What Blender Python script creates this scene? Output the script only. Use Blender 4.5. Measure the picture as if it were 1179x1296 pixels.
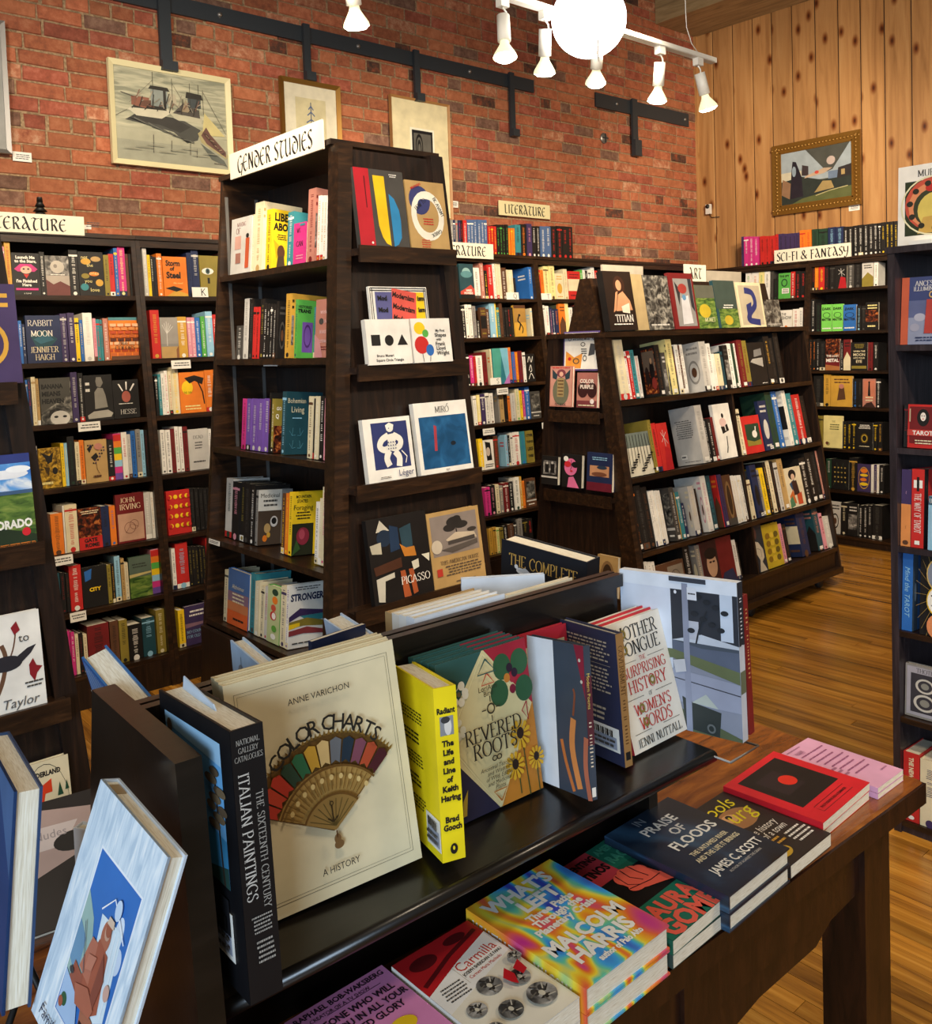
import bpy, math, random
from mathutils import Vector, Matrix
R = math.radians
rnd = random.Random(7)
C = bpy.context.scene.collection
for o in list(bpy.data.objects): bpy.data.objects.remove(o)
# ------------------------------------------------------------------ camera
cd = bpy.data.cameras.new('camera'); cam = bpy.data.objects.new('camera', cd); C.objects.link(cam)
bpy.context.scene.camera = cam
F, PX, PY, CH = 1143.71, 589.5, 485.37, 1.6
YAW, PITCH, ROLL = R(48.8587), R(2.6669), R(1.9508)
fw = Vector((math.cos(PITCH)*math.cos(YAW), math.cos(PITCH)*math.sin(YAW), -math.sin(PITCH)))
rt = Vector((math.sin(YAW), -math.cos(YAW), 0)); dn = fw.cross(rt)
r2 = math.cos(ROLL)*rt + math.sin(ROLL)*dn; d2 = -math.sin(ROLL)*rt + math.cos(ROLL)*dn
M = Matrix((r2, -d2, -fw)).transposed().to_4x4(); M.translation = (0, 0, CH)
cam.matrix_world = M
cd.sensor_fit = 'HORIZONTAL'; cd.sensor_width = 36; cd.lens = 36*F/1179
cd.shift_x = (589.5-PX)/1179; cd.shift_y = (PY-648)/1179
cd.clip_start = .02; cd.clip_end = 60
# ------------------------------------------------------------------ light
sc = bpy.context.scene
sc.view_settings.view_transform = 'Standard'; sc.view_settings.look = 'None'
sc.view_settings.gamma = 1; sc.view_settings.use_curve_mapping = False
sc.view_settings.exposure = 0.22
w = bpy.data.worlds.new('world'); sc.world = w; w.use_nodes = True
w.node_tree.nodes['Background'].inputs[0].default_value = (1.0, .86, .68, 1)
w.node_tree.nodes['Background'].inputs[1].default_value = .15
def area(name, loc, tgt, sx, sy, power, col):
    l = bpy.data.lights.new(name, 'AREA'); l.shape = 'RECTANGLE'; l.size = sx; l.size_y = sy
    l.energy = power; l.color = col
    o = bpy.data.objects.new(name, l); C.objects.link(o); o.location = loc
    o.rotation_euler = (Vector(tgt)-Vector(loc)).to_track_quat('-Z', 'Y').to_euler(); return o
def spot(name, loc, tgt, power, col, ang=80, blend=.6, rad=.05):
    l = bpy.data.lights.new(name, 'SPOT'); l.energy = power; l.color = col; l.spot_size = R(ang); l.spot_blend = blend
    l.shadow_soft_size = rad
    o = bpy.data.objects.new(name, l); C.objects.link(o); o.location = loc
    o.rotation_euler = (Vector(tgt)-Vector(loc)).to_track_quat('-Z', 'Y').to_euler(); return o
WARM = (1.0, .82, .60); COOL = (.62, .80, 1.0)
# the shop's front window behind and to the left of the camera, and unseen spots added as fill in place of its other ceiling lamps
area('shop_window_light', (-2.6, -1.6, 1.9), (.7, 1.1, 1.0), 2.2, 1.6, 135, COOL)
for i, (x, y, tx, ty, tz, p) in enumerate([(-.4, 1.9, 1.1, 4.7, 1.5, 165), (1.3, 2.3, 2.2, 4.7, 1.5, 165), (3.2, 2.5, 4.0, 4.7, 1.5, 175),
        (.2, .2, 1.0, 1.1, .8, 42), (1.6, -.9, 4.2, 2.9, .9, 210), (3.8, .9, 6.8, 3.4, 1.8, 330), (2.9, -.5, 2.6, 1.2, 0, 120), (4.4, 1.6, 4.2, 1.6, 0, 60), (5.0, 2.6, 6.8, 3.9, 2.3, 120), (.5, 1.1, 1.9, 2.6, 1.6, 110)]):
    spot('ceiling_fill_light', (x, y, 3.1), (tx, ty, tz), p, WARM, 95, .8, .12)
# ------------------------------------------------------------------ materials
PAL = dict(k='1b1918', w='ece8de', c='e0d3ae', r='c22a26', R='701c1e', o='e27a24', y='efc722', Y='ebdc94', g='55a848', G='24402e', b='2d69b4', B='202b4e',
    t='37848c', T='1f4650', l='8fbfd8', p='dc92a0', m='cb3480', u='6d4c9c', U='3f3159', n='5b3b27', a='b8965f', e='8c8882', E='484541', s='c8c4bc', q='ba7c6c',
    h='8b7b32', H='cc9c3c', L='7ad058', z='e8a0c0', j='4c6690')
NAME = dict(k='black', w='white', c='cream', r='red', R='dark red', o='orange', y='yellow', Y='pale yellow', g='green', G='dark green', b='blue', B='navy',
    t='teal', T='dark teal', l='light blue', p='pink', m='magenta', u='purple', U='dark purple', n='brown', a='tan', e='grey', E='dark grey', s='light grey', q='dusty pink',
    h='olive', H='golden', L='bright green', z='multicoloured', j='slate blue')
def lin(h):
    h = PAL.get(h, h); v = [int(h[i:i+2], 16)/255 for i in (0, 2, 4)]
    return tuple(((c+.055)/1.055)**2.4 if c > .04045 else c/12.92 for c in v)+(1,)
MATS = {}
def node_mat(name):
    m = bpy.data.materials.new(name); m.use_nodes = True
    return m, m.node_tree, m.node_tree.nodes['Principled BSDF']
def N(nt, t, **k):
    n = nt.nodes.new(t)
    for a, b in k.items():
        if a.startswith('i_'): n.inputs[a[2:].replace('_', ' ')].default_value = b
        else: setattr(n, a, b)
    return n
def ramp(nt, stops):
    r = N(nt, 'ShaderNodeValToRGB'); e = r.color_ramp.elements
    while len(e) < len(stops): e.new(.5)
    for x, (p, c) in zip(e, stops): x.position = p; x.color = lin(c) if isinstance(c, str) else c
    return r
def ink(c, rough=.45, var=.10):
    key = (c, rough, var)
    if key in MATS: return MATS[key]
    m, nt, b = node_mat('print_'+PAL.get(c, c)); col = lin(c)
    g = N(nt, 'ShaderNodeTexCoord'); n = N(nt, 'ShaderNodeTexNoise', i_Scale=14.0, i_Detail=3.0)
    nt.links.new(g.outputs['Object'], n.inputs['Vector'])
    d = tuple(x*(1-var) for x in col[:3])+(1,); u = tuple(min(1, x*(1+var)+.002) for x in col[:3])+(1,)
    r = ramp(nt, [(.3, d), (.7, u)]); nt.links.new(n.outputs[0], r.inputs[0]); nt.links.new(r.outputs[0], b.inputs['Base Color'])
    b.inputs['Roughness'].default_value = rough; b.inputs['Specular IOR Level'].default_value = .4
    MATS[key] = m; return m
def pages_mat():
    m, nt, b = node_mat('page_edges'); g = N(nt, 'ShaderNodeTexCoord')
    n = N(nt, 'ShaderNodeTexNoise', i_Scale=60.0, i_Detail=2.0); mp = N(nt, 'ShaderNodeMapping'); mp.inputs['Scale'].default_value = (1, 14, .6)
    nt.links.new(g.outputs['Object'], mp.inputs[0]); nt.links.new(mp.outputs[0], n.inputs['Vector'])
    r = ramp(nt, [(.3, 'd8cbb0'), (.5, 'ece2ca'), (.7, 'f5eedc')]); nt.links.new(n.outputs[0], r.inputs[0]); nt.links.new(r.outputs[0], b.inputs['Base Color'])
    bp = N(nt, 'ShaderNodeBump', i_Strength=.3, i_Distance=.001); nt.links.new(n.outputs[0], bp.inputs['Height']); nt.links.new(bp.outputs[0], b.inputs['Normal'])
    b.inputs['Roughness'].default_value = .8; return m
def wood(name, c0, c1, c2, scale=(1, 1, 1), rough=.35, dens=9.0, bump=.15, rand=0.0, coat=0.0):
    m, nt, b = node_mat(name); g = N(nt, 'ShaderNodeTexCoord'); mp = N(nt, 'ShaderNodeMapping'); mp.inputs['Scale'].default_value = scale
    nt.links.new(g.outputs['Object'], mp.inputs[0])
    if rand:
        oi = N(nt, 'ShaderNodeObjectInfo'); ml = N(nt, 'ShaderNodeMath', operation='MULTIPLY'); ml.inputs[1].default_value = 37.0
        nt.links.new(oi.outputs['Random'], ml.inputs[0]); nt.links.new(ml.outputs[0], mp.inputs['Location'])
    n = N(nt, 'ShaderNodeTexNoise', i_Scale=dens, i_Detail=6.0, i_Roughness=.62, i_Distortion=.6); nt.links.new(mp.outputs[0], n.inputs['Vector'])
    r = ramp(nt, [(.3, c0), (.52, c1), (.75, c2)]); nt.links.new(n.outputs[0], r.inputs[0]); out = r.outputs[0]
    if rand:
        hs = N(nt, 'ShaderNodeHueSaturation'); mr = N(nt, 'ShaderNodeMapRange'); mr.inputs['To Min'].default_value = 1-rand; mr.inputs['To Max'].default_value = 1+rand
        nt.links.new(oi.outputs['Random'], mr.inputs[0]); nt.links.new(mr.outputs[0], hs.inputs['Value']); nt.links.new(out, hs.inputs['Color']); out = hs.outputs[0]
    nt.links.new(out, b.inputs['Base Color'])
    bp = N(nt, 'ShaderNodeBump', i_Strength=bump, i_Distance=.004); nt.links.new(n.outputs[0], bp.inputs['Height']); nt.links.new(bp.outputs[0], b.inputs['Normal'])
    b.inputs['Roughness'].default_value = rough; b.inputs['Coat Weight'].default_value = coat; b.inputs['Coat Roughness'].default_value = .2
    return m
M_DARK = wood('dark_stained_oak', '100906', '21140d', '372215', (12, 12, .9), .42, 5.0)
M_SHELF = wood('dark_shelf_board', '150d08', '2b1a0d', '4a301b', (1.2, 9, 9), .38, 5.0)
M_RIGHT = wood('dark_greyish_shelf', '1b1518', '2e262a', '463c40', (12, 12, .9), .4, 5.0)
M_BLACKWD = wood('espresso_painted_wood', '0b0806', '130e0a', '1c1510', (1.2, 10, 10), .3, 5.0, .05, 0, .25)
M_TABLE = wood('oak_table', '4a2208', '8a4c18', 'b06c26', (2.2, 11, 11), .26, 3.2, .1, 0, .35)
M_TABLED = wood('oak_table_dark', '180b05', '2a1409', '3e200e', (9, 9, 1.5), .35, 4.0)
M_FLOOR = wood('floor_board', '6e4414', 'ac7426', 'cc9640', (12, .8, 12), .27, 2.4, .08, .33, .3)
M_PINE = wood('knotty_pine', '94683c', 'b28350', 'bf935f', (7, 7, .5), .5, 2.2, .12, .13)
M_CEIL = wood('ceiling_wood', '5c5648', '7c7462', '928a78', (2, 9, 9), .6, 4.0, .3)
M_BEAM = wood('beam_wood', '7c6848', 'a08860', 'b49c74', (9, 1, 9), .6, 3.0, .3)
M_PAGE = pages_mat()
def plain(name, c, rough=.5, metal=0, emit=0, ecol=None):
    m, nt, b = node_mat(name); b.inputs['Base Color'].default_value = lin(c); b.inputs['Roughness'].default_value = rough; b.inputs['Metallic'].default_value = metal
    n = N(nt, 'ShaderNodeTexNoise', i_Scale=40.0); bp = N(nt, 'ShaderNodeBump', i_Strength=.08, i_Distance=.002); nt.links.new(n.outputs[0], bp.inputs['Height']); nt.links.new(bp.outputs[0], b.inputs['Normal'])
    if emit: b.inputs['Emission Color'].default_value = ecol or (1, 1, 1, 1); b.inputs['Emission Strength'].default_value = emit
    return m
M_SIGN = plain('sign_board', 'efe8d2', .5); M_IVORY = plain('ivory_board', 'e0d6a8', .5); M_STEEL = plain('black_steel', '343a40', .5, .2)
M_WHITEM = plain('white_enamel', 'e4e0d6', .4); M_GLOBE = plain('lit_globe', 'ffffff', .4, 0, 9.0, (1, .96, .88, 1)); M_CARD = plain('white_card', 'e9e6dd', .6)
M_BULB = plain('lit_bulb', 'ffffff', .4, 0, 14, (1, .93, .74, 1)); M_GILT = plain('gilt_wood', '8a6428', .38, .55); M_METAL = plain('zinc_strip', '8d8a86', .4, .7)
M_ACR = None
def swirl_mat():
    m, nt, b = node_mat('swirling_rainbow'); g = N(nt, 'ShaderNodeTexCoord'); mp = N(nt, 'ShaderNodeMapping'); mp.inputs['Scale'].default_value = (7, 1, 3.2); mp.inputs['Rotation'].default_value = (0, R(38), 0)
    n = N(nt, 'ShaderNodeTexNoise', i_Scale=1.9, i_Detail=.6, i_Distortion=1.7)
    nt.links.new(g.outputs['Object'], mp.inputs[0]); nt.links.new(mp.outputs[0], n.inputs['Vector'])
    r = ramp(nt, [(.24, '6a3fa8'), (.34, 'c8388c'), (.42, 'e86a3c'), (.47, 'f0a828'), (.52, 'f0dc40'), (.57, '6cc8a0'), (.64, '44a4e4'), (.76, '4450c0')])
    nt.links.new(n.outputs[0], r.inputs[0]); nt.links.new(r.outputs[0], b.inputs['Base Color']); b.inputs['Roughness'].default_value = .3; return m
def streak_mat(name, stops, scale, dens=4.0, rough=.35, dist=1.0):
    m, nt, b = node_mat(name); g = N(nt, 'ShaderNodeTexCoord'); mp = N(nt, 'ShaderNodeMapping'); mp.inputs['Scale'].default_value = scale
    n = N(nt, 'ShaderNodeTexNoise', i_Scale=dens, i_Detail=5.0, i_Distortion=dist); nt.links.new(g.outputs['Object'], mp.inputs[0]); nt.links.new(mp.outputs[0], n.inputs['Vector'])
    r = ramp(nt, stops); nt.links.new(n.outputs[0], r.inputs[0]); nt.links.new(r.outputs[0], b.inputs['Base Color']); b.inputs['Roughness'].default_value = rough; return m
SPECIAL = dict(swirl=swirl_mat(), river=streak_mat('dark_river_streaks', [(.35, '0e1216'), (.5, '1c2c40'), (.6, '3a6080'), (.75, 'a8b8c0')], (1, 9, 1), 3.0),
    linen=streak_mat('pale_blue_linen', [(.35, 'b8ccdc'), (.55, 'd6e4ee'), (.7, 'eef4f6')], (26, 26, 4), 5.0, .7),
    sky=streak_mat('blue_sky_print', [(.4, '2f6fc4'), (.58, '5f9ede'), (.68, 'dfe8f0')], (5, 5, 9), 2.0), meadow=streak_mat('green_hill_print', [(.35, '2e4a22'), (.5, '5c7a34'), (.7, '8a9a4c')], (6, 6, 20), 3.0),
    fog=streak_mat('charcoal_wash', [(.35, '1a1a1a'), (.5, '55534e'), (.7, 'a8a498')], (8, 8, 8), 4.0), gold=streak_mat('dark_gold_print', [(.35, '3a2a0c'), (.5, '94701c'), (.7, 'd8b040')], (20, 20, 20), 3.0),
    embers=streak_mat('dark_ember_print', [(.4, '1c1210'), (.55, '6a2a16'), (.7, 'c87a3c')], (16, 16, 16), 3.0), wash=streak_mat('sea_wash', [(.35, '8a8c78'), (.55, 'b4b298'), (.75, 'cbc6a8')], (2, 2, 14), 3.0),
    bluewash=streak_mat('deep_blue_wash', [(.35, '16466c'), (.55, '1f5684'), (.75, '2c6a9a')], (4, 4, 4), 4.0), silver=streak_mat('grey_photo_print', [(.35, '3c3a38'), (.55, '8a8680'), (.75, 'd0ccc4')], (12, 12, 12), 3.0))
def mat(c, rough=None):
    if not isinstance(c, str): return c
    if c in SPECIAL: return SPECIAL[c]
    return ink(c, rough or .45)
# ------------------------------------------------------------------ mesh builder
class MB:
    def __init__(s): s.v = []; s.f = []; s.m = []; s.mats = []; s.sm = []
    def mi(s, m):
        m = mat(m)
        if m not in s.mats: s.mats.append(m)
        return s.mats.index(m)
    def add(s, vs, fs, m, smooth=False):
        b = len(s.v); s.v += [tuple(v) for v in vs]; i = s.mi(m)
        for f in fs: s.f.append([b+k for k in f]); s.m.append(i); s.sm.append(smooth)
        return s
    def hexa(s, p, m):   # 4 bottom ccw, 4 top ccw
        return s.add(p, [(3, 2, 1, 0), (4, 5, 6, 7), (0, 1, 5, 4), (1, 2, 6, 5), (2, 3, 7, 6), (3, 0, 4, 7)], m)
    def box(s, x0, x1, y0, y1, z0, z1, m):
        return s.hexa([(x0, y0, z0), (x1, y0, z0), (x1, y1, z0), (x0, y1, z0), (x0, y0, z1), (x1, y0, z1), (x1, y1, z1), (x0, y1, z1)], m)
    def prism(s, pts, vec, m):   # planar polygon pts extruded along vec
        n = len(pts); vec = Vector(vec); a = [Vector(p) for p in pts]
        return s.add(a+[p+vec for p in a], [tuple(range(n))[::-1], tuple(range(n, 2*n))]+[(i, (i+1) % n, n+(i+1) % n, n+i) for i in range(n)], m)
    def tube(s, pts, r, m, k=8):
        pts = [Vector(p) for p in pts]; rs = r if isinstance(r, (list, tuple)) else [r]*len(pts); vs = []; fs = []
        for i, p in enumerate(pts):
            d = (pts[min(i+1, len(pts)-1)]-pts[max(i-1, 0)]).normalized(); u = d.orthogonal().normalized() if abs(d.z) < .99 else Vector((1, 0, 0)); q = d.cross(u)
            if i and (u.dot(pu) < .5): u = (pu-d*pu.dot(d)).normalized(); q = d.cross(u)
            pu = u
            vs += [p+(u*math.cos(a*2*math.pi/k)+q*math.sin(a*2*math.pi/k))*rs[i] for a in range(k)]
        for i in range(len(pts)-1):
            for a in range(k): fs.append((i*k+a, i*k+(a+1) % k, (i+1)*k+(a+1) % k, (i+1)*k+a))
        fs += [tuple(range(k))[::-1], tuple(range((len(pts)-1)*k, len(pts)*k))]
        return s.add(vs, fs, m, True)
    def lathe(s, prof, c, m, k=20, axis=None):
        ax = Vector(axis or (0, 0, 1)).normalized(); u = ax.orthogonal().normalized(); q = ax.cross(u); c = Vector(c); vs = []; fs = []
        for r, h in prof: vs += [c+ax*h+(u*math.cos(a*2*math.pi/k)+q*math.sin(a*2*math.pi/k))*r for a in range(k)]
        for i in range(len(prof)-1):
            for a in range(k): fs.append((i*k+a, i*k+(a+1) % k, (i+1)*k+(a+1) % k, (i+1)*k+a))
        return s.add(vs, fs, m, True)
    def mesh(s, name):
        me = bpy.data.meshes.new(name); me.from_pydata(s.v, [], s.f)
        for m in s.mats: me.materials.append(m)
        me.polygons.foreach_set('material_index', s.m); me.polygons.foreach_set('use_smooth', s.sm); me.update(); return me
    def build(s, name, parent=None, **k):
        o = bpy.data.objects.new(name, s.mesh(name)); C.objects.link(o)
        if parent: o.parent = parent
        if k: tag(o, **k)
        return o
def tag(o, label=None, cat=None, group=None, kind=None):
    if label: o['label'] = label
    if cat: o['category'] = cat
    if group: o['group'] = group
    if kind: o['kind'] = kind
    return o
def thing(name, label, cat, loc=(0, 0, 0), rot=(0, 0, 0), group=None):
    o = bpy.data.objects.new(name, None); C.objects.link(o); o.location = loc; o.rotation_euler = rot; return tag(o, label, cat, group)
# ------------------------------------------------------------------ lettering
_tc = {}
def sans(s, bold=0.0, shear=0.0):
    key = (s, bold, shear)
    if key in _tc: return _tc[key]
    cu = bpy.data.curves.new('t', 'FONT'); cu.body = s; cu.size = 1; cu.offset = bold; cu.shear = shear; cu.resolution_u = 2; cu.fill_mode = 'FRONT'
    o = bpy.data.objects.new('t', cu); me = bpy.data.meshes.new_from_object(o)
    vs = [(v.co.x, v.co.y) for v in me.vertices]; fs = [tuple(p.vertices) for p in me.polygons]
    bpy.data.objects.remove(o); bpy.data.curves.remove(cu); bpy.data.meshes.remove(me)
    if not vs: vs = [(0, 0)]
    x0 = min(v[0] for v in vs); x1 = max(v[0] for v in vs)
    r = ([((v[0]-x0)/.73, v[1]/.73) for v in vs], fs, (x1-x0)/.73); _tc[key] = r; return r
# pen letters: strokes 'x,y x,y ...', a leading ~ makes the stroke a smooth curve
GS = {'A': (.74, '0,0 .36,1|.36,1 .72,0|.12,.35 .6,.35'), 'B': (.64, '.1,0 .1,1|~.1,1 .4,1 .55,.78 .38,.54 .1,.53|~.1,.53 .4,.53 .62,.28 .42,0 .1,0'), 'C': (.72, '~.68,.78 .55,.96 .38,1 .12,.82 .03,.5 .12,.18 .38,0 .56,.03 .7,.2'),
 'D': (.76, '.1,0 .1,1|~.1,1 .38,1 .64,.8 .72,.5 .64,.2 .38,0 .1,0'), 'E': (.6, '.1,0 .1,1|.1,1 .54,1 .54,.86|.1,.52 .42,.52|.1,0 .57,0 .57,.16'), 'F': (.56, '.1,0 .1,1|.1,1 .54,1 .54,.86|.1,.52 .42,.52'),
 'G': (.76, '~.68,.78 .55,.96 .38,1 .12,.82 .03,.5 .12,.18 .38,0 .56,.03 .68,.12|.68,.12 .68,.42|.5,.42 .76,.42'), 'H': (.76, '.1,0 .1,1|.66,0 .66,1|.1,.52 .66,.52'), 'I': (.24, '.12,0 .12,1'), 'J': (.36, '~.24,1 .24,.3 .2,.05 .02,0'),
 'K': (.7, '.1,0 .1,1|.62,1 .12,.45|.26,.58 .66,0'), 'L': (.56, '.1,0 .1,1|.1,0 .54,0 .54,.18'), 'M': (.88, '.1,0 .1,1|.1,1 .44,.1|.44,.1 .78,1|.78,1 .78,0'), 'N': (.76, '.1,0 .1,1|.1,1 .66,.02|.66,0 .66,1'),
 'O': (.8, '~.4,1 .13,.85 .03,.5 .13,.15 .4,0 .67,.15 .77,.5 .67,.85 .4,1'), 'P': (.6, '.1,0 .1,1|~.1,1 .4,1 .57,.77 .42,.5 .1,.48'), 'Q': (.8, '~.4,1 .13,.85 .03,.5 .13,.15 .4,0 .67,.15 .77,.5 .67,.85 .4,1|.45,.2 .75,-.15'),
 'R': (.68, '.1,0 .1,1|~.1,1 .4,1 .56,.77 .4,.52 .1,.5|.3,.5 .64,0'), 'S': (.56, '~.48,.82 .4,.98 .24,1 .08,.85 .1,.65 .4,.45 .5,.25 .4,.04 .22,0 .05,.18'), 'T': (.66, '.33,0 .33,1|.02,.84 .02,1 .64,1 .64,.84'),
 'U': (.74, '~.1,1 .1,.35 .18,.05 .38,0 .58,.06 .64,.35 .64,1'), 'V': (.72, '.02,1 .36,0|.36,0 .7,1'), 'W': (.98, '.02,1 .28,0|.28,0 .49,.9|.49,.9 .7,0|.7,0 .96,1'), 'X': (.68, '.04,1 .64,0|.62,1 .06,0'), 'Y': (.68, '.02,1 .34,.48|.66,1 .34,.48|.34,.48 .34,0'),
 'Z': (.62, '.06,.86 .06,1 .56,1 .06,0 .58,0 .58,.16'), "'": (.16, '.08,1 .06,.76'), '.': (.2, '.08,.04 .1,.0'), '-': (.4, '.05,.42 .35,.42'), '&': (.8, '~.75,.5 .5,.1 .28,0 .06,.15 .12,.4 .42,.62 .5,.85 .35,1 .2,.85 .3,.55 .75,0'), ' ': (.34, '')}
GU = {'L': (.52, '.12,1 .12,.05|~.12,.04 .3,.0 .5,.12|.0,.94 .14,1'), 'I': (.24, '.12,1 .12,0'), 'T': (.62, '~.0,.9 .15,1 .4,.94 .66,1|~.34,.95 .2,.6 .2,.2 .34,0 .52,.12'), 'E': (.58, '~.5,.9 .34,1 .12,.8 .04,.45 .14,.12 .34,0 .54,.14|.06,.52 .46,.56'),
 'R': (.64, '.14,1 .14,0|~.0,.86 .2,1 .44,.94 .48,.72 .26,.54|~.26,.54 .4,.3 .5,.06 .66,.06'), 'A': (.72, '~.1,.96 .26,1 .6,.04 .7,.04|~.36,.6 .12,.3 .14,.1 .32,.1 .5,.32'), 'U': (.74, '~.0,.9 .12,1 .1,.6 .12,.15 .3,0 .56,.2|.58,1 .58,.0'),
 'G': (.66, '~.56,.9 .36,1 .1,.76 .04,.4 .16,.08 .36,0 .5,.1|~.36,.46 .6,.5 .56,.2 .44,-.22'), 'N': (.72, '.12,0 .12,1|.12,1 .58,.04|.58,0 .58,1'), 'D': (.68, '~.1,1 .34,.92 .6,.6 .6,.24 .36,0 .12,.14 .06,.4 .2,.64 .42,.6'),
 'S': (.5, '~.46,.92 .3,1 .12,.86 .14,.68 .38,.42 .42,.18 .24,0 .02,.12'), 'C': (.6, '~.54,.9 .34,1 .1,.76 .04,.4 .16,.08 .36,0 .56,.12'), 'F': (.52, '.14,1 .14,-.1|.0,.96 .5,.98|.14,.52 .42,.54'), 'Y': (.62, '~.04,1 .1,.5 .3,.42 .5,.5|~.56,1 .52,.3 .3,-.22 .08,-.14'),
 'K': (.6, '.1,0 .1,1|.52,1 .12,.45|.22,.58 .56,0'), 'Q': GS['Q'], '&': GS['&'], '-': GS['-'], ' ': (.3, '')}
def smooth(p):
    out = []; n = len(p)
    for i in range(n-1):
        a, b, c, d = p[max(i-1, 0)], p[i], p[i+1], p[min(i+2, n-1)]
        for k in range(5):
            t = k/5; out.append(tuple(.5*(2*b[j]+(c[j]-a[j])*t+(2*a[j]-5*b[j]+4*c[j]-d[j])*t*t+(3*b[j]-a[j]-3*c[j]+d[j])*t**3) for j in (0, 1)))
    return out+[p[-1]]
def ribbon(p, a, b, th):
    vs = []; fs = []; n = len(p)
    for i in range(n):
        d = (p[min(i+1, n-1)][0]-p[max(i-1, 0)][0], p[min(i+1, n-1)][1]-p[max(i-1, 0)][1]); l = math.hypot(*d) or 1; nx, ny = -d[1]/l, d[0]/l
        ph = math.atan2(ny, nx)-th; h = math.sqrt((a*math.cos(ph))**2+(b*math.sin(ph))**2)
        vs += [(p[i][0]+nx*h, p[i][1]+ny*h), (p[i][0]-nx*h, p[i][1]-ny*h)]
        if i: fs.append((2*i-2, 2*i-1, 2*i+1, 2*i))
    return vs, fs
def pen(s, style='f'):
    key = (s, style)
    if key in _tc: return _tc[key]
    G = GU if style == 'u' else GS; a, b, th = {'u': (.085, .02, R(28)), 'f': (.066, .022, 0), 'F': (.09, .03, 0)}[style]
    x = 0; V = []; Fc = []
    for ch in s.upper():
        wd, st = G.get(ch, GS.get(ch, (.3, '')))
        for k in st.split('|'):
            if not k: continue
            sm = k[0] == '~'; p = [tuple(map(float, q.split(','))) for q in k.lstrip('~').split()]
            pp = smooth(p) if sm else p
            parts = [pp] if sm else [pp[i:i+2] for i in range(len(pp)-1)]
            if style in 'fF' and not sm and len(p) == 2 and abs(p[0][1]-p[1][1]) > .4:
                for q in p:
                    if q[1] in (0, 1): parts.append([(q[0]-.13, q[1]+(.018 if q[1] == 0 else -.018)), (q[0]+.13, q[1]+(.018 if q[1] == 0 else -.018))])
            for q in parts:
                vs, fs = ribbon(q, a, b, th); o = len(V); V += [(v[0]+x, v[1]) for v in vs]; Fc += [tuple(o+i for i in f) for f in fs]
        x += wd+(.1 if style != 'u' else .07)
    r = (V, Fc, max(x-.1, .1)); _tc[key] = r; return r
def glyphs(s, style):
    if style in 'uf' or style == 'F': return pen(s, style)
    if style == 'b': return sans(s, .022)
    if style == 'B': return sans(s, .045)
    if style == 'm': return sans(s, .008)
    if style == 'i': return sans(s, .0, .25)
    return sans(s)
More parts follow.
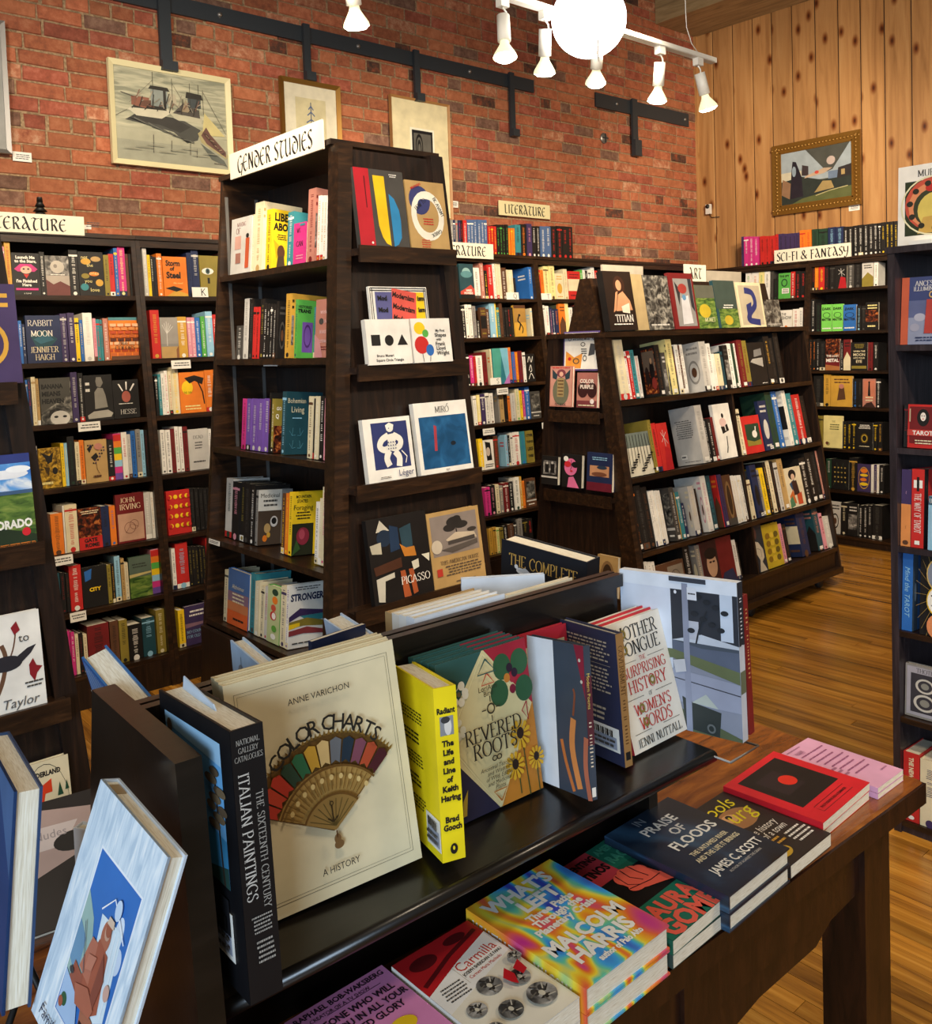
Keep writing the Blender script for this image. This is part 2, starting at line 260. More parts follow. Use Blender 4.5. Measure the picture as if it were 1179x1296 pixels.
# ------------------------------------------------------------------ flat print on a surface
# primitives in face units (u,v in metres, origin at the lower left corner)
def put(mb, prims, org, U, V, w, h, eps=.00015):
    org = Vector(org); U = Vector(U); V = Vector(V); Nn = U.cross(V)   # outward normal
    k = 1; g = random.Random(len(prims)*7+int(w*1000))
    def emit(pts, fs, c):
        nonlocal k
        mb.add([org+U*p[0]+V*p[1]+Nn*(eps*k) for p in pts], fs, c); k += 1
    for pr in prims:
        t, c = pr[0], pr[1]
        if t == 'r': x0, y0, x1, y1 = pr[2:6]; emit([(x0*w, y0*h), (x1*w, y0*h), (x1*w, y1*h), (x0*w, y1*h)], [(0, 1, 2, 3)], c)
        elif t == 'p': emit([(x*w, y*h) for x, y in pr[2]], [tuple(range(len(pr[2])))] if area2(pr[2]) > 0 else [tuple(range(len(pr[2])))[::-1]], c)
        elif t == 'e':
            cx, cy, rx, ry = pr[2:6]; n = 20; emit([(cx*w+rx*w*math.cos(i*2*math.pi/n), cy*h+ry*h*math.sin(i*2*math.pi/n)) for i in range(n)], [tuple(range(n))], c)
        elif t == 'o':   # ring
            cx, cy, rx, ry, q = pr[2:7]; n = 24; emit([(cx*w+rx*w*s*math.cos(i*2*math.pi/n), cy*h+ry*h*s*math.sin(i*2*math.pi/n)) for s in (1, q) for i in range(n)], [(i, (i+1) % n, n+(i+1) % n, n+i) for i in range(n)], c)
        elif t == 'l':   # line of width pr[3] (fraction of w)
            pts = smooth([(x*w, y*h) for x, y in pr[2]]) if len(pr) > 4 else [(x*w, y*h) for x, y in pr[2]]
            vs, fs = ribbon(pts, pr[3]*w/2, pr[3]*w/2, 0); emit(vs, [f[::-1] for f in fs], c)
        elif t == 't':   # text: str, cx, cy, height(frac h), style, maxw(frac w), rot
            s, cx, cy, hh = pr[2:6]; st = pr[6] if len(pr) > 6 else 's'; mw = pr[7] if len(pr) > 7 else .92; rot = R(pr[8]) if len(pr) > 8 else 0
            vs, fs, tw = glyphs(s, st); H = hh*(h if abs(math.cos(rot)) > .25 or st != 'f' and abs(math.cos(rot)) > .1 else w); lim = mw*(w if abs(math.cos(rot)) > .5 else h); sx = min(H, lim/tw); H = min(H, sx*(1.9 if st in 'fF' else 1.3)); cr, sr = math.cos(rot), math.sin(rot)
            q = [((x-tw/2)*sx, (y-.5)*H) for x, y in vs]; q = [(cx*w+x*cr-y*sr, cy*h+x*sr+y*cr) for x, y in q]
            fs = [f if area2([q[i] for i in f]) > 0 else f[::-1] for f in fs]
            emit(q, fs, c)
        elif t == 'g':   # greeked lines of small type
            x0, y0, x1, y1, n = pr[2:7]; vs = []; fs = []
            for i in range(n):
                yy = (y0+(y1-y0)*(i+.5)/n)*h; hh = (y1-y0)/n*h*.22; x = x0+(g.random()*.12*(x1-x0) if n > 1 else 0)
                while x < x1-(g.random()*.15*(x1-x0)):
                    l = (x1-x0)*(.03+.09*g.random())*(2.2 if n < 4 else 1); e = min(x+l, x1); b = len(vs); vs += [(x*w, yy-hh), (e*w, yy-hh), (e*w, yy+hh), (x*w, yy+hh)]; fs.append((b, b+1, b+2, b+3)); x = e+(x1-x0)*.025
            if vs: emit(vs, fs, c)
        elif t == 'v':   # greeked spine title, running down
            x0, y0, x1, y1 = pr[2:6]; vs = []; fs = []; y = y1
            while y > y0:
                l = (.008+.010*g.random()); tall = g.random() < .3; b = len(vs); xa, xb = (x0+(0 if tall else (x1-x0)*.12))*w, (x1-(0 if tall else (x1-x0)*.12))*w; yy = y*h
                for q in (0, 1):
                    b = len(vs); m0 = yy-l*.42*q; vs += [(xa, m0-l*.16), (xb, m0-l*.16), (xb, m0), (xa, m0)]; fs.append((b, b+1, b+2, b+3))
                y -= (l*.9+(.006 if g.random() < .18 else 0))/h
            if vs: emit(vs, fs, c)
def area2(p): return sum(p[i][0]*p[(i+1) % len(p)][1]-p[(i+1) % len(p)][0]*p[i][1] for i in range(len(p)))
# ------------------------------------------------------------------ room shell
def brick_mat(name, a, b_, c):
    m, nt, b = node_mat(name); g = N(nt, 'ShaderNodeTexCoord'); oi = N(nt, 'ShaderNodeObjectInfo'); ad = N(nt, 'ShaderNodeVectorMath', operation='ADD')
    nt.links.new(g.outputs['Object'], ad.inputs[0]); ml = N(nt, 'ShaderNodeMath', operation='MULTIPLY'); ml.inputs[1].default_value = 50.0
    nt.links.new(oi.outputs['Random'], ml.inputs[0]); nt.links.new(ml.outputs[0], ad.inputs[1])
    n = N(nt, 'ShaderNodeTexNoise', i_Scale=22.0, i_Detail=6.0, i_Roughness=.7); nt.links.new(ad.outputs[0], n.inputs['Vector'])
    r = ramp(nt, [(.32, a), (.5, b_), (.68, c)]); nt.links.new(n.outputs[0], r.inputs[0])
    hs = N(nt, 'ShaderNodeHueSaturation'); mr = N(nt, 'ShaderNodeMapRange'); mr.inputs['To Min'].default_value = .75; mr.inputs['To Max'].default_value = 1.2
    nt.links.new(oi.outputs['Random'], mr.inputs[0]); nt.links.new(mr.outputs[0], hs.inputs['Value']); nt.links.new(r.outputs[0], hs.inputs['Color']); nt.links.new(hs.outputs[0], b.inputs['Base Color'])
    n2 = N(nt, 'ShaderNodeTexNoise', i_Scale=70.0, i_Detail=4.0); bp = N(nt, 'ShaderNodeBump', i_Strength=.5, i_Distance=.004); nt.links.new(n2.outputs[0], bp.inputs['Height']); nt.links.new(bp.outputs[0], b.inputs['Normal'])
    b.inputs['Roughness'].default_value = .85; return m
BR = [brick_mat('orange_brick', '8e5036', 'ac6242', 'bc7856'), brick_mat('red_brick', '80432f', '9c523c', 'b06852'), brick_mat('rust_brick', '824a32', 'a05c3c', 'b27250'), brick_mat('brown_brick', '5c4032', '785646', '90705c'),
      brick_mat('dusty_brick', '8a4a32', 'b07050', 'c8a080'), brick_mat('charred_brick', '2c2220', '5a3a2c', '9a4a2c'), brick_mat('clay_brick', '985a3a', 'aa6644', 'b87652')]
M_MORT, _nt, _b = node_mat('lime_mortar')
_n = N(_nt, 'ShaderNodeTexNoise', i_Scale=60.0, i_Detail=5.0); _r = ramp(_nt, [(.35, '7a644a'), (.55, '9c8262'), (.75, 'b8a07c')]); _g = N(_nt, 'ShaderNodeTexCoord')
_nt.links.new(_g.outputs['Object'], _n.inputs['Vector']); _nt.links.new(_n.outputs[0], _r.inputs[0]); _nt.links.new(_r.outputs[0], _b.inputs['Base Color'])
_bp = N(_nt, 'ShaderNodeBump', i_Strength=.8, i_Distance=.01); _nt.links.new(_n.outputs[0], _bp.inputs['Height']); _nt.links.new(_bp.outputs[0], _b.inputs['Normal']); _b.inputs['Roughness'].default_value = .95
WY, WX, CZ = 4.70, 6.92, 4.45
def struct(mb, name, parent=None): return mb.build(name, parent, kind='structure')
wall = struct(MB().box(-.6, WX, WY, WY+.2, 0, CZ, M_MORT), 'wall_back')
def brick_geo(w, h, d, g, mb=None, off=(0, 0, 0), m=None):
    mb = mb or MB(); x, y, z = off; j = lambda a: a*(g.random()-.5)
    c = .004; p = [(x+j(.006), y, z+j(.005)), (x+w+j(.006), y, z+j(.005)), (x+w+j(.006), y, z+h+j(.005)), (x+j(.006), y, z+h+j(.005))]
    f = [(q[0]+(c if i in (0, 3) else -c), y-d+j(.002), q[2]+(c if i < 2 else -c)) for i, q in enumerate(p)]
    return mb.add(p+f, [(4, 5, 6, 7), (0, 1, 5, 4), (1, 2, 6, 5), (2, 3, 7, 6), (3, 0, 4, 7)], m)
def proj(p):
    q = Vector(p)-Vector((0, 0, CH)); z = q.dot(fw)
    return (F*q.dot(r2)/z+PX, F*q.dot(d2)/z+PY) if z > .05 else (9e9, 9e9)
def inview(p, mg=40):
    x, y = proj(p); return -mg < x < 1179+mg and -mg < y < 1296+mg
PIT, LEN = .0761, .2256; cand = []
for r_ in range(32):
    z = 2.02+r_*PIT; head = r_ % 8 == 1; L_ = LEN*.5 if head else LEN; x = .3-(LEN*.5 if r_ % 2 else 0)+(rnd.random()-.5)*.05
    while x < WX-.02:
        l = L_*(1+(rnd.random()-.5)*.06) if head or rnd.random() > .05 else L_*.55
        w_ = min(l, WX-x)-.009
        if w_ > .03: cand.append((x, z, w_, head))
        x += l
cand = [c for c in cand]
vis = sorted([c for c in cand if inview((c[0]+.1, WY, c[1]), 0)], key=lambda c: c[0]*1.0+abs(c[1]-2.6)*.2)
near = set(vis[:300]); g = random.Random(3)
bm_cache = {}
def pick(): return g.choices(range(7), [24, 18, 20, 9, 8, 4, 17])[0]
rest = MB()
for c in cand:
    x, z, w_, head = c; mi = pick(); d = .004+g.random()*.004
    if c in near:
        key = (round(w_, 2), mi, g.randrange(2))
        if key not in bm_cache: bm_cache[key] = brick_geo(round(w_, 2)-.001, .0675, d, g, m=BR[mi]).mesh('brick')
        o = bpy.data.objects.new('brick', bm_cache[key]); C.objects.link(o); o.location = (x, WY, z); o.parent = wall
    else: brick_geo(w_, .0675, d, g, rest, (x, WY, z), BR[mi])
rest.build('brick_courses', wall, kind='stuff')
# pine wall
pw = struct(MB().box(WX, WX+.15, -1.2, WY+.2, 0, CZ, plain('dark_gap', '3a2414', .8)), 'wall_right')
v_, ntp, bp_ = M_PINE, M_PINE.node_tree, None
g_ = ntp.nodes['Texture Coordinate']; vo = N(ntp, 'ShaderNodeTexVoronoi', voronoi_dimensions='2D', i_Scale=1.0, i_Randomness=1.0); sx_ = N(ntp, 'ShaderNodeSeparateXYZ'); cx_ = N(ntp, 'ShaderNodeCombineXYZ'); mpv = N(ntp, 'ShaderNodeMapping'); mpv.inputs['Scale'].default_value = (4.2, 4.2, 2.2)
oi_ = [n for n in ntp.nodes if n.type == 'OBJECT_INFO'][0]; ml_ = N(ntp, 'ShaderNodeMath', operation='MULTIPLY'); ml_.inputs[1].default_value = 91.0
ntp.links.new(oi_.outputs['Random'], ml_.inputs[0]); ntp.links.new(ml_.outputs[0], mpv.inputs['Location'])
ntp.links.new(g_.outputs['Object'], mpv.inputs[0]); ntp.links.new(mpv.outputs[0], sx_.inputs[0]); ntp.links.new(sx_.outputs['Y'], cx_.inputs['X']); ntp.links.new(sx_.outputs['Z'], cx_.inputs['Y']); ntp.links.new(cx_.outputs[0], vo.inputs['Vector']); rk = ramp(ntp, [(.018, '6a4222'), (.05, 'b08458'), (.13, 'ffffff')])
ntp.links.new(vo.outputs['Distance'], rk.inputs[0]); mx = N(ntp, 'ShaderNodeMix', data_type='RGBA', blend_type='MULTIPLY'); mx.inputs[0].default_value = 1
pb = ntp.nodes['Principled BSDF']; src = pb.inputs['Base Color'].links[0].from_socket; ntp.links.new(src, mx.inputs[6]); ntp.links.new(rk.outputs[0], mx.inputs[7]); ntp.links.new(mx.outputs[2], pb.inputs['Base Color'])
pk = {}
y = WY
for i in range(30):
    wd = (.178, .193, .185, .172)[i % 4]
    if wd not in pk:
        c = .009; q = [(0, -wd+.003, 0), (0, -.003, 0), (-.014, -c, 0), (-.014, -wd+c, 0)]
        pk[wd] = MB().prism([(a, b, 0) for a, b, _ in q], (0, 0, CZ-.02), M_PINE).mesh('plank')
    o = bpy.data.objects.new('plank', pk[wd]); C.objects.link(o); o.location = (WX, y, .01); o.parent = pw; y -= wd+.002
struct(MB().box(WX-.035, WX-.012, WY-.03, WY-.002, 0, CZ, M_PINE), 'trim_1')
# floor of narrow strip boards
fl = struct(MB().box(-1.6, WX, -2.2, WY+.2, -.05, -.004, plain('subfloor', '1c1208', .9)), 'floor')
BW_ = .0572; boards = []
for i in range(int((WX+1.6)/BW_)):
    x = -1.6+i*BW_; y = -2.2-rnd.random()*1.2
    while y < WY:
        l = .55+rnd.random()*1.5; boards.append((x, max(y, -2.2), min(y+l, WY))); y += l
def bsize(b):
    ym = (b[1]+b[2])/2; p = (b[0], ym, 0)
    best = 0
    for t in (.1, .5, .9):
        yy = b[1]+(b[2]-b[1])*t
        if inview((b[0], yy, 0), 10): best = max(best, (b[2]-b[1])/((b[0]**2+yy**2+2.5)))
    # boards hidden under the table and the wall units come last
    if b[0] < 1.5 and b[2] < 2: best *= .02
    return best
boards.sort(key=bsize, reverse=True); bb = MB().box(0, BW_-.0016, 0, 1, -.004, 0, M_FLOOR).mesh('floor_board'); rest = MB()
for i, b in enumerate(boards):
    if i < 300:
        o = bpy.data.objects.new('floor_board', bb); C.objects.link(o); o.location = (b[0], b[1], 0); o.scale = (1, b[2]-b[1]-.002, 1); o.parent = fl
    else: rest.box(b[0], b[0]+BW_-.0016, b[1], b[2]-.002, -.004, 0, M_FLOOR)
rest.build('far_floor_boards', fl, kind='stuff')
# ceiling
ce = struct(MB().box(-.6, WX, -1.2, WY, CZ, CZ+.1, M_CEIL), 'ceiling'); pm = MB().box(0, 5.9, 0, .135, -.018, 0, M_CEIL).mesh('ceiling_plank')
for i in range(42):
    o = bpy.data.objects.new('plank', pm); C.objects.link(o); o.location = (.9, -1.1+i*.138, CZ); o.parent = ce
struct(MB().box(6.34, WX-.015, -1.2, WY-.01, 4.20, CZ-.02, M_BEAM), 'beam_1')
# ------------------------------------------------------------------ steel band and brackets on the bricks
def bar(x0, x1, z0, z1, lb):
    t = thing('steel_bar', lb, 'bar', (x0, WY-.02, z0), group='steel bars on the brick wall')
    MB().box(0, x1-x0, -.008, .005, 0, z1-z0, M_STEEL).build('flat_bar', t)
    x = .25
    while x < x1-x0-.05: MB().lathe([(.0, .012), (.012, .01), (.014, 0)], (x, -.008, (z1-z0)/2), M_METAL, 8, (0, -1, 0)).build('bolt', t); x += .92
bar(1.2, 4.84, 3.40, 3.49, 'long black steel bar bolted across the brick wall above the framed boats'); bar(5.53, 6.76, 3.40, 3.51, 'short black steel bar on the bricks near the pine wall')
for i, (x, z0, z1, lb) in enumerate([(2.045, 3.08, 3.95, 'black steel bracket rising above the framed boats picture'), (2.91, 3.17, 3.5, 'thin steel bracket above the gold framed tree picture'), (3.735, 3.17, 3.5, 'thin steel bracket above the pale print with a dark photograph'),
        (4.595, 3.05, 3.5, 'steel bracket hanging free from the right end of the long bar'), (5.985, 3.06, 3.52, 'thick black bracket with a hooked foot on the short bar')]):
    t = thing('steel_bracket', lb, 'bracket', (x, WY-.042, z0), group='brackets of the steel bars'); hw = .032 if i in (0, 4) else .022
    MB().box(-hw, hw, -.01, .01, 0, z1-z0, M_STEEL).build('strap', t); MB().box(-hw, hw+.02, -.03, -.01, 0, .05 if i < 4 else .13, M_STEEL).build('hook', t)
# ------------------------------------------------------------------ bookcases
def side_panel(front0, slope, yback, z1, th, x, m):   # trapezoid in YZ
    return MB().prism([(x, front0, 0), (x, yback, 0), (x, yback, z1), (x, front0+slope*z1, z1)], (th, 0, 0), m)
def tilt(x0, x1, y0, y1, z, deg, th=.022, m=None):   # shelf board sloping down to the back
    k = math.tan(R(deg)); m = m or M_SHELF; a, b = z-k*.03, z-k*(y1-y0)
    return MB().hexa([(x0, y0, z-th), (x1, y0, z-th), (x1, y1, b-th), (x0, y1, b-th), (x0, y0, z), (x1, y0, z), (x1, y1, b), (x0, y1, b)], m)
def wall_case(x0, shelves, label, ax='Y', wd=.93, W0=4.165, SL=.113, back=4.67, ztop=2.152, grp=None):
    """ax 'Y': against the brick wall, local = world.  ax 'X': against the pine wall, built turned by -90 degrees."""
    t = thing('bookcase', label, 'bookcase', group=grp)
    T = .022
    for s in (0, wd-T): side_panel(0, SL, back-W0, ztop, T, s, M_SHELF).build('side_panel', t)
    MB().box(T, wd-T, back-W0-.012, back-W0, .02, ztop, M_DARK).build('back_panel', t)
    d = ztop*SL; MB().box(0, wd, d-.012, back-W0, ztop, ztop+.02, M_SHELF).build('top_board', t)
    MB().box(T, wd-T, d-.002, d+.015, ztop-.035, ztop, M_SHELF).build('header_rail', t)
    for z in shelves: tilt(T, wd-T, z*SL-.004, back-W0-.012, z, 4 if shelves is BS else 3).build('shelf', t)
    MB().box(T, wd-T, .012, .03, .0, shelves[-1]-.022, M_DARK).build('plinth', t)
    if ax == 'Y': t.location = (x0, W0, 0)
    else: t.location = (W0, x0, 0); t.rotation_euler = (0, 0, -math.pi/2)
    return t
LS = [1.876, 1.567, 1.287, 1.0, .70, .437, .155]; BS = [1.876, 1.62, 1.31, 1.06, .77, .48, .23]
GB = 'dark wooden wall bookcases along the brick wall'
wall_case(.80, LS, 'dark wall bookcase at far left under the long section sign', grp=GB); wall_case(1.731, LS, 'dark wall bookcase just left of the tall freestanding unit', grp=GB)
wall_case(2.662, BS, 'dark wall bookcase hidden behind the tall freestanding unit', grp=GB); wall_case(3.593, BS, 'dark wall bookcase just right of the tall freestanding unit', grp=GB)
wall_case(4.524, BS, 'dark wall bookcase behind the art books, second right of the tall unit', grp=GB); wall_case(5.455, BS, 'dark wall bookcase in the corner next to the pine wall', grp=GB)
GS_ = 'dark wooden bookcases along the pine wall'
wall_case(4.472, [1.853, 1.56, 1.286, 1.0, .70, .40, .068], 'dark bookcase on the pine wall nearest the brick corner', 'X', W0=6.43, back=6.90, ztop=2.12, grp=GS_)
wall_case(3.541, [1.904, 1.582, 1.286, 1.014, .703, .399, .068], 'dark bookcase on the pine wall beside the tall right-side unit', 'X', W0=6.43, back=6.90, ztop=2.12, grp=GS_)
# tall freestanding A-shaped units with a display end towards the camera
def end_unit(t, xl0, xls, xr0, xrs, ye0, yes, ztop, yback, shelves, ledges):
    X = lambda z, s: (xl0+xls*z) if s < 0 else (xr0+xrs*z)
    Y = lambda z: ye0+yes*z
    for s, nm in ((-1, 'corner_post'), (1, 'corner_post')):   # posts follow both slopes
        w_ = .055; a = lambda z: (X(z, s), X(z, s)-s*w_)
        x0, x1 = sorted(a(0)); u0, u1 = sorted(a(ztop))
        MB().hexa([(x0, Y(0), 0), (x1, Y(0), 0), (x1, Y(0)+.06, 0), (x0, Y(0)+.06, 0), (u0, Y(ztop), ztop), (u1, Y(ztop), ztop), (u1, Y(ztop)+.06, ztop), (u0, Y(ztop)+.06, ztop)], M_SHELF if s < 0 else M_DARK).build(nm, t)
    i = .052
    MB().hexa([(X(0, -1)+i, Y(0)+.025, 0), (X(0, 1)-i, Y(0)+.025, 0), (X(0, 1)-i, Y(0)+.045, 0), (X(0, -1)+i, Y(0)+.045, 0), (X(ztop, -1)+i, Y(ztop)+.025, ztop-.01), (X(ztop, 1)-i, Y(ztop)+.025, ztop-.01), (X(ztop, 1)-i, Y(ztop)+.045, ztop-.01), (X(ztop, -1)+i, Y(ztop)+.045, ztop-.01)], M_DARK).build('end_panel', t)
    for z in ledges:
        xa, xb = X(z, -1)+i, X(z, 1)-i+.02
        MB().box(xa, xb, Y(z)-.045, Y(z)+.025, z-.022, z, M_SHELF).box(xa, xb, Y(z)-.052, Y(z)-.043, z-.045, z+.010, M_SHELF).build('ledge', t)
    MB().hexa([(X(0, -1), yback, 0), (X(0, 1), yback, 0), (X(0, 1), yback+.022, 0), (X(0, -1), yback+.022, 0), (X(ztop, -1), yback, ztop), (X(ztop, 1), yback, ztop), (X(ztop, 1), yback+.022, ztop), (X(ztop, -1), yback+.022, ztop)], M_SHELF).build('far_panel', t)
    xm = (X(1, -1)+X(1, 1))/2; y0 = Y(1)+.09
    MB().box(xm-.008, xm+.008, Y(ztop)+.06, yback, .02, ztop-.02, M_DARK).build('centre_panel', t)
    for z in shelves:
        for s in (-1, 1):
            xa, xb = sorted((X(z, s)-s*.0, xm+s*.009)); k = (xb-xa)*math.tan(R(5)); za, zb = (z, z-k) if s < 0 else (z-k, z); ya, yb = Y(z)+.055, yback-.001; MB().hexa([(xa, ya, za-.022), (xb, ya, zb-.022), (xb, yb, zb-.022), (xa, yb, za-.022), (xa, ya, za), (xb, ya, zb), (xb, yb, zb), (xa, yb, za)], M_SHELF).build('shelf', t)
    MB().box(X(ztop, -1)-.01, X(ztop, 1)+.01, Y(ztop)+.03, yback+.02, ztop, ztop+.018, M_SHELF).build('top_board', t)
    for s in (-1, 1): MB().box(X(.3, s)-(0 if s < 0 else .02), X(.3, s)+(.02 if s < 0 else 0), Y(.3)+.07, yback-.002, .02, shelves[-1]-.025, M_DARK).build('plinth', t)
gu = thing('display_unit', 'tall dark A-shaped unit with a display end of art books', 'bookcase', group='tall freestanding display units')
end_unit(gu, 1.457, .093, 2.265, -.07, 2.39, .048, 2.262, 3.32, [1.887, 1.562, 1.221, .867, .555], [1.914, 1.527, 1.140, .745])
b = MB()
for x0 in (1.67, 1.80): b.box(x0, x0+.012, 3.3155, 3.3195, .3, 2.2, M_METAL)   # shelf-pin rails
b.build('shelf_rail', gu)
lu = thing('display_unit', 'tall dark unit at the left edge with guidebook and bird book on its end', 'bookcase', group='tall freestanding display units')
end_unit(lu, -.18, .093, .797, -.09, 2.36, .048, 2.262, 3.25, [1.887, 1.562, 1.221, .867, .4], [1.529, 1.132, .733, .357])
# right-hand upright case (faces -X)
ru = thing('bookcase', 'tall dark bluish bookcase at the right edge holding tarot books', 'bookcase', (2.838, 1.25, 0), (0, 0, -math.pi/2))
for x in (0, 1.178): MB().box(x, x+.022, 0, .33, 0, 1.844, M_RIGHT).build('side_panel', ru)
MB().box(.022, 1.178, .318, .33, 0, 1.84, M_RIGHT).build('back_panel', ru)
MB().box(-.004, 1.204, -.004, .334, 1.826, 1.846, M_RIGHT).build('top_board', ru)
for z in (1.543, 1.224, .915, .648, .373, .04): tilt(.022, 1.178, .004, .318, z, {1.543: 6, 1.224: 5, .04: 2}.get(z, 4), .018, M_SHELF if z < .9 else M_RIGHT).build('shelf', ru)
MB().box(.022, 1.178, .01, .025, 0, .02, M_RIGHT).build('plinth', ru)
# art unit: long, double sided, on casters, with a display end facing left
au = thing('art_bookcase', 'long dark double-sided bookcase on casters holding large art books', 'bookcase')
XE, XR, TH_, TS = 3.48, 5.40, 1.60, .148
fy = lambda z: 2.665+TS*z; by = lambda z: 3.475-.12*z
for k, x in enumerate((XE, 4.504, XR-.02)):
    if k == 1: MB().hexa([(x, fy(.14)+.02, .14), (x+.016, fy(.14)+.02, .14), (x+.016, by(.14), .14), (x, by(.14), .14), (x, fy(1.25)+.02, 1.25), (x+.016, fy(1.25)+.02, 1.25), (x+.016, by(1.25), 1.25), (x, by(1.25), 1.25)], M_DARK).build('divider', au)
    else: MB().prism([(x, fy(.12), .12), (x, by(.12), .12), (x, by(TH_), TH_), (x, fy(TH_), TH_)], (.02, 0, 0), M_DARK).build('side_panel', au)
# end face frame: two sloping posts and ledges
for f_, s in ((fy, 1), (by, -1)):
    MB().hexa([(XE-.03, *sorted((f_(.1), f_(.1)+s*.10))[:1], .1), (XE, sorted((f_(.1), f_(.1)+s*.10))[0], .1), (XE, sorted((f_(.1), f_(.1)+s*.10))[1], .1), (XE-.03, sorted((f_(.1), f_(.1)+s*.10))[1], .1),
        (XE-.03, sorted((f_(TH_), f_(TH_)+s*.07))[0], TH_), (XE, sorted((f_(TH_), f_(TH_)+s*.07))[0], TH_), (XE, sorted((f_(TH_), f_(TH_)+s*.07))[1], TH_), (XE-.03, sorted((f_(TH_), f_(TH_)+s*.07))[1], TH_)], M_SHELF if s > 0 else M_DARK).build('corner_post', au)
for z in (1.218, .80, .30): MB().box(XE-.055, XE, fy(z)+.08, by(z)-.06, z-.022, z, M_SHELF).box(XE-.062, XE-.053, fy(z)+.08, by(z)-.06, z-.05, z+.01, M_SHELF).build('ledge', au)
for z, m in ((1.28, M_SHELF), (.90, M_SHELF), (.539, M_SHELF), (.245, M_SHELF)): tilt(XE+.02, XR-.02, fy(z)-.006, 3.13, z, {1.28: 9}.get(z, 11), .026).build('shelf', au); MB().box(XE+.02, XR-.02, 3.146, by(z)-.02, z-.026, z, m).build('shelf', au)
MB().box(XE-.035, XR+.01, fy(TH_)-.012, by(TH_)+.01, TH_-.004, TH_+.022, M_SHELF).build('top_board', au)
MB().box(XE+.02, XR-.02, 3.13, 3.145, .14, TH_-.005, M_DARK).build('centre_panel', au)
MB().box(XE-.02, XR, fy(.1)-.01, by(.1), .085, .12, M_SHELF).build('base_board', au)
MB().box(XE+.02, XR-.02, fy(.2)+.01, fy(.2)+.03, .12, .22, M_DARK).build('kick_board', au)
for x in (XE+.12, XR-.14, XE+1.0):
    for yy in (2.76, 3.38):
        cst = MB(); cst.lathe([(.0, -.012), (.036, -.012), (.036, .012), (.0, .012)], (x, yy, .037), M_STEEL, 14, (0, 1, 0)); cst.box(x-.02, x+.02, yy-.018, yy+.018, .07, .085, M_METAL); cst.build('caster', au)
# wedge-shaped display stand on top
ds = thing('display_easel', 'dark wedge-shaped wooden stand propping up the row of large art books', 'stand', (0, 0, 0))
MB().prism([(3.53, 2.99, 1.622), (3.53, 3.215, 1.622), (3.53, 3.125, 1.90), (3.53, 3.055, 1.90)], (.02, 0, 0), M_SHELF).build('end_panel', ds)
MB().hexa([(3.55, 2.99, 1.622), (5.2, 2.99, 1.622), (5.2, 3.005, 1.622), (3.55, 3.005, 1.622), (3.55, 3.055, 1.90), (5.2, 3.055, 1.90), (5.2, 3.07, 1.90), (3.55, 3.07, 1.90)], M_DARK).build('front_slope', ds)
MB().hexa([(3.55, 3.20, 1.622), (5.2, 3.20, 1.622), (5.2, 3.215, 1.622), (3.55, 3.215, 1.622), (3.55, 3.11, 1.90), (5.2, 3.11, 1.90), (5.2, 3.125, 1.90), (3.55, 3.125, 1.90)], M_DARK).build('back_slope', ds)
o = MB().box(0, .34, 0, .012, 0, .075, 'b4aa98'); o.build('blank_sign', label='blank pale board behind the book with the dark portrait', cat='sign').location = (3.66, 3.08, 1.9005)
o = MB().box(0, .37, 0, .012, 0, .068, 'b4aa98'); o.build('blank_sign', label='blank pale board right of the small ART sign', cat='sign').location = (4.60, 3.08, 1.9005)
# ------------------------------------------------------------------ signs
def sign(text, w_, h_, loc, rotz, label, m=None, style='u', hh=.62, tilt=0, name='section_sign'):
    m = m or M_SIGN; b = MB().box(0, w_, 0, .008, 0, h_, m); put(b, [('t', '17151a', text, .5, .47, hh, style, .93)], (0, 0, 0), (1, 0, 0), (0, 0, 1), w_, h_)
    o = b.build(name, label=label, cat='sign'); o.location = loc; o.rotation_euler = (tilt, 0, rotz); return o
sign('LITERATURE', .52, .088, (.967, 4.392, 2.158), 0, 'white hand-lettered section sign on top of the far left wall bookcase')
sign('GENDER STUDIES', .655, .096, (1.645, 3.215, 2.25), -math.pi/2, 'white section sign reading about gender on the tall freestanding unit')
sign('LITERATURE', .52, .103, (4.445, 4.668, 2.486), 0, 'cream section sign fixed on the bricks above the row of blue spines', M_IVORY)
sign('LITERATURE', .53, .098, (3.575, 4.38, 2.135), 0, 'white section sign half hidden behind the tall unit, under the blue spines')
sign('SCI-FI & FANTASY', .625, .105, (6.648, 3.82, 2.135), -math.pi/2, 'white science fiction section sign on the pine wall bookcase')
sign('ART', .21, .096, (4.34, 3.05, 1.9), 0, 'small white sign reading ART above the art bookcase')
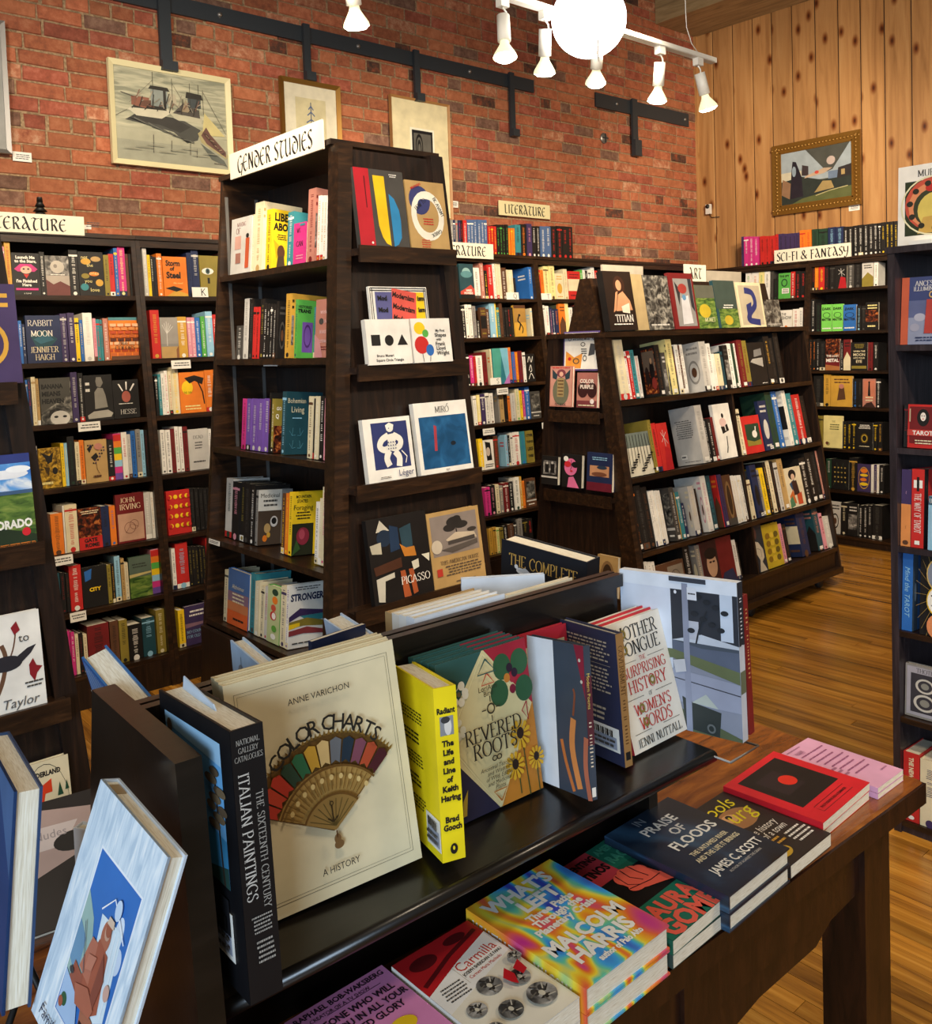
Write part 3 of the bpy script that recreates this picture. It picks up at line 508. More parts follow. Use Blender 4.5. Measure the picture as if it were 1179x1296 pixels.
# ------------------------------------------------------------------ framed pictures
def picture(loc, rotz, w_, h_, fw_, fm, prims, label, mat_w=0, mat_c='d8cfae', tilt=0, inner=None, glassy=False, cat='picture', ground='wash'):
    t = thing('framed_picture', label, cat, loc, (tilt, 0, rotz)); b = MB()
    for q in ([(0, 0), (w_, 0), (w_-fw_, fw_), (fw_, fw_)], [(w_, 0), (w_, h_), (w_-fw_, h_-fw_), (w_-fw_, fw_)], [(w_, h_), (0, h_), (fw_, h_-fw_), (w_-fw_, h_-fw_)], [(0, h_), (0, 0), (fw_, fw_), (fw_, h_-fw_)]):
        b.add([(x, -.022 if i < 2 else -.012, z) for i, (x, z) in enumerate(q)]+[(x, .004, z) for x, z in q], [(0, 1, 2, 3), (4, 7, 6, 5), (0, 4, 5, 1), (1, 5, 6, 2), (2, 6, 7, 3), (3, 7, 4, 0)], fm)
    if inner:
        gg = random.Random(5)
        for i in range(90):
            u = i/90*2*(w_+h_); p_ = (u, fw_*.5) if u < w_ else ((w_-fw_*.5, u-w_) if u < w_+h_ else ((u-w_-h_, h_-fw_*.5) if u < 2*w_+h_ else (fw_*.5, u-2*w_-h_)))
            b.lathe([(.013, 0), (.009, .006), (0, .009)], (p_[0], -.016, p_[1]), fm, 6, (0, -1, 0))
    b.build('frame', t)
    if inner:
        e = MB(); f2 = fw_*.86
        for x0, x1, z0, z1 in ((f2, w_-f2, f2, f2+.008), (f2, w_-f2, h_-f2-.008, h_-f2), (f2, f2+.008, f2, h_-f2), (w_-f2-.008, w_-f2, f2, h_-f2)): e.box(x0, x1, -.016, -.008, z0, z1, inner)
        e.build('gilt_edge', t)
    m = mat_w; c = MB().box(fw_*.8, w_-fw_*.8, -.006, .002, fw_*.8, h_-fw_*.8, mat_c if m else ground)
    if m: c.box(fw_+m, w_-fw_-m, -.0065, -.005, fw_+m, h_-fw_-m, ground)
    k = fw_+m; put(c, prims, (k, -.0066 if m else -.006, k), (1, 0, 0), (0, 0, 1), w_-2*k, h_-2*k, .0002); c.build('canvas' if not m else 'mounted_print', t); return t
DK, MD, LT = '35332e', '5e5648', 'e0dcc8'
boats = [('r', '9a9a86', 0, 0, 1, .22), ('r', 'a8a68e', 0, .22, 1, .34), ('p', '4c4c46', [(.08, .43), (.3, .4), (.5, .36), (.62, .25), (.72, .3), (.75, .42), (.6, .5), (.4, .47), (.2, .53)]), ('p', '3c3a36', [(.1, .44), (.38, .42), (.56, .36), (.66, .44), (.5, .52), (.18, .52)]),
    ('p', 'c8c2aa', [(.11, .55), (.18, .49), (.4, .49), (.5, .58), (.46, .6), (.14, .58)]), ('p', DK, [(.13, .57), (.45, .585), (.42, .62), (.2, .62)]), ('p', '8a5a48', [(.14, .6), (.27, .58), (.3, .7), (.14, .7)]), ('p', '6a4a3c', [(.2, .6), (.34, .6), (.33, .68), (.23, .66)]), ('r', '8c938c', .31, .62, .46, .82), ('r', DK, .42, .6, .445, .8), ('p', DK, [(.29, .8), (.48, .8), (.46, .84), (.31, .84)]),
    ('p', 'b8b49a', [(.47, .56), (.54, .5), (.76, .49), (.77, .56)]), ('p', '55504a', [(.5, .57), (.75, .55), (.74, .64), (.6, .7)]), ('p', '9a8a70', [(.58, .6), (.62, .74), (.66, .6)]), ('r', '4a5050', .64, .66, .76, .76), ('p', DK, [(.62, .76), (.78, .76), (.77, .82), (.63, .83)]), ('p', 'b0a890', [(.46, .66), (.54, .66), (.53, .78), (.47, .78)]),
    ('p', 'c9bd84', [(.79, .62), (.98, .38), (.76, .36)]), ('p', 'a89c70', [(.72, .38), (.75, .28), (.98, .12), (1, .16), (.8, .34), (.76, .42)]), ('p', '6a4c44', [(.75, .36), (.8, .46), (.84, .38), (.98, .2), (.98, .14), (.8, .27)]), ('p', '5c6058', [(.74, .27), (.96, .1), (.99, .03), (.84, .1)])] + \
    [('l', '3a3832', [(x, .6), (x, y)], .004) for x, y in ((.33, .99), (.5, .95), (.66, .93), (.74, .93), (.78, .88))]+[('l', '6a665a', [(.33, .9), (.12, .62)], .0025), ('l', '6a665a', [(.5, .9), (.62, .66)], .0025), ('l', '6a665a', [(.78, .86), (.99, .4)], .004), ('l', '55524a', [(.05, .72), (.16, .69)], .006), ('l', '55524a', [(0, .46), (.1, .54)], .003)]+ \
    [('l', '55524a', [(x, a), (x+.005, b)], .006) for x, a, b in ((.31, .1, .3), (.47, .14, .26), (.64, .12, .26), (.7, .1, .2))]+[('g', '6a665a', .86, .04, .97, .07, 1)]+[('l', ('3a3430', '7a5a4c', 'a89c88', '2c2a28', '8a8476')[i % 5], [(.14+.0215*i, .56+.03*((i*7) % 5)), (.16+.0215*i+.01*((i*3) % 4), .60+.035*((i*5) % 6))], .007) for i in range(28)]+[('l', ('4c4a44', '6a6a60')[i % 2], [(.12+.03*i, .46-.012*i+.01*(i % 3)), (.2+.028*i, .43-.01*i)], .009) for i in range(18)]+[('l', ('6a4c44', '3c3632', 'a08c70')[i % 3], [(.76+.013*i, .40-.018*i), (.80+.012*i, .34-.014*i+.03*(i % 2))], .006) for i in range(14)]+[('l', '8e8c7a', [(.05+.1*i, .12+.03*(i % 3)), (.2+.1*i, .12+.03*(i % 3))], .006) for i in range(8)]
picture((1.735, 4.672, 2.568), 0, .67, .53, .028, M_IVORY, boats, 'cream-framed painting of moored fishing boats on the brick wall')
tree = [('l', '44546a', [(.5, .2), (.5, .95)], .03)]+[('l', '56668a', [(.5, y), (.5+s*d, y-.05)], .035) for y, d in ((.9, .08), (.82, .12), (.72, .16), (.62, .2), (.52, .24)) for s in (-1, 1)]+[('p', '8a98a8', [(.15, .1), (.8, .1), (.6, .35), (.4, .36)])]
picture((2.722, 4.672, 2.53), 0, .41, .64, .026, M_GILT, tree, 'gold-framed drawing of a bare fir tree behind the section sign', .075, 'ddd6bc', 0, None, ground='ccc29a')
arch = [('r', '16161a', 0, 0, 1, 1), ('r', '5c5a54', .08, .1, .92, .93), ('o', '141414', .34, .62, .18, .3, .75), ('o', '1e1e1e', .34, .55, .1, .24, .6), ('r', '1c1c1c', .05, .05, .95, .3), ('e', 'd8d4c8', .72, .22, .16, .12), ('e', 'efece0', .6, .2, .08, .07), ('e', '26221e', .74, .24, .04, .03), ('e', '26221e', .66, .17, .03, .03)]
t = picture((3.512, 4.672, 2.42), 0, .49, .765, .012, 'a87a48', [], 'large cream print with a small dark photograph on the brick wall', ground='ddd2aa')
c = MB().box(0, .20, -.0025, 0, 0, .31, 'e8e4d0'); put(c, arch, (.014, -.0025, .014), (1, 0, 0), (0, 0, 1), .172, .282, .0002); o = c.build('photograph', t); o.location = (.155, -.0068, .27)
surr = [('r', '9aa6ac', 0, .4, 1, 1), ('r', 'c4beA6'.lower(), 0, .45, .3, .62), ('p', '4a4c46', [(.36, 1), (.98, 1), (.74, .55), (.66, .52)]), ('p', '2c3430', [(0, 0), (1, 0), (1, .42), (.6, .38), (.3, .5), (0, .45)]), ('p', '5a6038', [(.15, 0), (1, 0), (1, .2), (.6, .14), (.3, .08)]), ('p', '23202a', [(.13, .1), (.32, .12), (.3, .5), (.22, .8), (.17, .82), (.15, .6)]),
    ('e', '8a9aa6', .19, .62, .03, .1), ('p', '3c3436', [(.3, .52), (.4, .5), (.4, .68), (.31, .72)]), ('p', '8a6a50', [(0, .2), (.12, .1), (.14, .4), (.02, .5)]), ('p', 'a08a5a', [(.48, .16), (.6, .36), (.72, .34), (.76, .2)]), ('p', 'b8a088', [(.34, .46), (.62, .5), (.74, .58), (.62, .6), (.36, .5)]),
    ('r', '6a7c94', .68, .38, .82, .52), ('p', '302c2c', [(.8, .36), (1, .4), (1, .6), (.82, .56)]), ('r', 'a89060', .86, .42, .91, .52), ('e', 'b8a8a0', .72, .72, .06, .08), ('e', 'c04a3c', .52, .54, .03, .03), ('l', 'b0a878', [(.5, .1), (.7, .16), (.95, .2)], .012)]
picture((6.892, 3.955, 2.545), -math.pi/2, .735, .565, .075, M_GILT, surr, 'ornate gilt-framed dark landscape painting on the pine wall', inner=M_GILT, ground='5a5a4c')
for x, y, z, r_, lb in ((1.27, WY-.016, 2.535, 0, 'small white price card left of the framed boats, under a picture edge'), (3.99, WY-.016, 2.51, 0, 'small white price card on the bricks right of the tall unit'), (6.905, 3.33, 2.505, -math.pi/2, 'small white price card under the gilt-framed painting'), (1.50, 4.44, 2.1955, 0, 'tiny cream card standing on the left wall bookcase')):
    b = MB().box(0, .085 if z > 2.3 else .035, -.002, 0, 0, .045 if z > 2.3 else .02, M_CARD); put(b, [('g', '4a4a50', .1, .2, .9, .8, 3)], (0, -.002, 0), (1, 0, 0), (0, 0, 1), .085, .045)
    o = b.build('price_card', label=lb, cat='card'); o.location = (x, y, z); o.rotation_euler = (0, 0, r_)
picture((.70, 4.672, 2.56), 0, .56, .62, .02, M_METAL, [], 'silver-framed picture cut off at the left edge of the photo', ground='8a8a86')
# small tree-like ornament on the left case
b = MB(); b.lathe([(.0, 0), (.03, 0), (.028, .02), (.008, .03), (.006, .06)], (0, 0, 0), 'k', 10)
for i in range(5): b.lathe([(.0, .03+i*.022+.012), (.05-.009*i, .03+i*.022), (.012, .03+i*.022+.022)], (0, 0, 0), 'k', 9)
b.build('tree_ornament', label='small black tree-shaped ornament on top of the left wall bookcase', cat='ornament').location = (1.318, 4.47, 2.195)
# sensor, vent disc
t = thing('motion_sensor', 'small white sensor with a black eye on the pine wall', 'sensor', (6.895, 4.572, 2.64), (0, 0, -math.pi/2)); b = MB().box(-.022, .022, -.03, .0, 0, .085, M_WHITEM); b.build('body', t)
MB().lathe([(0, .014), (.014, .012), (.02, 0)], (0, -.03, .066), 'k', 14, (0, -1, 0)).build('lens', t); MB().tube([(0, -.005, 0), (.02, -.004, -.03), (.1, -.003, -.035)], .003, 'k', 6).build('cable', t)
t = thing('wall_anchor', 'round metal anchor plate set in the bricks', 'anchor plate', (5.634, WY-.012, 3.169)); MB().lathe([(0, .012), (.03, .012), (.042, 0)], (0, 0, 0), M_METAL, 16, (0, -1, 0)).build('disc', t); MB().box(-.035, .035, -.018, -.012, -.004, .004, M_STEEL).box(-.004, .004, -.018, -.012, -.035, .035, M_STEEL).build('cross_slot', t)
# ------------------------------------------------------------------ lamps
tr = thing('lighting_track', 'white lighting track hanging under the ceiling', 'track', (0, 2.6, 2.955))
MB().box(1.3, 3.985, -.018, .018, -.012, .012, M_WHITEM).build('rail', tr); MB().box(1.3, 3.96, -.022, -.019, -.010, -.003, M_WHITEM).box(1.3, 3.96, .019, .022, -.010, -.003, M_WHITEM).build('rail_lip', tr)
for x in (1.6, 2.3): MB().tube([(x, 0, .012), (x, 0, CZ-2.955)], .005, M_WHITEM, 6).build('rod', tr)
MB().tube([(3.86, 0, .012), (3.8, .0, .05), (3.76, 0, .12), (3.755, 0, .2), (3.755, 0, CZ-2.96)], .0022, M_WHITEM, 6).build('cable', tr)
heads = [(1.806, (.3, .25, -1)), (2.53, (-.12, -.15, -1)), (2.77, (.25, .3, -1)), (3.10, (.45, .5, -1)), (3.545, (.1, .2, -1)), (3.85, (.35, -.05, -1))]
words = ['leftmost', 'second from left', 'just left of the globe', 'half behind the globe', 'just right of the globe', 'at the right end of the track']
for (x, d), wd in zip(heads, words):
    t = thing('spot_lamp', 'white track spotlight with a lit bulb, '+wd, 'lamp', (x, 2.6, 2.943), group='spotlights on the ceiling track'); d = Vector(d).normalized()
    MB().box(-.022, .022, -.016, .016, -.035, 0, M_WHITEM).build('adapter', t)
    p0 = Vector((0, 0, -.05)); MB().tube([(0, 0, -.035), (.018, 0, -.05), (.02, 0, -.07)]+[p0+d*.05], .004, M_WHITEM, 6).build('stem', t)
    MB().lathe([(0, .0), (.026, .0), (.027, .105), (.022, .107), (0, .107)], p0+d*.02, M_WHITEM, 18, d).build('cylinder_housing', t)
    MB().lathe([(.016, .0), (.02, .02), (.044, .06), (.047, .072)], p0+d*.122, plain('bulb_collar', 'd8d4b0', .4, 0, .6, (1, .95, .6, 1)), 18, d).build('bulb_reflector', t)
    MB().lathe([(.046, .0), (.03, .012), (0, .015)], p0+d*.194, M_BULB, 18, d).build('bulb_lens', t)
    P0 = Vector((x, 2.6, 2.943))+p0+d*.22; spot('spot_light', P0, P0+d*2+Vector((0, 1.2, 0)), 22, WARM, 100, .7, .04)
t = thing('globe_lamp', 'large round white glowing globe lamp in front of the track', 'lamp', (2.815, 2.404, 2.863))
MB().lathe([(.148*math.sin(i*math.pi/20), -.148*math.cos(i*math.pi/20)) for i in range(21)], (0, 0, 0), M_GLOBE, 36).build('globe', t); MB().tube([(0, 0, .14), (0, 0, CZ-2.863)], .004, M_WHITEM, 6).build('cord', t)
MB().lathe([(.03, .14), (.035, .16), (.0, .175)], (0, 0, 0), M_WHITEM, 14).build('cap', t)
v = Vector((2.66, 2.235, 2.72)); t = thing('pull_string', 'thin pull string hanging in front of the globe lamp', 'string', v)
MB().tube([(0, 0, 1.7), (0, 0, .05), (.004, 0, .0)], .0016, M_WHITEM, 5).build('string', t); MB().tube([(.004, 0, 0), (.007, 0, -.03), (.002, 0, -.06), (.008, 0, -.09)], [.002, .004, .005, .003], M_WHITEM, 6).build('knot', t)
t = thing('ceiling_wire', 'thin white wire hanging from the ceiling near the beam', 'wire', (5.35, 3.3, 4.43)); MB().tube([(0, 0, 0), (0, 0, -.22), (.01, 0, -.24)], .004, M_WHITEM, 5).build('wire', t)
# ------------------------------------------------------------------ cover designs (fractions of the cover)
T = lambda s, x, y, h, c='w', st='s', mw=.9, *r: ('t', c, s, x, y, h, st, mw)+r
DES = {
 'launch': [T('Launch Me', .5, .9, .07, 'w', 'B'), T('to the Stars,', .5, .81, .07, 'w', 'B'), ('p', 'm', [(.08, .62), (.3, .74), (.7, .74), (.92, .62), (.8, .56), (.2, .56)]), ('e', 'e0b8a0', .5, .6, .2, .09), ('e', 'k', .42, .62, .04, .02), ('e', 'k', .58, .62, .04, .02), ('p', 'r', [(.4, .5), (.6, .5), (.5, .4)]), T("I'm Finished", .5, .34, .07, 'w', 'B'), T('Here', .5, .25, .07, 'w', 'B'), ('r', 'm', .1, .12, .9, .17), T('a novel', .5, .05, .04)],
 'moon': [('r', 'b0a498', 0, 0, 1, .5), ('r', 'silver', 0, .5, 1, 1), ('e', 'c0b8ac', .5, .72, .3, .16), ('e', '8a827a', .42, .74, .08, .05), ('p', '6a3834', [(0, .0), (1, 0), (1, .24), (.6, .36), (.3, .28), (0, .4)]), ('g', 'w', .2, .5, .8, .55, 1)],
 'ones': [('e', 'H', .3, .78, .2, .07), ('e', 'a', .7, .84, .2, .06), ('e', 'H', .8, .3, .15, .08), ('e', 't', .2, .2, .16, .08), ('e', 'o', .6, .5, .2, .05), ('e', 'h', .25, .45, .16, .06), T('not', .25, .88, .08, 'Y'), T('the', .45, .7, .08, 'Y'), T('ones', .6, .52, .08, 'Y'), T('you', .35, .34, .08, 'Y'), T('love', .6, .14, .09, 'Y')],
 'rabbit': [('p', 'T', [(.1, .6), (.5, .7), (.9, .5), (.7, .35), (.3, .3)]), ('p', '2f5f70', [(.2, .5), (.6, .62), (.8, .48), (.4, .4)]), T('RABBIT', .42, .84, .12, 's', 'f', .75), T('MOON', .45, .62, .12, 'w', 'f', .7), T('JENNIFER', .5, .28, .12, 'c', 'f', .8), T('HAIGH', .5, .12, .12, 'c', 'f', .55)],
 'bricks': [('r', '4a8088', 0, .93, 1, 1)]+[('r', ('c0602c', 'd88a4c', '5a2a1c', 'b84a24', 'e0b088')[(i*3+j*5) % 5], max(0, j*.26-.13*(i % 2)+.015), i*.085+.1, min(1, j*.26+.23-.13*(i % 2)), i*.085+.17) for i in range(9) for j in range(5) if j*.26-.13*(i % 2)+.02 < 1]+[T('ALL', .45, .42, .1, 'k', 'f', .5), T('COLORS', .5, .28, .1, 'k', 'f', .8), ('r', 'n', 0, 0, 1, .09)],
 'banana': [('r', 'fog', 0, 0, 1, 1), ('p', '4c4a44', [(0, .25), (.95, .62), (1, 1), (0, 1)]), T('BANANA', .4, .82, .1, '1c1c1a', 'B', .7), T('MEANS', .36, .66, .1, '1c1c1a', 'B', .6), T('HEAVEN', .4, .5, .1, '1c1c1a', 'B', .7), ('e', 's', .6, .12, .32, .16), ('e', 'k', .47, .15, .07, .025), ('e', 'k', .75, .15, .07, .025), ('p', '2a2826', [(.2, .1), (.28, .3), (.5, .33), (.3, .22)])],
 'statue': [('p', '7a766e', [(.45, .95), (.62, .95), (.68, .82), (.58, .72), (.45, .75), (.42, .86)]), ('p', '8a867c', [(.35, .25), (.36, .62), (.48, .72), (.66, .7), (.74, .55), (.8, .28)]), ('p', 'a8a498', [(.08, .12), (.3, .2), (.8, .22), (.98, .14), (.9, .06), (.1, .04)]), ('g', 'w', .05, .88, .2, .6, 2)],
 'hesse': [('p', 'e8e4dc', [(.2, .9), (.26, .9), (.4, .72), (.36, .7)]), ('p', 'e8e4dc', [(.5, .95), (.56, .95), (.54, .74), (.5, .74)]), ('p', 'e8e4dc', [(.8, .9), (.86, .88), (.68, .7), (.64, .72)]), ('e', 'a85a4c', .5, .56, .17, .15), ('g', 'w', .2, .36, .8, .4, 1), T('HESSE', .55, .17, .12, 's', 'f', .6)],
 'leaf': [('r', 'gold', 0, 0, 1, 1), ('p', 'k', [(.1, .9), (.5, .8), (.7, .9), (.6, .65), (.4, .6), (.3, .75)]), ('p', '3a2a10', [(.2, .55), (.5, .5), (.4, .3)]), ('e', 'k', .72, .42, .12, .09), ('g', 'Y', .1, .06, .6, .2, 1)],
 'doodle': [('p', 'k', [(.1, .8), (.3, .9), (.34, .84), (.2, .7)]), ('p', 'k', [(.25, .6), (.5, .7), (.6, .6), (.4, .5)])]+[('e', 'U' if i % 2 else 'k', .15+.1*((i*7) % 8), .88-.07*(i % 7), .04, .02) for i in range(16)]+[('e', 'q', .6, .84, .18, .08), ('l', 'n', [(.45, .5), (.5, .3), (.6, .2)], .02), ('g', 'n', .3, .2, .7, .1, 1)],
 'gate': [('r', 'embers', 0, .3, 1, 1), ('r', 'r', 0, 0, 1, .3), T('GATE', .5, .22, .09, 'k', 'B', .7), T('ROME', .55, .1, .09, 'k', 'B', .8), ('g', 'c', .1, .95, .9, .85, 2)],
 'irving': [('r', 'c49a80', .05, .04, .95, .6), T('JOHN', .42, .88, .1, 'c', 'f', .7), T('IRVING', .5, .74, .11, 'c', 'f', .85), ('o', '7a4a3c', .45, .3, .2, .12, .92), ('o', '7a4a3c', .6, .36, .16, .1, .92), ('l', '7a4a3c', [(.3, .2), (.5, .38), (.75, .3)], .012)],
 'yellowcity': [('p', 'b', [(.1, .9), (.4, .95), (.35, .7), (.12, .65)]), ('p', 'k', [(.1, .55), (.9, .6), (1, .2), (.7, .3), (.4, .2), (.1, .3)]), ('e', 'k', .75, .84, .14, .08), T('CITY', .5, .44, .09, 'y', 'B', .5)],
 'meadow': [('r', '5a6a5c', 0, .5, 1, 1), ('r', 'meadow', 0, 0, 1, .5), ('p', 'c8b878', [(0, .5), (1, .56), (1, .6), (0, .58)]), ('g', '3a4038', .1, .85, .8, .72, 2)],
 'storm': [('p', 'o', [(0, .1), (.2, 1), (.95, .85), (1, .1)]), ('p', 'H', [(.2, .05), (.5, .16), (1, .06), (1, 0), (.1, 0)]), T('Storm', .42, .84, .15, 'k', 'B', .6), T('of', .38, .7, .1, 'k', 'B', .2), T('Steel', .42, .54, .16, 'k', 'B', .6), ('p', 'k', [(.05, .2), (.4, .26), (.8, .18), (.5, .12)]), T('the novel', .6, .34, .05, 'Y', 'i', .4)],
 'eye': [('e', 'w', .4, .62, .3, .08), ('e', '3a5a5a', .4, .62, .11, .07), ('e', 'k', .4, .62, .05, .035), ('r', 'k', .36, .32, .48, .46)],
 'tree': [('r', '9a948c', 0, .35, 1, 1), ('r', 'a', 0, 0, 1, .28), ('p', '8a5a3c', [(.85, 0), (1, 0), (1, .3), (.85, .2)])]+[('l', 'd8d4cc', [(.35, .3), (.36, .6), (.36+.06*i, .9-.02*abs(i))], .025) for i in (-4, -2, 0, 2, 4, 6)],
 'sun': [('e', 'y', .3, .62, .22, .17), ('p', '1c1410', [(.2, .86), (.6, .92), (.98, .84), (.9, .68), (.6, .78), (.4, .72)]), ('l', '1c1410', [(.95, .2), (.9, .5), (.7, .8)], .05), ('g', 'Y', .15, .2, .8, .06, 2), T('THE SUN', .3, .5, .05, 'k', 'f', .3)],
 'dead': [('g', 'E', .3, .7, .7, .5, 3), T('DEAD', .5, .8, .08, 'E', 'f', .5), ('g', 'E', .2, .24, .8, .16, 1)],
 'moons': [('e', 'y', .14+.24*i, .86-.22*j, .09, .05) for i in range(4) for j in range(4)]+[('e', 'r', .2+.24*i if i > 1 else .1+.24*i, .86-.22*j, .07, .045) for i in (0, 2, 3) for j in range(4)],
 'country': [T('NO COUNTRY', .5, .34, .07, 'l', 'f'), T('FOR OLD MEN', .5, .22, .07, 'l', 'f'), ('g', 'w', .15, .9, .85, .7, 2), ('p', '8a6a7a', [(0, .45), (1, .5), (1, .55), (0, .56)])],
 'making': [T('MAKING', .5, .88, .07, 'R', 'f', .8), T('OF', .35, .77, .1, 'R', 'f', .3), ('r', 'c89a8c', .2, .45, .5, .68), ('r', '9a6a5c', .25, .2, .5, .38), ('p', 'b8502c', [(.72, .1), (.9, .1), (.92, .62), (.74, .62)]), ('e', 'k', .82, .66, .07, .04)],
 'ca': [],
 'liberate': [T('LIBE', .6, .88, .13, 'k', 'B', .9), T('ABO', .55, .72, .15, 'k', 'B', .95), ('g', 'k', .3, .6, .95, .5, 3), ('p', 'c0a020', [(.1, .5), (.5, .4), (.8, .3), (.3, .2)]), ('e', 'n', .6, .3, .25, .12), ('p', '4a3a2c', [(.3, 0), (.9, 0), (.8, .25), (.4, .22)])],
 'weown': [T('WE', .4, .82, .1, 'k', 'F', .6), T('CAN', .5, .5, .12, 'k', 'F', .7), ('g', 'p', .2, .25, .8, .12, 2), ('r', 't', .5, .92, .9, .97)],
 'green': [('r', 'u', .3, .1, 1, .62), ('o', '4a2a6a', .65, .38, .25, .2, .8), T('HISTORIES', .45, .88, .05, 'k', 'b'), T('TRANS', .4, .81, .06, 'k', 'B')],
 'wayward': [T('WAYWARD', .6, .78, .055, 'e8c8c8', 'f', .7), ('e', 'E', .35, .62, .14, .055), T('LIVES', .65, .62, .055, 'e8c8c8', 'f', .35), T('BEAUTIFUL', .6, .44, .055, 'e8c8c8', 'f', .75), T('EXPERIMENTS', .58, .28, .05, 'e8c8c8', 'f', .85), ('g', 'R', .2, .2, .8, .12, 2), ('p', 'c88a8c', [(0, 0), (.5, 0), (.3, .3), (0, .4)])],
 'goq': [('r', 'embers', 0, 0, 1, .5), T('GO', .6, .82, .12, 'w', 'b', .6), T('Q', .4, .68, .13, 'w', 'b', .4)],
 'bohemian': [T('Bohemian', .5, .86, .1, 'c', 's', .85), T('Living', .55, .72, .12, 'c', 's', .6), ('g', 'l', .3, .6, .8, .56, 1)]+[('l', '4c8496', [(.5+.4*(i % 2)-.2, .3-.2*(i//6)), (.5+.4*(i % 2)-.2+.16*math.cos((i % 6)*.6+.1), .3-.2*(i//6)+.13*math.sin((i % 6)*.6+.1))], .018) for i in range(12)],
 'medicinal': [('r', 'd8d4c8', 0, .62, 1, 1), ('r', '4a3c30', 0, 0, 1, .62), T('Medicinal', .5, .9, .08, 'k', 's', .8), ('g', 'E', .2, .84, .8, .68, 2), ('e', 'a', .4, .3, .14, .09), ('e', 'c8c4c0', .68, .42, .16, .1), ('e', 'k', .68, .43, .11, .06), ('e', 'o', .3, .12, .1, .06), ('e', 'H', .45, .18, .08, .05)],
 'foraging': [('r', '2a2c1c', 0, 0, 1, .5), T('MOUNTAIN', .5, .93, .05, 'k', 'b', .7), T('STATES', .45, .86, .05, 'k', 'b', .5), T('Foraging', .5, .76, .08, 'k', 's', .9), ('g', 'k', .15, .7, .85, .56, 3), ('e', '8a2c3c', .5, .3, .3, .14), ('e', 'b04858', .45, .33, .14, .08), ('p', '3a5a2c', [(0, 0), (.4, .1), (.2, .25)])],
 'herbal': [('e', 'd87a9a', .7, .85, .25, .1), T('The', .4, .66, .07, 'k', 's', .5), T('Herb', .5, .54, .1, 'k', 's', .8), ('e', 'b08a6a', .7, .38, .25, .1), ('e', 'k', .75, .38, .08, .04), T('Bar', .4, .06, .06, 'k', 's', .4)],
 'alz': [('p', '4a6a9a', [(0, .6), (1, .6), (1, 1), (0, 1)]), ('r', '8a6a7a', 0, .42, 1, .6), ('r', 'c87a4c', 0, .26, 1, .42), ('r', 'd8602c', 0, 0, 1, .26), T('Alzheimer', .5, .7, .08, 'c', 's', .7), ('g', 'c', .2, .6, .8, .4, 3), ('g', 'k', .3, .16, .8, .08, 1)],
 'fruits': [('r', 'b8c08a', 0, 0, 1, 1), ('e', 'G', .6, .9, .25, .06), ('e', 'o', .6, .76, .22, .07), ('e', 'c8503c', .5, .62, .2, .06), ('e', 'r', .5, .48, .25, .08), ('e', 'w', .55, .48, .16, .06), ('e', '5a9a3c', .6, .26, .2, .06), ('e', 'w', .55, .12, .2, .05)],
 'stronger': [T('STRONGER', .5, .8, .17, 'B', 'B', .92), ('g', 'E', .15, .97, .85, .9, 2), ('p', 'U', [(0, .5), (.3, .62), (1, .55), (1, .5), (.3, .5), (0, .42)]), ('p', 't', [(.3, .5), (1, .5), (1, .4), (.5, .42)]), ('p', 'h', [(0, .42), (.5, .46), (1, .38), (1, .3), (.4, .34), (0, .32)]), ('p', 'y', [(0, .38), (.3, .4), (.3, .34), (0, .3)]), ('p', '8a3a3c', [(0, .28), (.5, .32), (1, .24), (1, .18), (.4, .22), (0, .2)]), ('g', 'E', .1, .1, .9, .05, 1)],
 'mountain': [('r', '2a4a52', 0, .3, 1, 1), ('e', '8ab0b0', .5, .75, .3, .14), ('e', '5a8a90', .5, .7, .4, .1), ('p', 'c04a3c', [(.0, .2), (.4, .3), (.75, .4), (1, .26), (1, .12), (0, .12)]), ('r', 'k', 0, 0, 1, .12), T('HARD', .6, .24, .06, 'w', 'B', .5), T('POWERS', .55, .16, .06, 'w', 'B', .7)],
 'dancer': [('r', 'n', 0, .9, 1, 1), ('r', 'a88040', 0, .45, 1, .9), ('l', 'k', [(.4, .65), (.3, .5), (.5, .4), (.35, .2)], .1, 1), ('l', 'k', [(.5, .42), (.7, .25), (.6, .1)], .07, 1), ('e', 'k', .45, .68, .1, .04)],
 'gradient': [('p', '4a9a8c', [(0, 0), (.4, 0), (.6, 1), (0, 1)]), ('p', '2f7a8a', [(.4, 0), (.8, 0), (.9, 1), (.6, 1)]), ('p', '7ab8d0', [(.5, 1), (.8, 0), (1, 0), (1, 1)]), ('p', 'b070b0', [(.6, 0), (1, 0), (1, .3)])],
 'script': [('l', 'w', [(.2, .7), (.4, .9), (.6, .7), (.8, .9)], .06, 1), ('l', 'w', [(.3, .4), (.5, .6), (.6, .4), (.4, .35)], .06, 1), ('l', 'w', [(.2, .1), (.5, .3), (.8, .1)], .06, 1)],
 'photo': [('r', 'fog', .08, .3, .92, .9), ('r', 's', 0, .2, 1, .25), ('g', 'w', .2, .14, .8, .06, 1)],
 'lady': [('p', 'k', [(.2, .95), (.7, .9), (.8, .3), (.3, .3)]), ('e', 'c8b8a8', .45, .6, .2, .15), ('g', 'k', .1, .2, .9, .06, 2)],
 'think': [T('OTHER', .5, .86, .1, 'k', 'B'), T('THINGS', .5, .66, .1, 'k', 'B'), T('LIKE', .5, .44, .1, 'k', 'B', .7), T('THESE', .5, .22, .1, 'k', 'B', .7)],
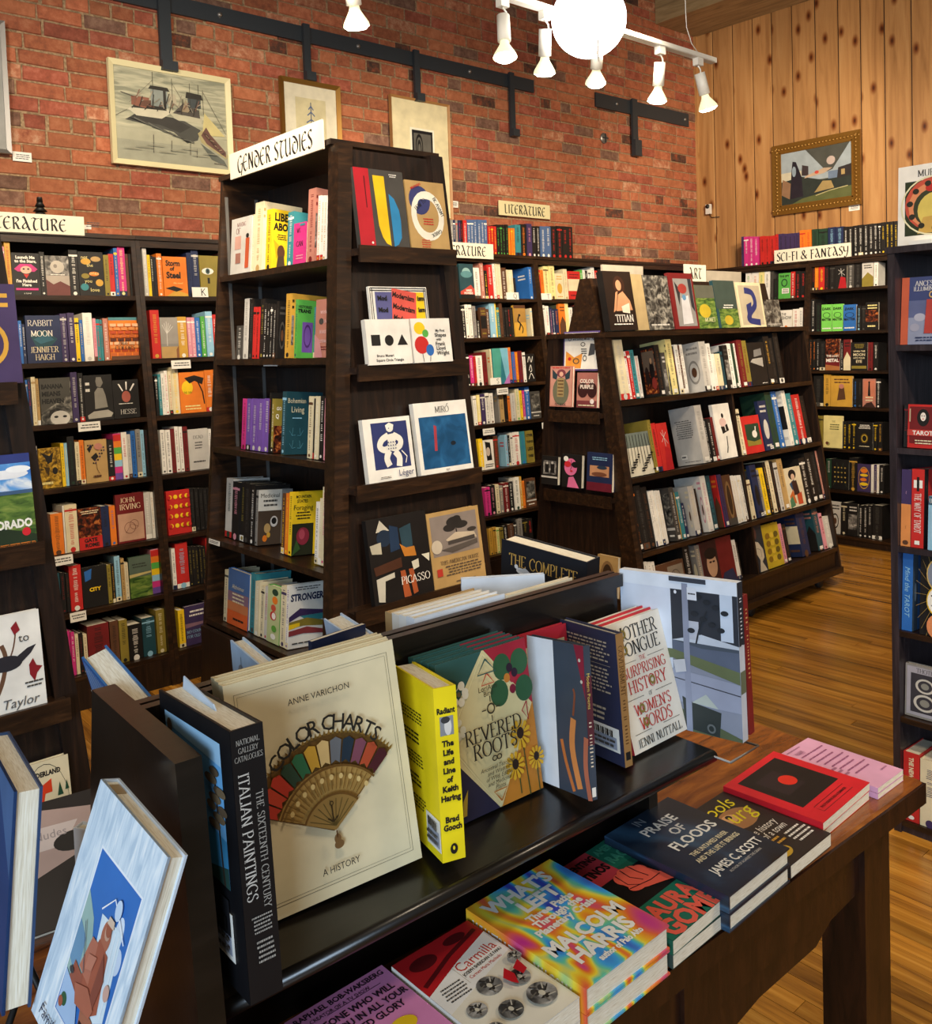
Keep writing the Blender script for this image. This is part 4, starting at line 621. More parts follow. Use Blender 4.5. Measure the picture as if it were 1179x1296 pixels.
 'group': [('r', 'embers', .06, .06, .94, .94), ('r', '6a5a4c', .1, .5, .9, .9), ('e', '2a1c18', .3, .42, .14, .18), ('e', '1a1414', .66, .5, .16, .2), ('e', 'b8906c', .66, .7, .07, .06), ('e', '7a2a24', .72, .26, .16, .12)],
 'greyrect': [('p', '7a7876', [(.3, .66), (.8, .7), (.8, .86), (.35, .82)]), ('p', 'a8a49c', [(.05, .55), (.8, .42), (.82, .64), (.2, .62)]), ('g', 'w', .6, .06, .9, .03, 1)],
 'snow': [('r', 'cfc9b4', 0, 0, 1, 1), ('r', '6a746c', 0, .66, 1, 1)]+[('l', '16140f', [(.08+.13*i, .1+.06*((i*5) % 4)), (.1+.12*i, .95)], .02) for i in range(8)]+[('e', '16140f', .1+.11*((i*5) % 9), .1+.055*(i % 8), .05+.012*(i % 3), .02) for i in range(22)],
 'star': [('l', 's', [(.3, .6), (.8, .8)], .03), ('l', 's', [(.5, .85), (.6, .5)], .03), ('l', 's', [(.3, .8), (.85, .55)], .03), ('p', 'b01c24', [(.3, 0), (1, 0), (.9, .45), (.5, .5)])],
 'text': [('g', 'E', .15, .78, .8, .45, 9), ('g', 'E', .3, .06, .9, .04, 1), ('r', 'w', .2, .1, .42, .18), ('g', 'k', .22, .11, .4, .17, 1)],
 'figure': [('e', 'k', .5, .78, .07, .045), ('p', 'k', [(.35, .45), (.75, .5), (.7, .62), (.3, .58)]), ('l', 'w', [(.5, .72), (.56, .5)], .05), ('l', 'k', [(.55, .4), (.5, .2), (.42, .1)], .05), ('e', 'd8b8b0', .45, .66, .2, .08)],
 'swan': [('r', 'r', 0, 0, 1, 1), ('r', 'G', .12, .2, .9, .78), ('e', 'w', .6, .5, .14, .1), ('l', 'w', [(.65, .55), (.7, .7)], .05), ('p', 'h', [(.12, .2), (.9, .2), (.9, .34), (.5, .3), (.12, .38)])],
 'oval': [('e', '8a6a44', .5, .5, .34, .38), ('e', '3a2818', .5, .5, .24, .3), ('r', 'E', 0, 0, 1, .14)],
 'cubist': [('r', 'd8ccae', 0, 0, 1, 1), ('e', '1e1a1c', .42, .82, .24, .13), ('e', 'c8a890', .44, .76, .12, .08), ('p', '2a4a6a', [(.15, .6), (.5, .7), (.3, .4)]), ('p', '3a2420', [(.3, .66), (.62, .66), (.7, .3), (.35, .3)]), ('p', 'c0642c', [(.05, .3), (.3, .45), (.4, .1), (.1, .1)]), ('p', '4a7a5a', [(.0, .2), (.2, .3), (.3, .05), (0, 0)]), ('p', 'b84a2a', [(.5, .3), (.8, .35), (.8, .05), (.5, .05)])],
 'sketch': [('r', '8c8070', .4, .1, .95, .9), ('o', '5a5048', .66, .5, .2, .3, .92), ('l', '5a5048', [(.5, .3), (.7, .5), (.6, .8)], .01, 1)],
 'portrait': [('r', '3a1c1c', 0, 0, .5, 1), ('e', 'c09878', .28, .5, .16, .26), ('e', '1a1210', .28, .74, .19, .12), ('e', '1a1210', .24, .56, .04, .02), ('e', '1a1210', .34, .56, .04, .02), ('p', '2a3050', [(.45, 0), (1, 0), (.9, .3), (.6, .26)])],
 'sleeve': [('r', '2a3038', 0, 0, 1, 1), ('e', '5a3a34', .16, .82, .2, .12), ('p', 'c8bca4', [(0, .66), (.4, .62), (.8, .45), (.8, .28), (.5, .2), (.9, 0), (.1, 0), (.3, .25), (0, .4)]), ('l', '6a6258', [(.1, .5), (.5, .45), (.5, .3)], .03, 1)],
 'sunny': [('r', 'c4a828', 0, 0, 1, 1)]+[('e', ('8a6a1c', 'd8b838', '6a5a20')[i % 3], .25+.25*(i % 3), .2+.18*(i//3), .13, .07) for i in range(12)],
 'green2': [T('THE SPY', .5, .88, .08, 'k', 'B'), ('o', 'G', .5, .62, .26, .16, .7), ('r', 'w', .3, .2, .9, .4), ('g', 'k', .32, .22, .88, .38, 3)],
 'show': [T('THE', .3, .84, .1, 'E', 'b', .4), T('SHOW', .55, .7, .13, 'E', 'b', .85), ('p', 'o', [(.2, .2), (.5, .4), (.9, .25), (.9, .08), (.2, .08)]), ('e', 'o', .5, .3, .12, .1)],
 'star2': [], 'green3': [('p', 'k', [(.1, .78), (.2, .78), (.2, .82), (.1, .82)]), T('DARK', .5, .84, .09, 'k', 'B'), T('MATTER', .5, .44, .09, 'k', 'B'), ('o', 'k', .5, .6, .36, .1, .85), ('g', 'w', .1, .16, .9, .06, 1)],
 'metal': [('r', 'embers', 0, .35, 1, 1), ('p', 'a86a3c', [(0, 0), (1, 0), (1, .12), (0, .18)]), T('THE LOST', .5, .46, .07, 'w', 'b'), T('METAL', .5, .32, .1, 'w', 'B')],
 'moon2': [('g', 'h', .2, .95, .8, .78, 3), T('WHEN THE', .5, .68, .06, 'c', 'b'), T('MOON', .5, .56, .1, 'c', 'b', .8), T('HITS YOUR', .5, .44, .06, 'c', 'b'), T('EYE', .5, .32, .1, 'c', 'b', .6), ('r', 'h', .05, .06, .95, .16)],
 'tower': [('r', 'c87a60', .08, .3, .92, .94), ('p', 'k', [(.4, .4), (.6, .4), (.55, .86), (.45, .86)]), ('e', 'k', .5, .88, .08, .03), ('g', 'c', .2, .4, .8, .2, 2), ('p', '3a2420', [(0, 0), (1, 0), (.7, .2), (.3, .15)])],
 'pale': [('e', 'a8a060', .25, .12, .1, .06), ('e', '6a3a2c', .2, .14, .08, .05), T('THE', .55, .82, .05, '6a6a3c', 'f', .3), ('g', '6a6a3c', .3, .76, .85, .55, 3)],
 'ring': [('o', 'd8b83c', .5, .42, .17, .13, .8), ('o', '8a6a1c', .5, .42, .22, .17, .9), ('g', 'w', .15, .92, .85, .75, 3), ('g', 'c', .2, .16, .8, .1, 1)],
 'goldleaf': [('e', 'b89a4c', .2+.2*(i % 4), .25+.16*(i//4), .05, .025) for i in range(16)]+[('l', '3a4a3a', [(.1, .1), (.4, .5), (.3, .9)], .015, 1), ('l', '3a4a3a', [(.9, .1), (.6, .5), (.7, .9)], .015, 1)],
 'purple': [('e', 'o', .5, .76, .25, .08), ('e', 'y', .5, .6, .3, .05), ('e', 'o', .45, .44, .25, .06), ('e', 'y', .5, .28, .3, .06), ('o', 'H', .5, .5, .42, .4, .92)],
 'ancestral': [('r', 'c05a3c', 0, 0, .16, 1), ('r', '3a4470', .16, .65, 1, 1), ('r', '8a90a8', .16, 0, 1, .4), ('r', '5a6288', .16, .4, 1, .65), ('e', 'a8a8b8', .4, .4, .12, .06), ('e', '9a9aac', .3, .25, .1, .06), T('ANCESTRAL', .62, .9, .075, 'd8d4d0', 'f', .66), T('ILLUMINATION', .62, .82, .06, 'd8d4d0', 'f', .72), ('o', 'c8a060', .64, .73, .06, .05, .6), ('p', 'b04038', [(.5, .16), (.8, .16), (.74, .66), (.54, .66)]), ('g', 'B', .3, .12, .9, .04, 2)],
 'tarotface': [('r', 'R', .06, .1, .94, .95), ('e', 'k', .5, .7, .2, .2), ('e', 'e8dcd0', .5, .72, .09, .1), ('e', 'r', .5, .67, .02, .015), ('e', 'k', .46, .74, .02, .012), ('e', 'k', .54, .74, .02, .012), ('r', 'c04038', 0, .28, 1, .42), T('TAROT', .5, .35, .1, 'w', 'b', .7), ('g', 'c', .2, .2, .8, .08, 2), ('r', 'c8b090', .06, .6, .1, .9), ('r', 'c8b090', .9, .6, .94, .9)],
 'wayof': [('r', 'k', 0, 0, 1, 1), ('o', 'E', .5, .6, .3, .2, .9)],
 'unveil': [('r', '3a5a70', 0, .84, 1, 1), ('r', '9ac0d8', .1, .2, .95, .8), T('UNVEILING', .5, .92, .08, 'w', 'f'), ('l', 'E', [(.4, .3), (.4, .5), (.3, .55)], .04), ('e', 'c87080', .3, .1, .06, .03), ('e', 'w', .6, .12, .06, .03), ('e', 'c87080', .8, .08, .06, .03)],
 'mind': [('r', '3a4a5a', 0, 0, 1, 1), ('e', '8a9aa8', .5, .5, .2, .12)],
 'rays': [('l', 'b0904c', [(.5+.08*math.cos(i*.262), .5+.08*math.sin(i*.262)), (.5+.62*math.cos(i*.262), .5+.6*math.sin(i*.262))], .008) for i in range(24)]+[('e', 'c8a860', .5, .76, .31, .2), ('e', '7c8494', .5, .76, .28, .18), ('e', 'd8b030', .5, .44, .3, .18), ('e', 'ece8de', .5, .44, .27, .16), ('g', 'E', .32, .52, .7, .36, 4), ('e', 'd88a5a', .5, .13, .28, .15), ('g', 'n', .4, .16, .62, .09, 2)],
 'thoth': [('r', 'a8a4ac', .04, .04, .96, .96), ('r', '3a383e', .14, .1, .86, .84), T('THOTH', .5, .9, .08, 'E', 'f', .7), ('o', 'c8c4b8', .5, .62, .24, .14, .75), ('e', '8a8a80', .5, .62, .1, .06), ('o', 'c8c4b8', .5, .3, .28, .16, .75), ('e', '8a8a80', .5, .3, .12, .07)],
 'bau': [('r', 'b8202c', 0, 0, .30, 1), ('l', '5a1018', [(.2, .9), (.2, .5)], .02), ('e', 'w', .24, .06, .02, .015), ('p', 'e8c01c', [(.37, .92), (.6, .92), (.61, .03), (.52, .06), (.45, .14), (.4, .28)]), ('p', '2f84b8', [(.66, .7), (.76, .64), (.84, .5), (.86, .36), (.84, .14), (.76, .05), (.67, .02)]), ('g', 'w', .7, .96, .86, .91, 2)],
 'avant': [('e', '3a3e6e', .33, .72, .27, .21), ('o', 'ece6d4', .5, .5, .42, .36, .68), ('e', '3a3e6e', .38, .63, .12, .11), T('HOW TO', .33, .66, .065, 'k', 'F', .34, 38), T('BE AVANT', .8, .64, .055, 'k', 'F', .3, -62), T('GARDE', .68, .25, .05, 'k', 'F', .3, 205), ('g', 'r', .35, .47, .62, .36, 3), ('g', 'r', .25, .16, .5, .03, 4), T('MODERN', .25, .92, .035, 'r', 'b', .3, 24)],
 'munari': [('r', 'k', .1, .42, .3, .66), ('e', 'k', .5, .53, .1, .12), ('p', 'k', [(.68, .42), (.92, .42), (.8, .66)]), T('Bruno Munari', .38, .2, .06, 'E', 'b', .5), T('Square Circle Triangle', .48, .1, .06, 'E', 'b', .7)],
 'shapes': [('e', 'y', .2, .78, .14, .14), ('e', 'g', .34, .66, .08, .09), ('e', 'r', .22, .4, .18, .2), ('e', 'b', .42, .28, .1, .13), ('l', 'k', [(.22, .2), (.24, .02)], .012), ('l', 'k', [(.42, .15), (.4, .02)], .012), T('My First', .72, .72, .06, 'E', 'b', .4), T('Shapes', .72, .62, .09, 'E', 'b', .4), T('with', .66, .52, .06, 'E', 'b', .25), T('Frank', .7, .42, .09, 'E', 'b', .35), T('Lloyd', .7, .32, .09, 'E', 'b', .35), T('Wright', .74, .21, .09, 'E', 'b', .38)],
 'modern': [('r', 'w', 0, 0, 1, 1)]+[('l', 'k', [(x, 0.02), (x, .98)], .012) for x in (.02, .05, .95, .98)]+[('l', 'k', [(.02, y), (.98, y)], .012) for y in (.02, .05, .95, .98)]+[('r', '5a5a8c', .09, .07, .5, .93), ('r', 'ecc820', .6, .07, .93, .93), ('p', 'd8584c', [(.3, .1), (.7, .02), (.8, .92), (.38, .98)])]+[T('Modernism', .57-.008*i, .87-.15*i, .07, 'k', 'B', .38, -12) for i in range(6)]+[T('Mod', .2, .85-.15*i, .06, 'k', 'B', .16) for i in range(6)]+[T('ism', .86, .85-.15*i, .06, 'k', 'B', .12) for i in range(6)],
 'leger': [('r', '2a3468', .16, .2, .92, .93), ('l', 'ece8dc', [(.5, .72), (.36, .66), (.3, .56), (.38, .5), (.5, .52)], .11, 1), ('l', 'ece8dc', [(.6, .72), (.74, .64), (.72, .54), (.6, .5)], .11, 1), ('l', 'ece8dc', [(.55, .74), (.56, .6), (.52, .48)], .17, 1), ('l', 'ece8dc', [(.48, .48), (.42, .36), (.46, .24)], .12, 1), ('l', 'ece8dc', [(.6, .46), (.68, .36), (.66, .22)], .12, 1), ('e', 'ece8dc', .54, .83, .075, .06), ('p', 'ece8dc', [(.47, .8), (.45, .88), (.54, .92), (.63, .88), (.61, .82), (.54, .86)]), ('e', '2a3468', .52, .83, .012, .008), ('l', 'ece8dc', [(.74, .46), (.84, .36), (.8, .26)], .02)]+[('r', '2a3468', .46+.05*(i % 4), .5+.05*(i//4), .48+.05*(i % 4), .52+.05*(i//4)) for i in range(12)]+[T('Léger', .78, .12, .1, '2a3468', 's', .32), ('g', 'E', .2, .09, .45, .05, 2)],
 'miro': [('r', 'bluewash', .07, .08, .96, .8), ('p', 'a83a44', [(.3, .32), (.35, .32), (.38, .66), (.33, .68)]), ('e', '16202c', .66, .4, .05, .03), T('MIRÓ'.replace('Ó', 'O'), .52, .89, .085, 'E', 'f', .34), ('l', 'E', [(.61, .945), (.64, .965)], .01), T('ART', .5, .04, .03, 'E', 'f', .1)],
 'picasso': [('r', '171312', 0, 0, 1, 1), ('p', 'c8c2b0', [(.22, .98), (.36, .84), (.14, .84)]), ('e', '1c2c40', .26, .76, .12, .1), ('p', 'b8b29c', [(.02, .7), (.2, .72), (.2, .58), (.04, .6)]), ('p', '1f3450', [(.36, .9), (.5, .86), (.5, .6), (.34, .58)]), ('p', '2a4450', [(.52, .84), (.72, .88), (.72, .6), (.54, .6)]), ('p', 'c07a2c', [(.5, .66), (.56, .5), (.76, .48), (.74, .6), (.6, .6)]), ('p', '4c2c1c', [(.04, .44), (.5, .5), (.5, .38), (.06, .34)]), ('p', 'a8542c', [(.46, .34), (.54, .34), (.6, .02), (.48, .02)]), ('p', 'a8542c', [(.6, .34), (.68, .34), (.72, .05), (.64, .03)]), ('p', 'c8c4b4', [(.06, .3), (.36, .34), (.36, .28), (.2, .26), (.16, .02), (.06, .04)]), ('p', 'd8d4c0', [(.66, .42), (.78, .44), (.78, .34), (.68, .32)]), ('p', 'd8d4c0', [(.84, .48), (.98, .48), (.96, .38)]), T('PICASSO', .7, .22, .09, 'w', 'f', .56)],
 'house': [('r', '8c8078', .05, .42, .94, .95), ('e', '2c2826', .5, .84, .15, .07), ('e', '2c2826', .62, .79, .14, .05), ('e', '2c2826', .4, .77, .12, .05), ('e', '2c2826', .55, .88, .08, .04), ('l', '2c2826', [(.52, .75), (.54, .62)], .02), ('e', '3a3430', .82, .7, .09, .03), ('p', 'c8b8a0', [(.3, .62), (.5, .7), (.86, .66), (.9, .58), (.4, .56)]), ('p', '4a4440', [(.34, .6), (.86, .62), (.86, .57), (.34, .55)]), ('e', 'c8bca8', .12, .55, .1, .09), ('p', '5a524c', [(.2, .5), (.9, .56), (.9, .5), (.4, .44)]), T('THIS AMERICAN HOUSE', .52, .33, .05, '4a4038', 'f', .84), ('r', 'b83a2c', .07, .16, .17, .26), ('g', '5a4c40', .22, .29, .95, .14, 4), ('g', '5a4c40', .4, .07, .8, .04, 1)],
 'colorado': [('r', '2c3a7c', 0, .78, 1, 1), ('r', 'sky', 0, .56, 1, .9), ('e', 'e0e4ea', .6, .78, .36, .05), ('e', 'e8ecf0', .8, .83, .2, .04), ('r', '3c5a80', 0, .52, 1, .6), ('r', 'meadow', 0, 0, 1, .56), ('p', '20301c', [(0, 0), (1, 0), (1, .1), (0, .3)]), T('COLORADO', .5, .24, .09, 'w', 'B', .9), ('e', 'c8202c', .84, .14, .07, .045), ('g', 'o', .3, .03, .98, .0, 2)],
 'bird': [('l', '6a4a34', [(.2, 0), (.42, .3), (.5, .55), (.46, .7)], .06, 1), ('l', '6a4a34', [(.45, .4), (.6, .62), (.66, .8)], .02, 1), ('e', '2c2a30', .5, .5, .22, .08), ('p', '2c2a30', [(.62, .54), (.8, .62), (.92, .64), (.84, .56), (.7, .48)]), ('p', '8a1c24', [(.8, .44), (.86, .5), (.9, .42), (.98, .4), (.9, .34), (.86, .26), (.8, .34)]), ('p', '8a1c24', [(.6, .86), (.68, .92), (.72, .82), (.64, .78)]), ('p', '8a1c24', [(.25, .74), (.36, .78), (.34, .7)]), T('to', .76, .74, .09, 'E', 's', .2), ('g', 'E', .72, .28, .97, .2, 2), T('Taylor', .66, .09, .1, '5a5a5a', 'i', .6), ('g', 'E', .1, .92, .4, .85, 1)],
 'hopper': [('o', 'k', .5, .5, .46, .47, .985), T('WONDERLAND', .42, .87, .075, 'k', 'B', .8), ('p', 'd8401c', [(.3, .72), (.62, .8), (.62, .66), (.48, .66), (.36, .4), (.28, .44)]), ('p', '1f4a34', [(.72, .6), (.84, .6), (.78, .74)]), ('p', '1f4a34', [(.88, .64), (.96, .64), (.92, .74)]), ('p', 'd8401c', [(.3, .48), (.56, .38), (.3, .34)]), T("GRASSHOPPER'S", .5, .22, .08, 'k', 'B', .86), T('GUIDE TO', .5, .1, .06, 'k', 'b', .5)],
 'angel': [('r', 'c89080', .04, .03, .96, .97), ('e', '7a3a44', .5, .82, .2, .1), ('e', 'd8a890', .5, .8, .09, .06), ('p', '2a3c44', [(.1, .92), (.34, .78), (.3, .66), (.12, .7)]), ('p', '2a3c44', [(.9, .92), (.66, .78), (.7, .66), (.88, .7)]), ('e', '6a6a54', .5, .38, .36, .34), ('r', 'a08a5c', .34, .24, .64, .7), ('g', 'n', .36, .26, .62, .68, 5), T('ART BOOK', .5, .06, .06, 'k', 'f', .7), ('g', 'r', .1, .98, .9, .93, 1)],
 'purple2': [('r', 'a86a60', 0, .55, 1, 1), ('r', '7a3a3c', 0, 0, 1, .2), ('e', '3a1c1c', .3, .5, .26, .22), ('e', '3a1c1c', .76, .5, .24, .22), T('COLOR', .5, .76, .11, 'e8d8c8', 'B', .8), T('PURPLE', .5, .6, .11, 'e8d8c8', 'B', .8), ('e', 'ece0d8', .78, .18, .1, .07), ('g', 'c', .1, .1, .9, .03, 1)],
 'couple': [('r', 'silver', .1, .36, .9, .84), ('r', 'k', .2, .42, .45, .72), ('r', 'k', .56, .42, .8, .74), ('e', 's', .34, .75, .06, .04), ('e', 's', .66, .77, .06, .04), ('r', 's', 0, .24, 1, .3)],
 'mask': [('r', 'k', 0, 0, 1, 1), ('e', 'e0709c', .45, .62, .33, .26), ('p', 'e0709c', [(.36, .3), (.6, .34), (.9, .0), (.3, 0)]), ('e', 'w', .2, .86, .12, .08), ('e', 'c82c34', .3, .7, .17, .09), ('e', 'k', .68, .7, .18, .09), ('e', 'c82c34', .5, .5, .07, .03), ('l', 'k', [(.48, .84), (.5, .6), (.44, .54)], .02), ('p', 'k', [(.6, .95), (.95, .95), (.95, .4), (.8, .45), (.8, .75)])],
 'boat': [('r', '6a1c2c', 0, 0, 1, .22), ('r', 'c89068', .12, .38, .88, .66), ('e', '2c3c50', .6, .62, .2, .05), ('e', '7a4a34', .5, .44, .3, .06), ('g', 'l', .2, .9, .8, .8, 2)],
 'titian': [('r', '241812', 0, 0, 1, 1), ('e', '3a2218', .52, .76, .2, .16), ('e', 'c89470', .5, .76, .1, .09), ('p', 'c48e68', [(.3, .32), (.44, .6), (.62, .66), (.84, .5), (.9, .34)]), ('p', 'c48e68', [(.2, .3), (.3, .34), (.44, .66), (.36, .64)]), ('p', 'dcd0bc', [(.5, .4), (.8, .46), (.78, .28), (.52, .3)]), T('TITIAN', .55, .2, .12, 'w', 'f', .64), ('g', 'w', .15, .12, .92, .08, 1)],
 'redframe': [('r', '8c8a88', .16, .05, .92, .9), ('p', '2c2c30', [(.2, .85), (.4, .7), (.3, .4)]), ('e', '9a3a34', .5, .72, .18, .09), ('p', 'c8c8cc', [(.4, .55), (.7, .6), (.76, .1), (.34, .08)]), ('p', '2a2c34', [(.76, .9), (.9, .9), (.9, .3), (.78, .4)]), ('e', '5a8ab0', .52, .56, .08, .05)],
 'monet': [('r', 'meadow', 0, 0, 1, .7), ('e', 'c0a830', .4, .4, .3, .16), ('r', '5a5c50', 0, .7, 1, 1), T('MONET', .6, .2, .1, 'd8d4a8', 'f', .7)],
 'monet2': [('r', '3a4a44', 0, .4, 1, 1), ('r', 'meadow', .1, 0, 1, .4), ('e', 'b8a030', .5, .16, .2, .1), ('g', 'w', .3, .5, .8, .4, 2)],
 'nude': [('r', 'b8ac94', .07, .05, .93, .93), ('l', '2c3470', [(.3, .82), (.6, .76), (.66, .5), (.4, .3), (.35, .16), (.78, .1)], .14, 1), ('p', '2c3470', [(.3, .5), (.52, .56), (.44, .2), (.3, .25)])],
}
DES['fogbook'] = [('r', 'fog', 0, 0, 1, 1), ('g', 's', .1, .12, .9, .06, 1)]; DES['tanplain'] = [('r', 'b09a70', 0, 0, 1, 1)]
DES['ca'] = [('g', 'n', .1, .9, .9, .8, 1), ('e', 'n', .6, .3, .25, .2)]
def generic(c1, c2, g):
    k = g.randrange(6); a = c2 if c2 != c1 else 'w'; oth = g.choice(['k', 'c', 'n', 'silver', 'embers', 'silver', 'fog', 'B', 'h', 'wash'])
    P_ = [('g', a, .12, .93, .88, .74, 2)]
    if k == 0: P_ += [('e', a, .5, .42, .3, .2), ('g', a, .2, .14, .8, .06, 1)]
    elif k == 1: P_ = [('r', oth, 0, .3, 1, .72)]+P_+[('g', a, .15, .2, .85, .08, 1)]
    elif k == 2: P_ = [('p', oth, [(0, 0), (1, 0), (1, .4), (.5, .6), (0, .34)])]+P_
    elif k == 3: P_ = [('r', 'silver', .1, .2, .9, .66)]+P_
    elif k == 4: P_ += [('p', a, [(.3, .2), (.7, .24), (.62, .62), (.4, .66)]), ('e', 'q', .5, .66, .12, .08)]
    else: P_ += [('o', a, .5, .4, .34, .24, .8), ('e', 'n', .5, .4, .16, .1)]
    return P_
def spine_print(c1, c2, g, w, h):
    a = c2 if c2 != c1 else ('w' if c1 in 'kBRGTUEn' else 'k'); P_ = []
    k = g.randrange(5)
    if c2 == 'z': return [('r', c, 0, .14*i, 1, .14*i+.14) for i, c in enumerate('umlygor')]
    if k == 0 and h > .15: P_.append(('r', g.choice('krwnBc'), 0, .0, 1, .10))
    if k == 1: P_.append(('r', a, 0, .86, 1, .9))
    if w < .008: return P_
    lo = g.uniform(.30, .5); P_.append(('v', a, .30, lo, .70, g.uniform(.86, .94)))
    if w > .012 and g.random() < .7: P_.append(('v', a, .34, .12+.02*k, .62, lo-.06))
    if w > .016: P_.append(('e', a, .5, .05, .22, .22*w/h))
    return P_
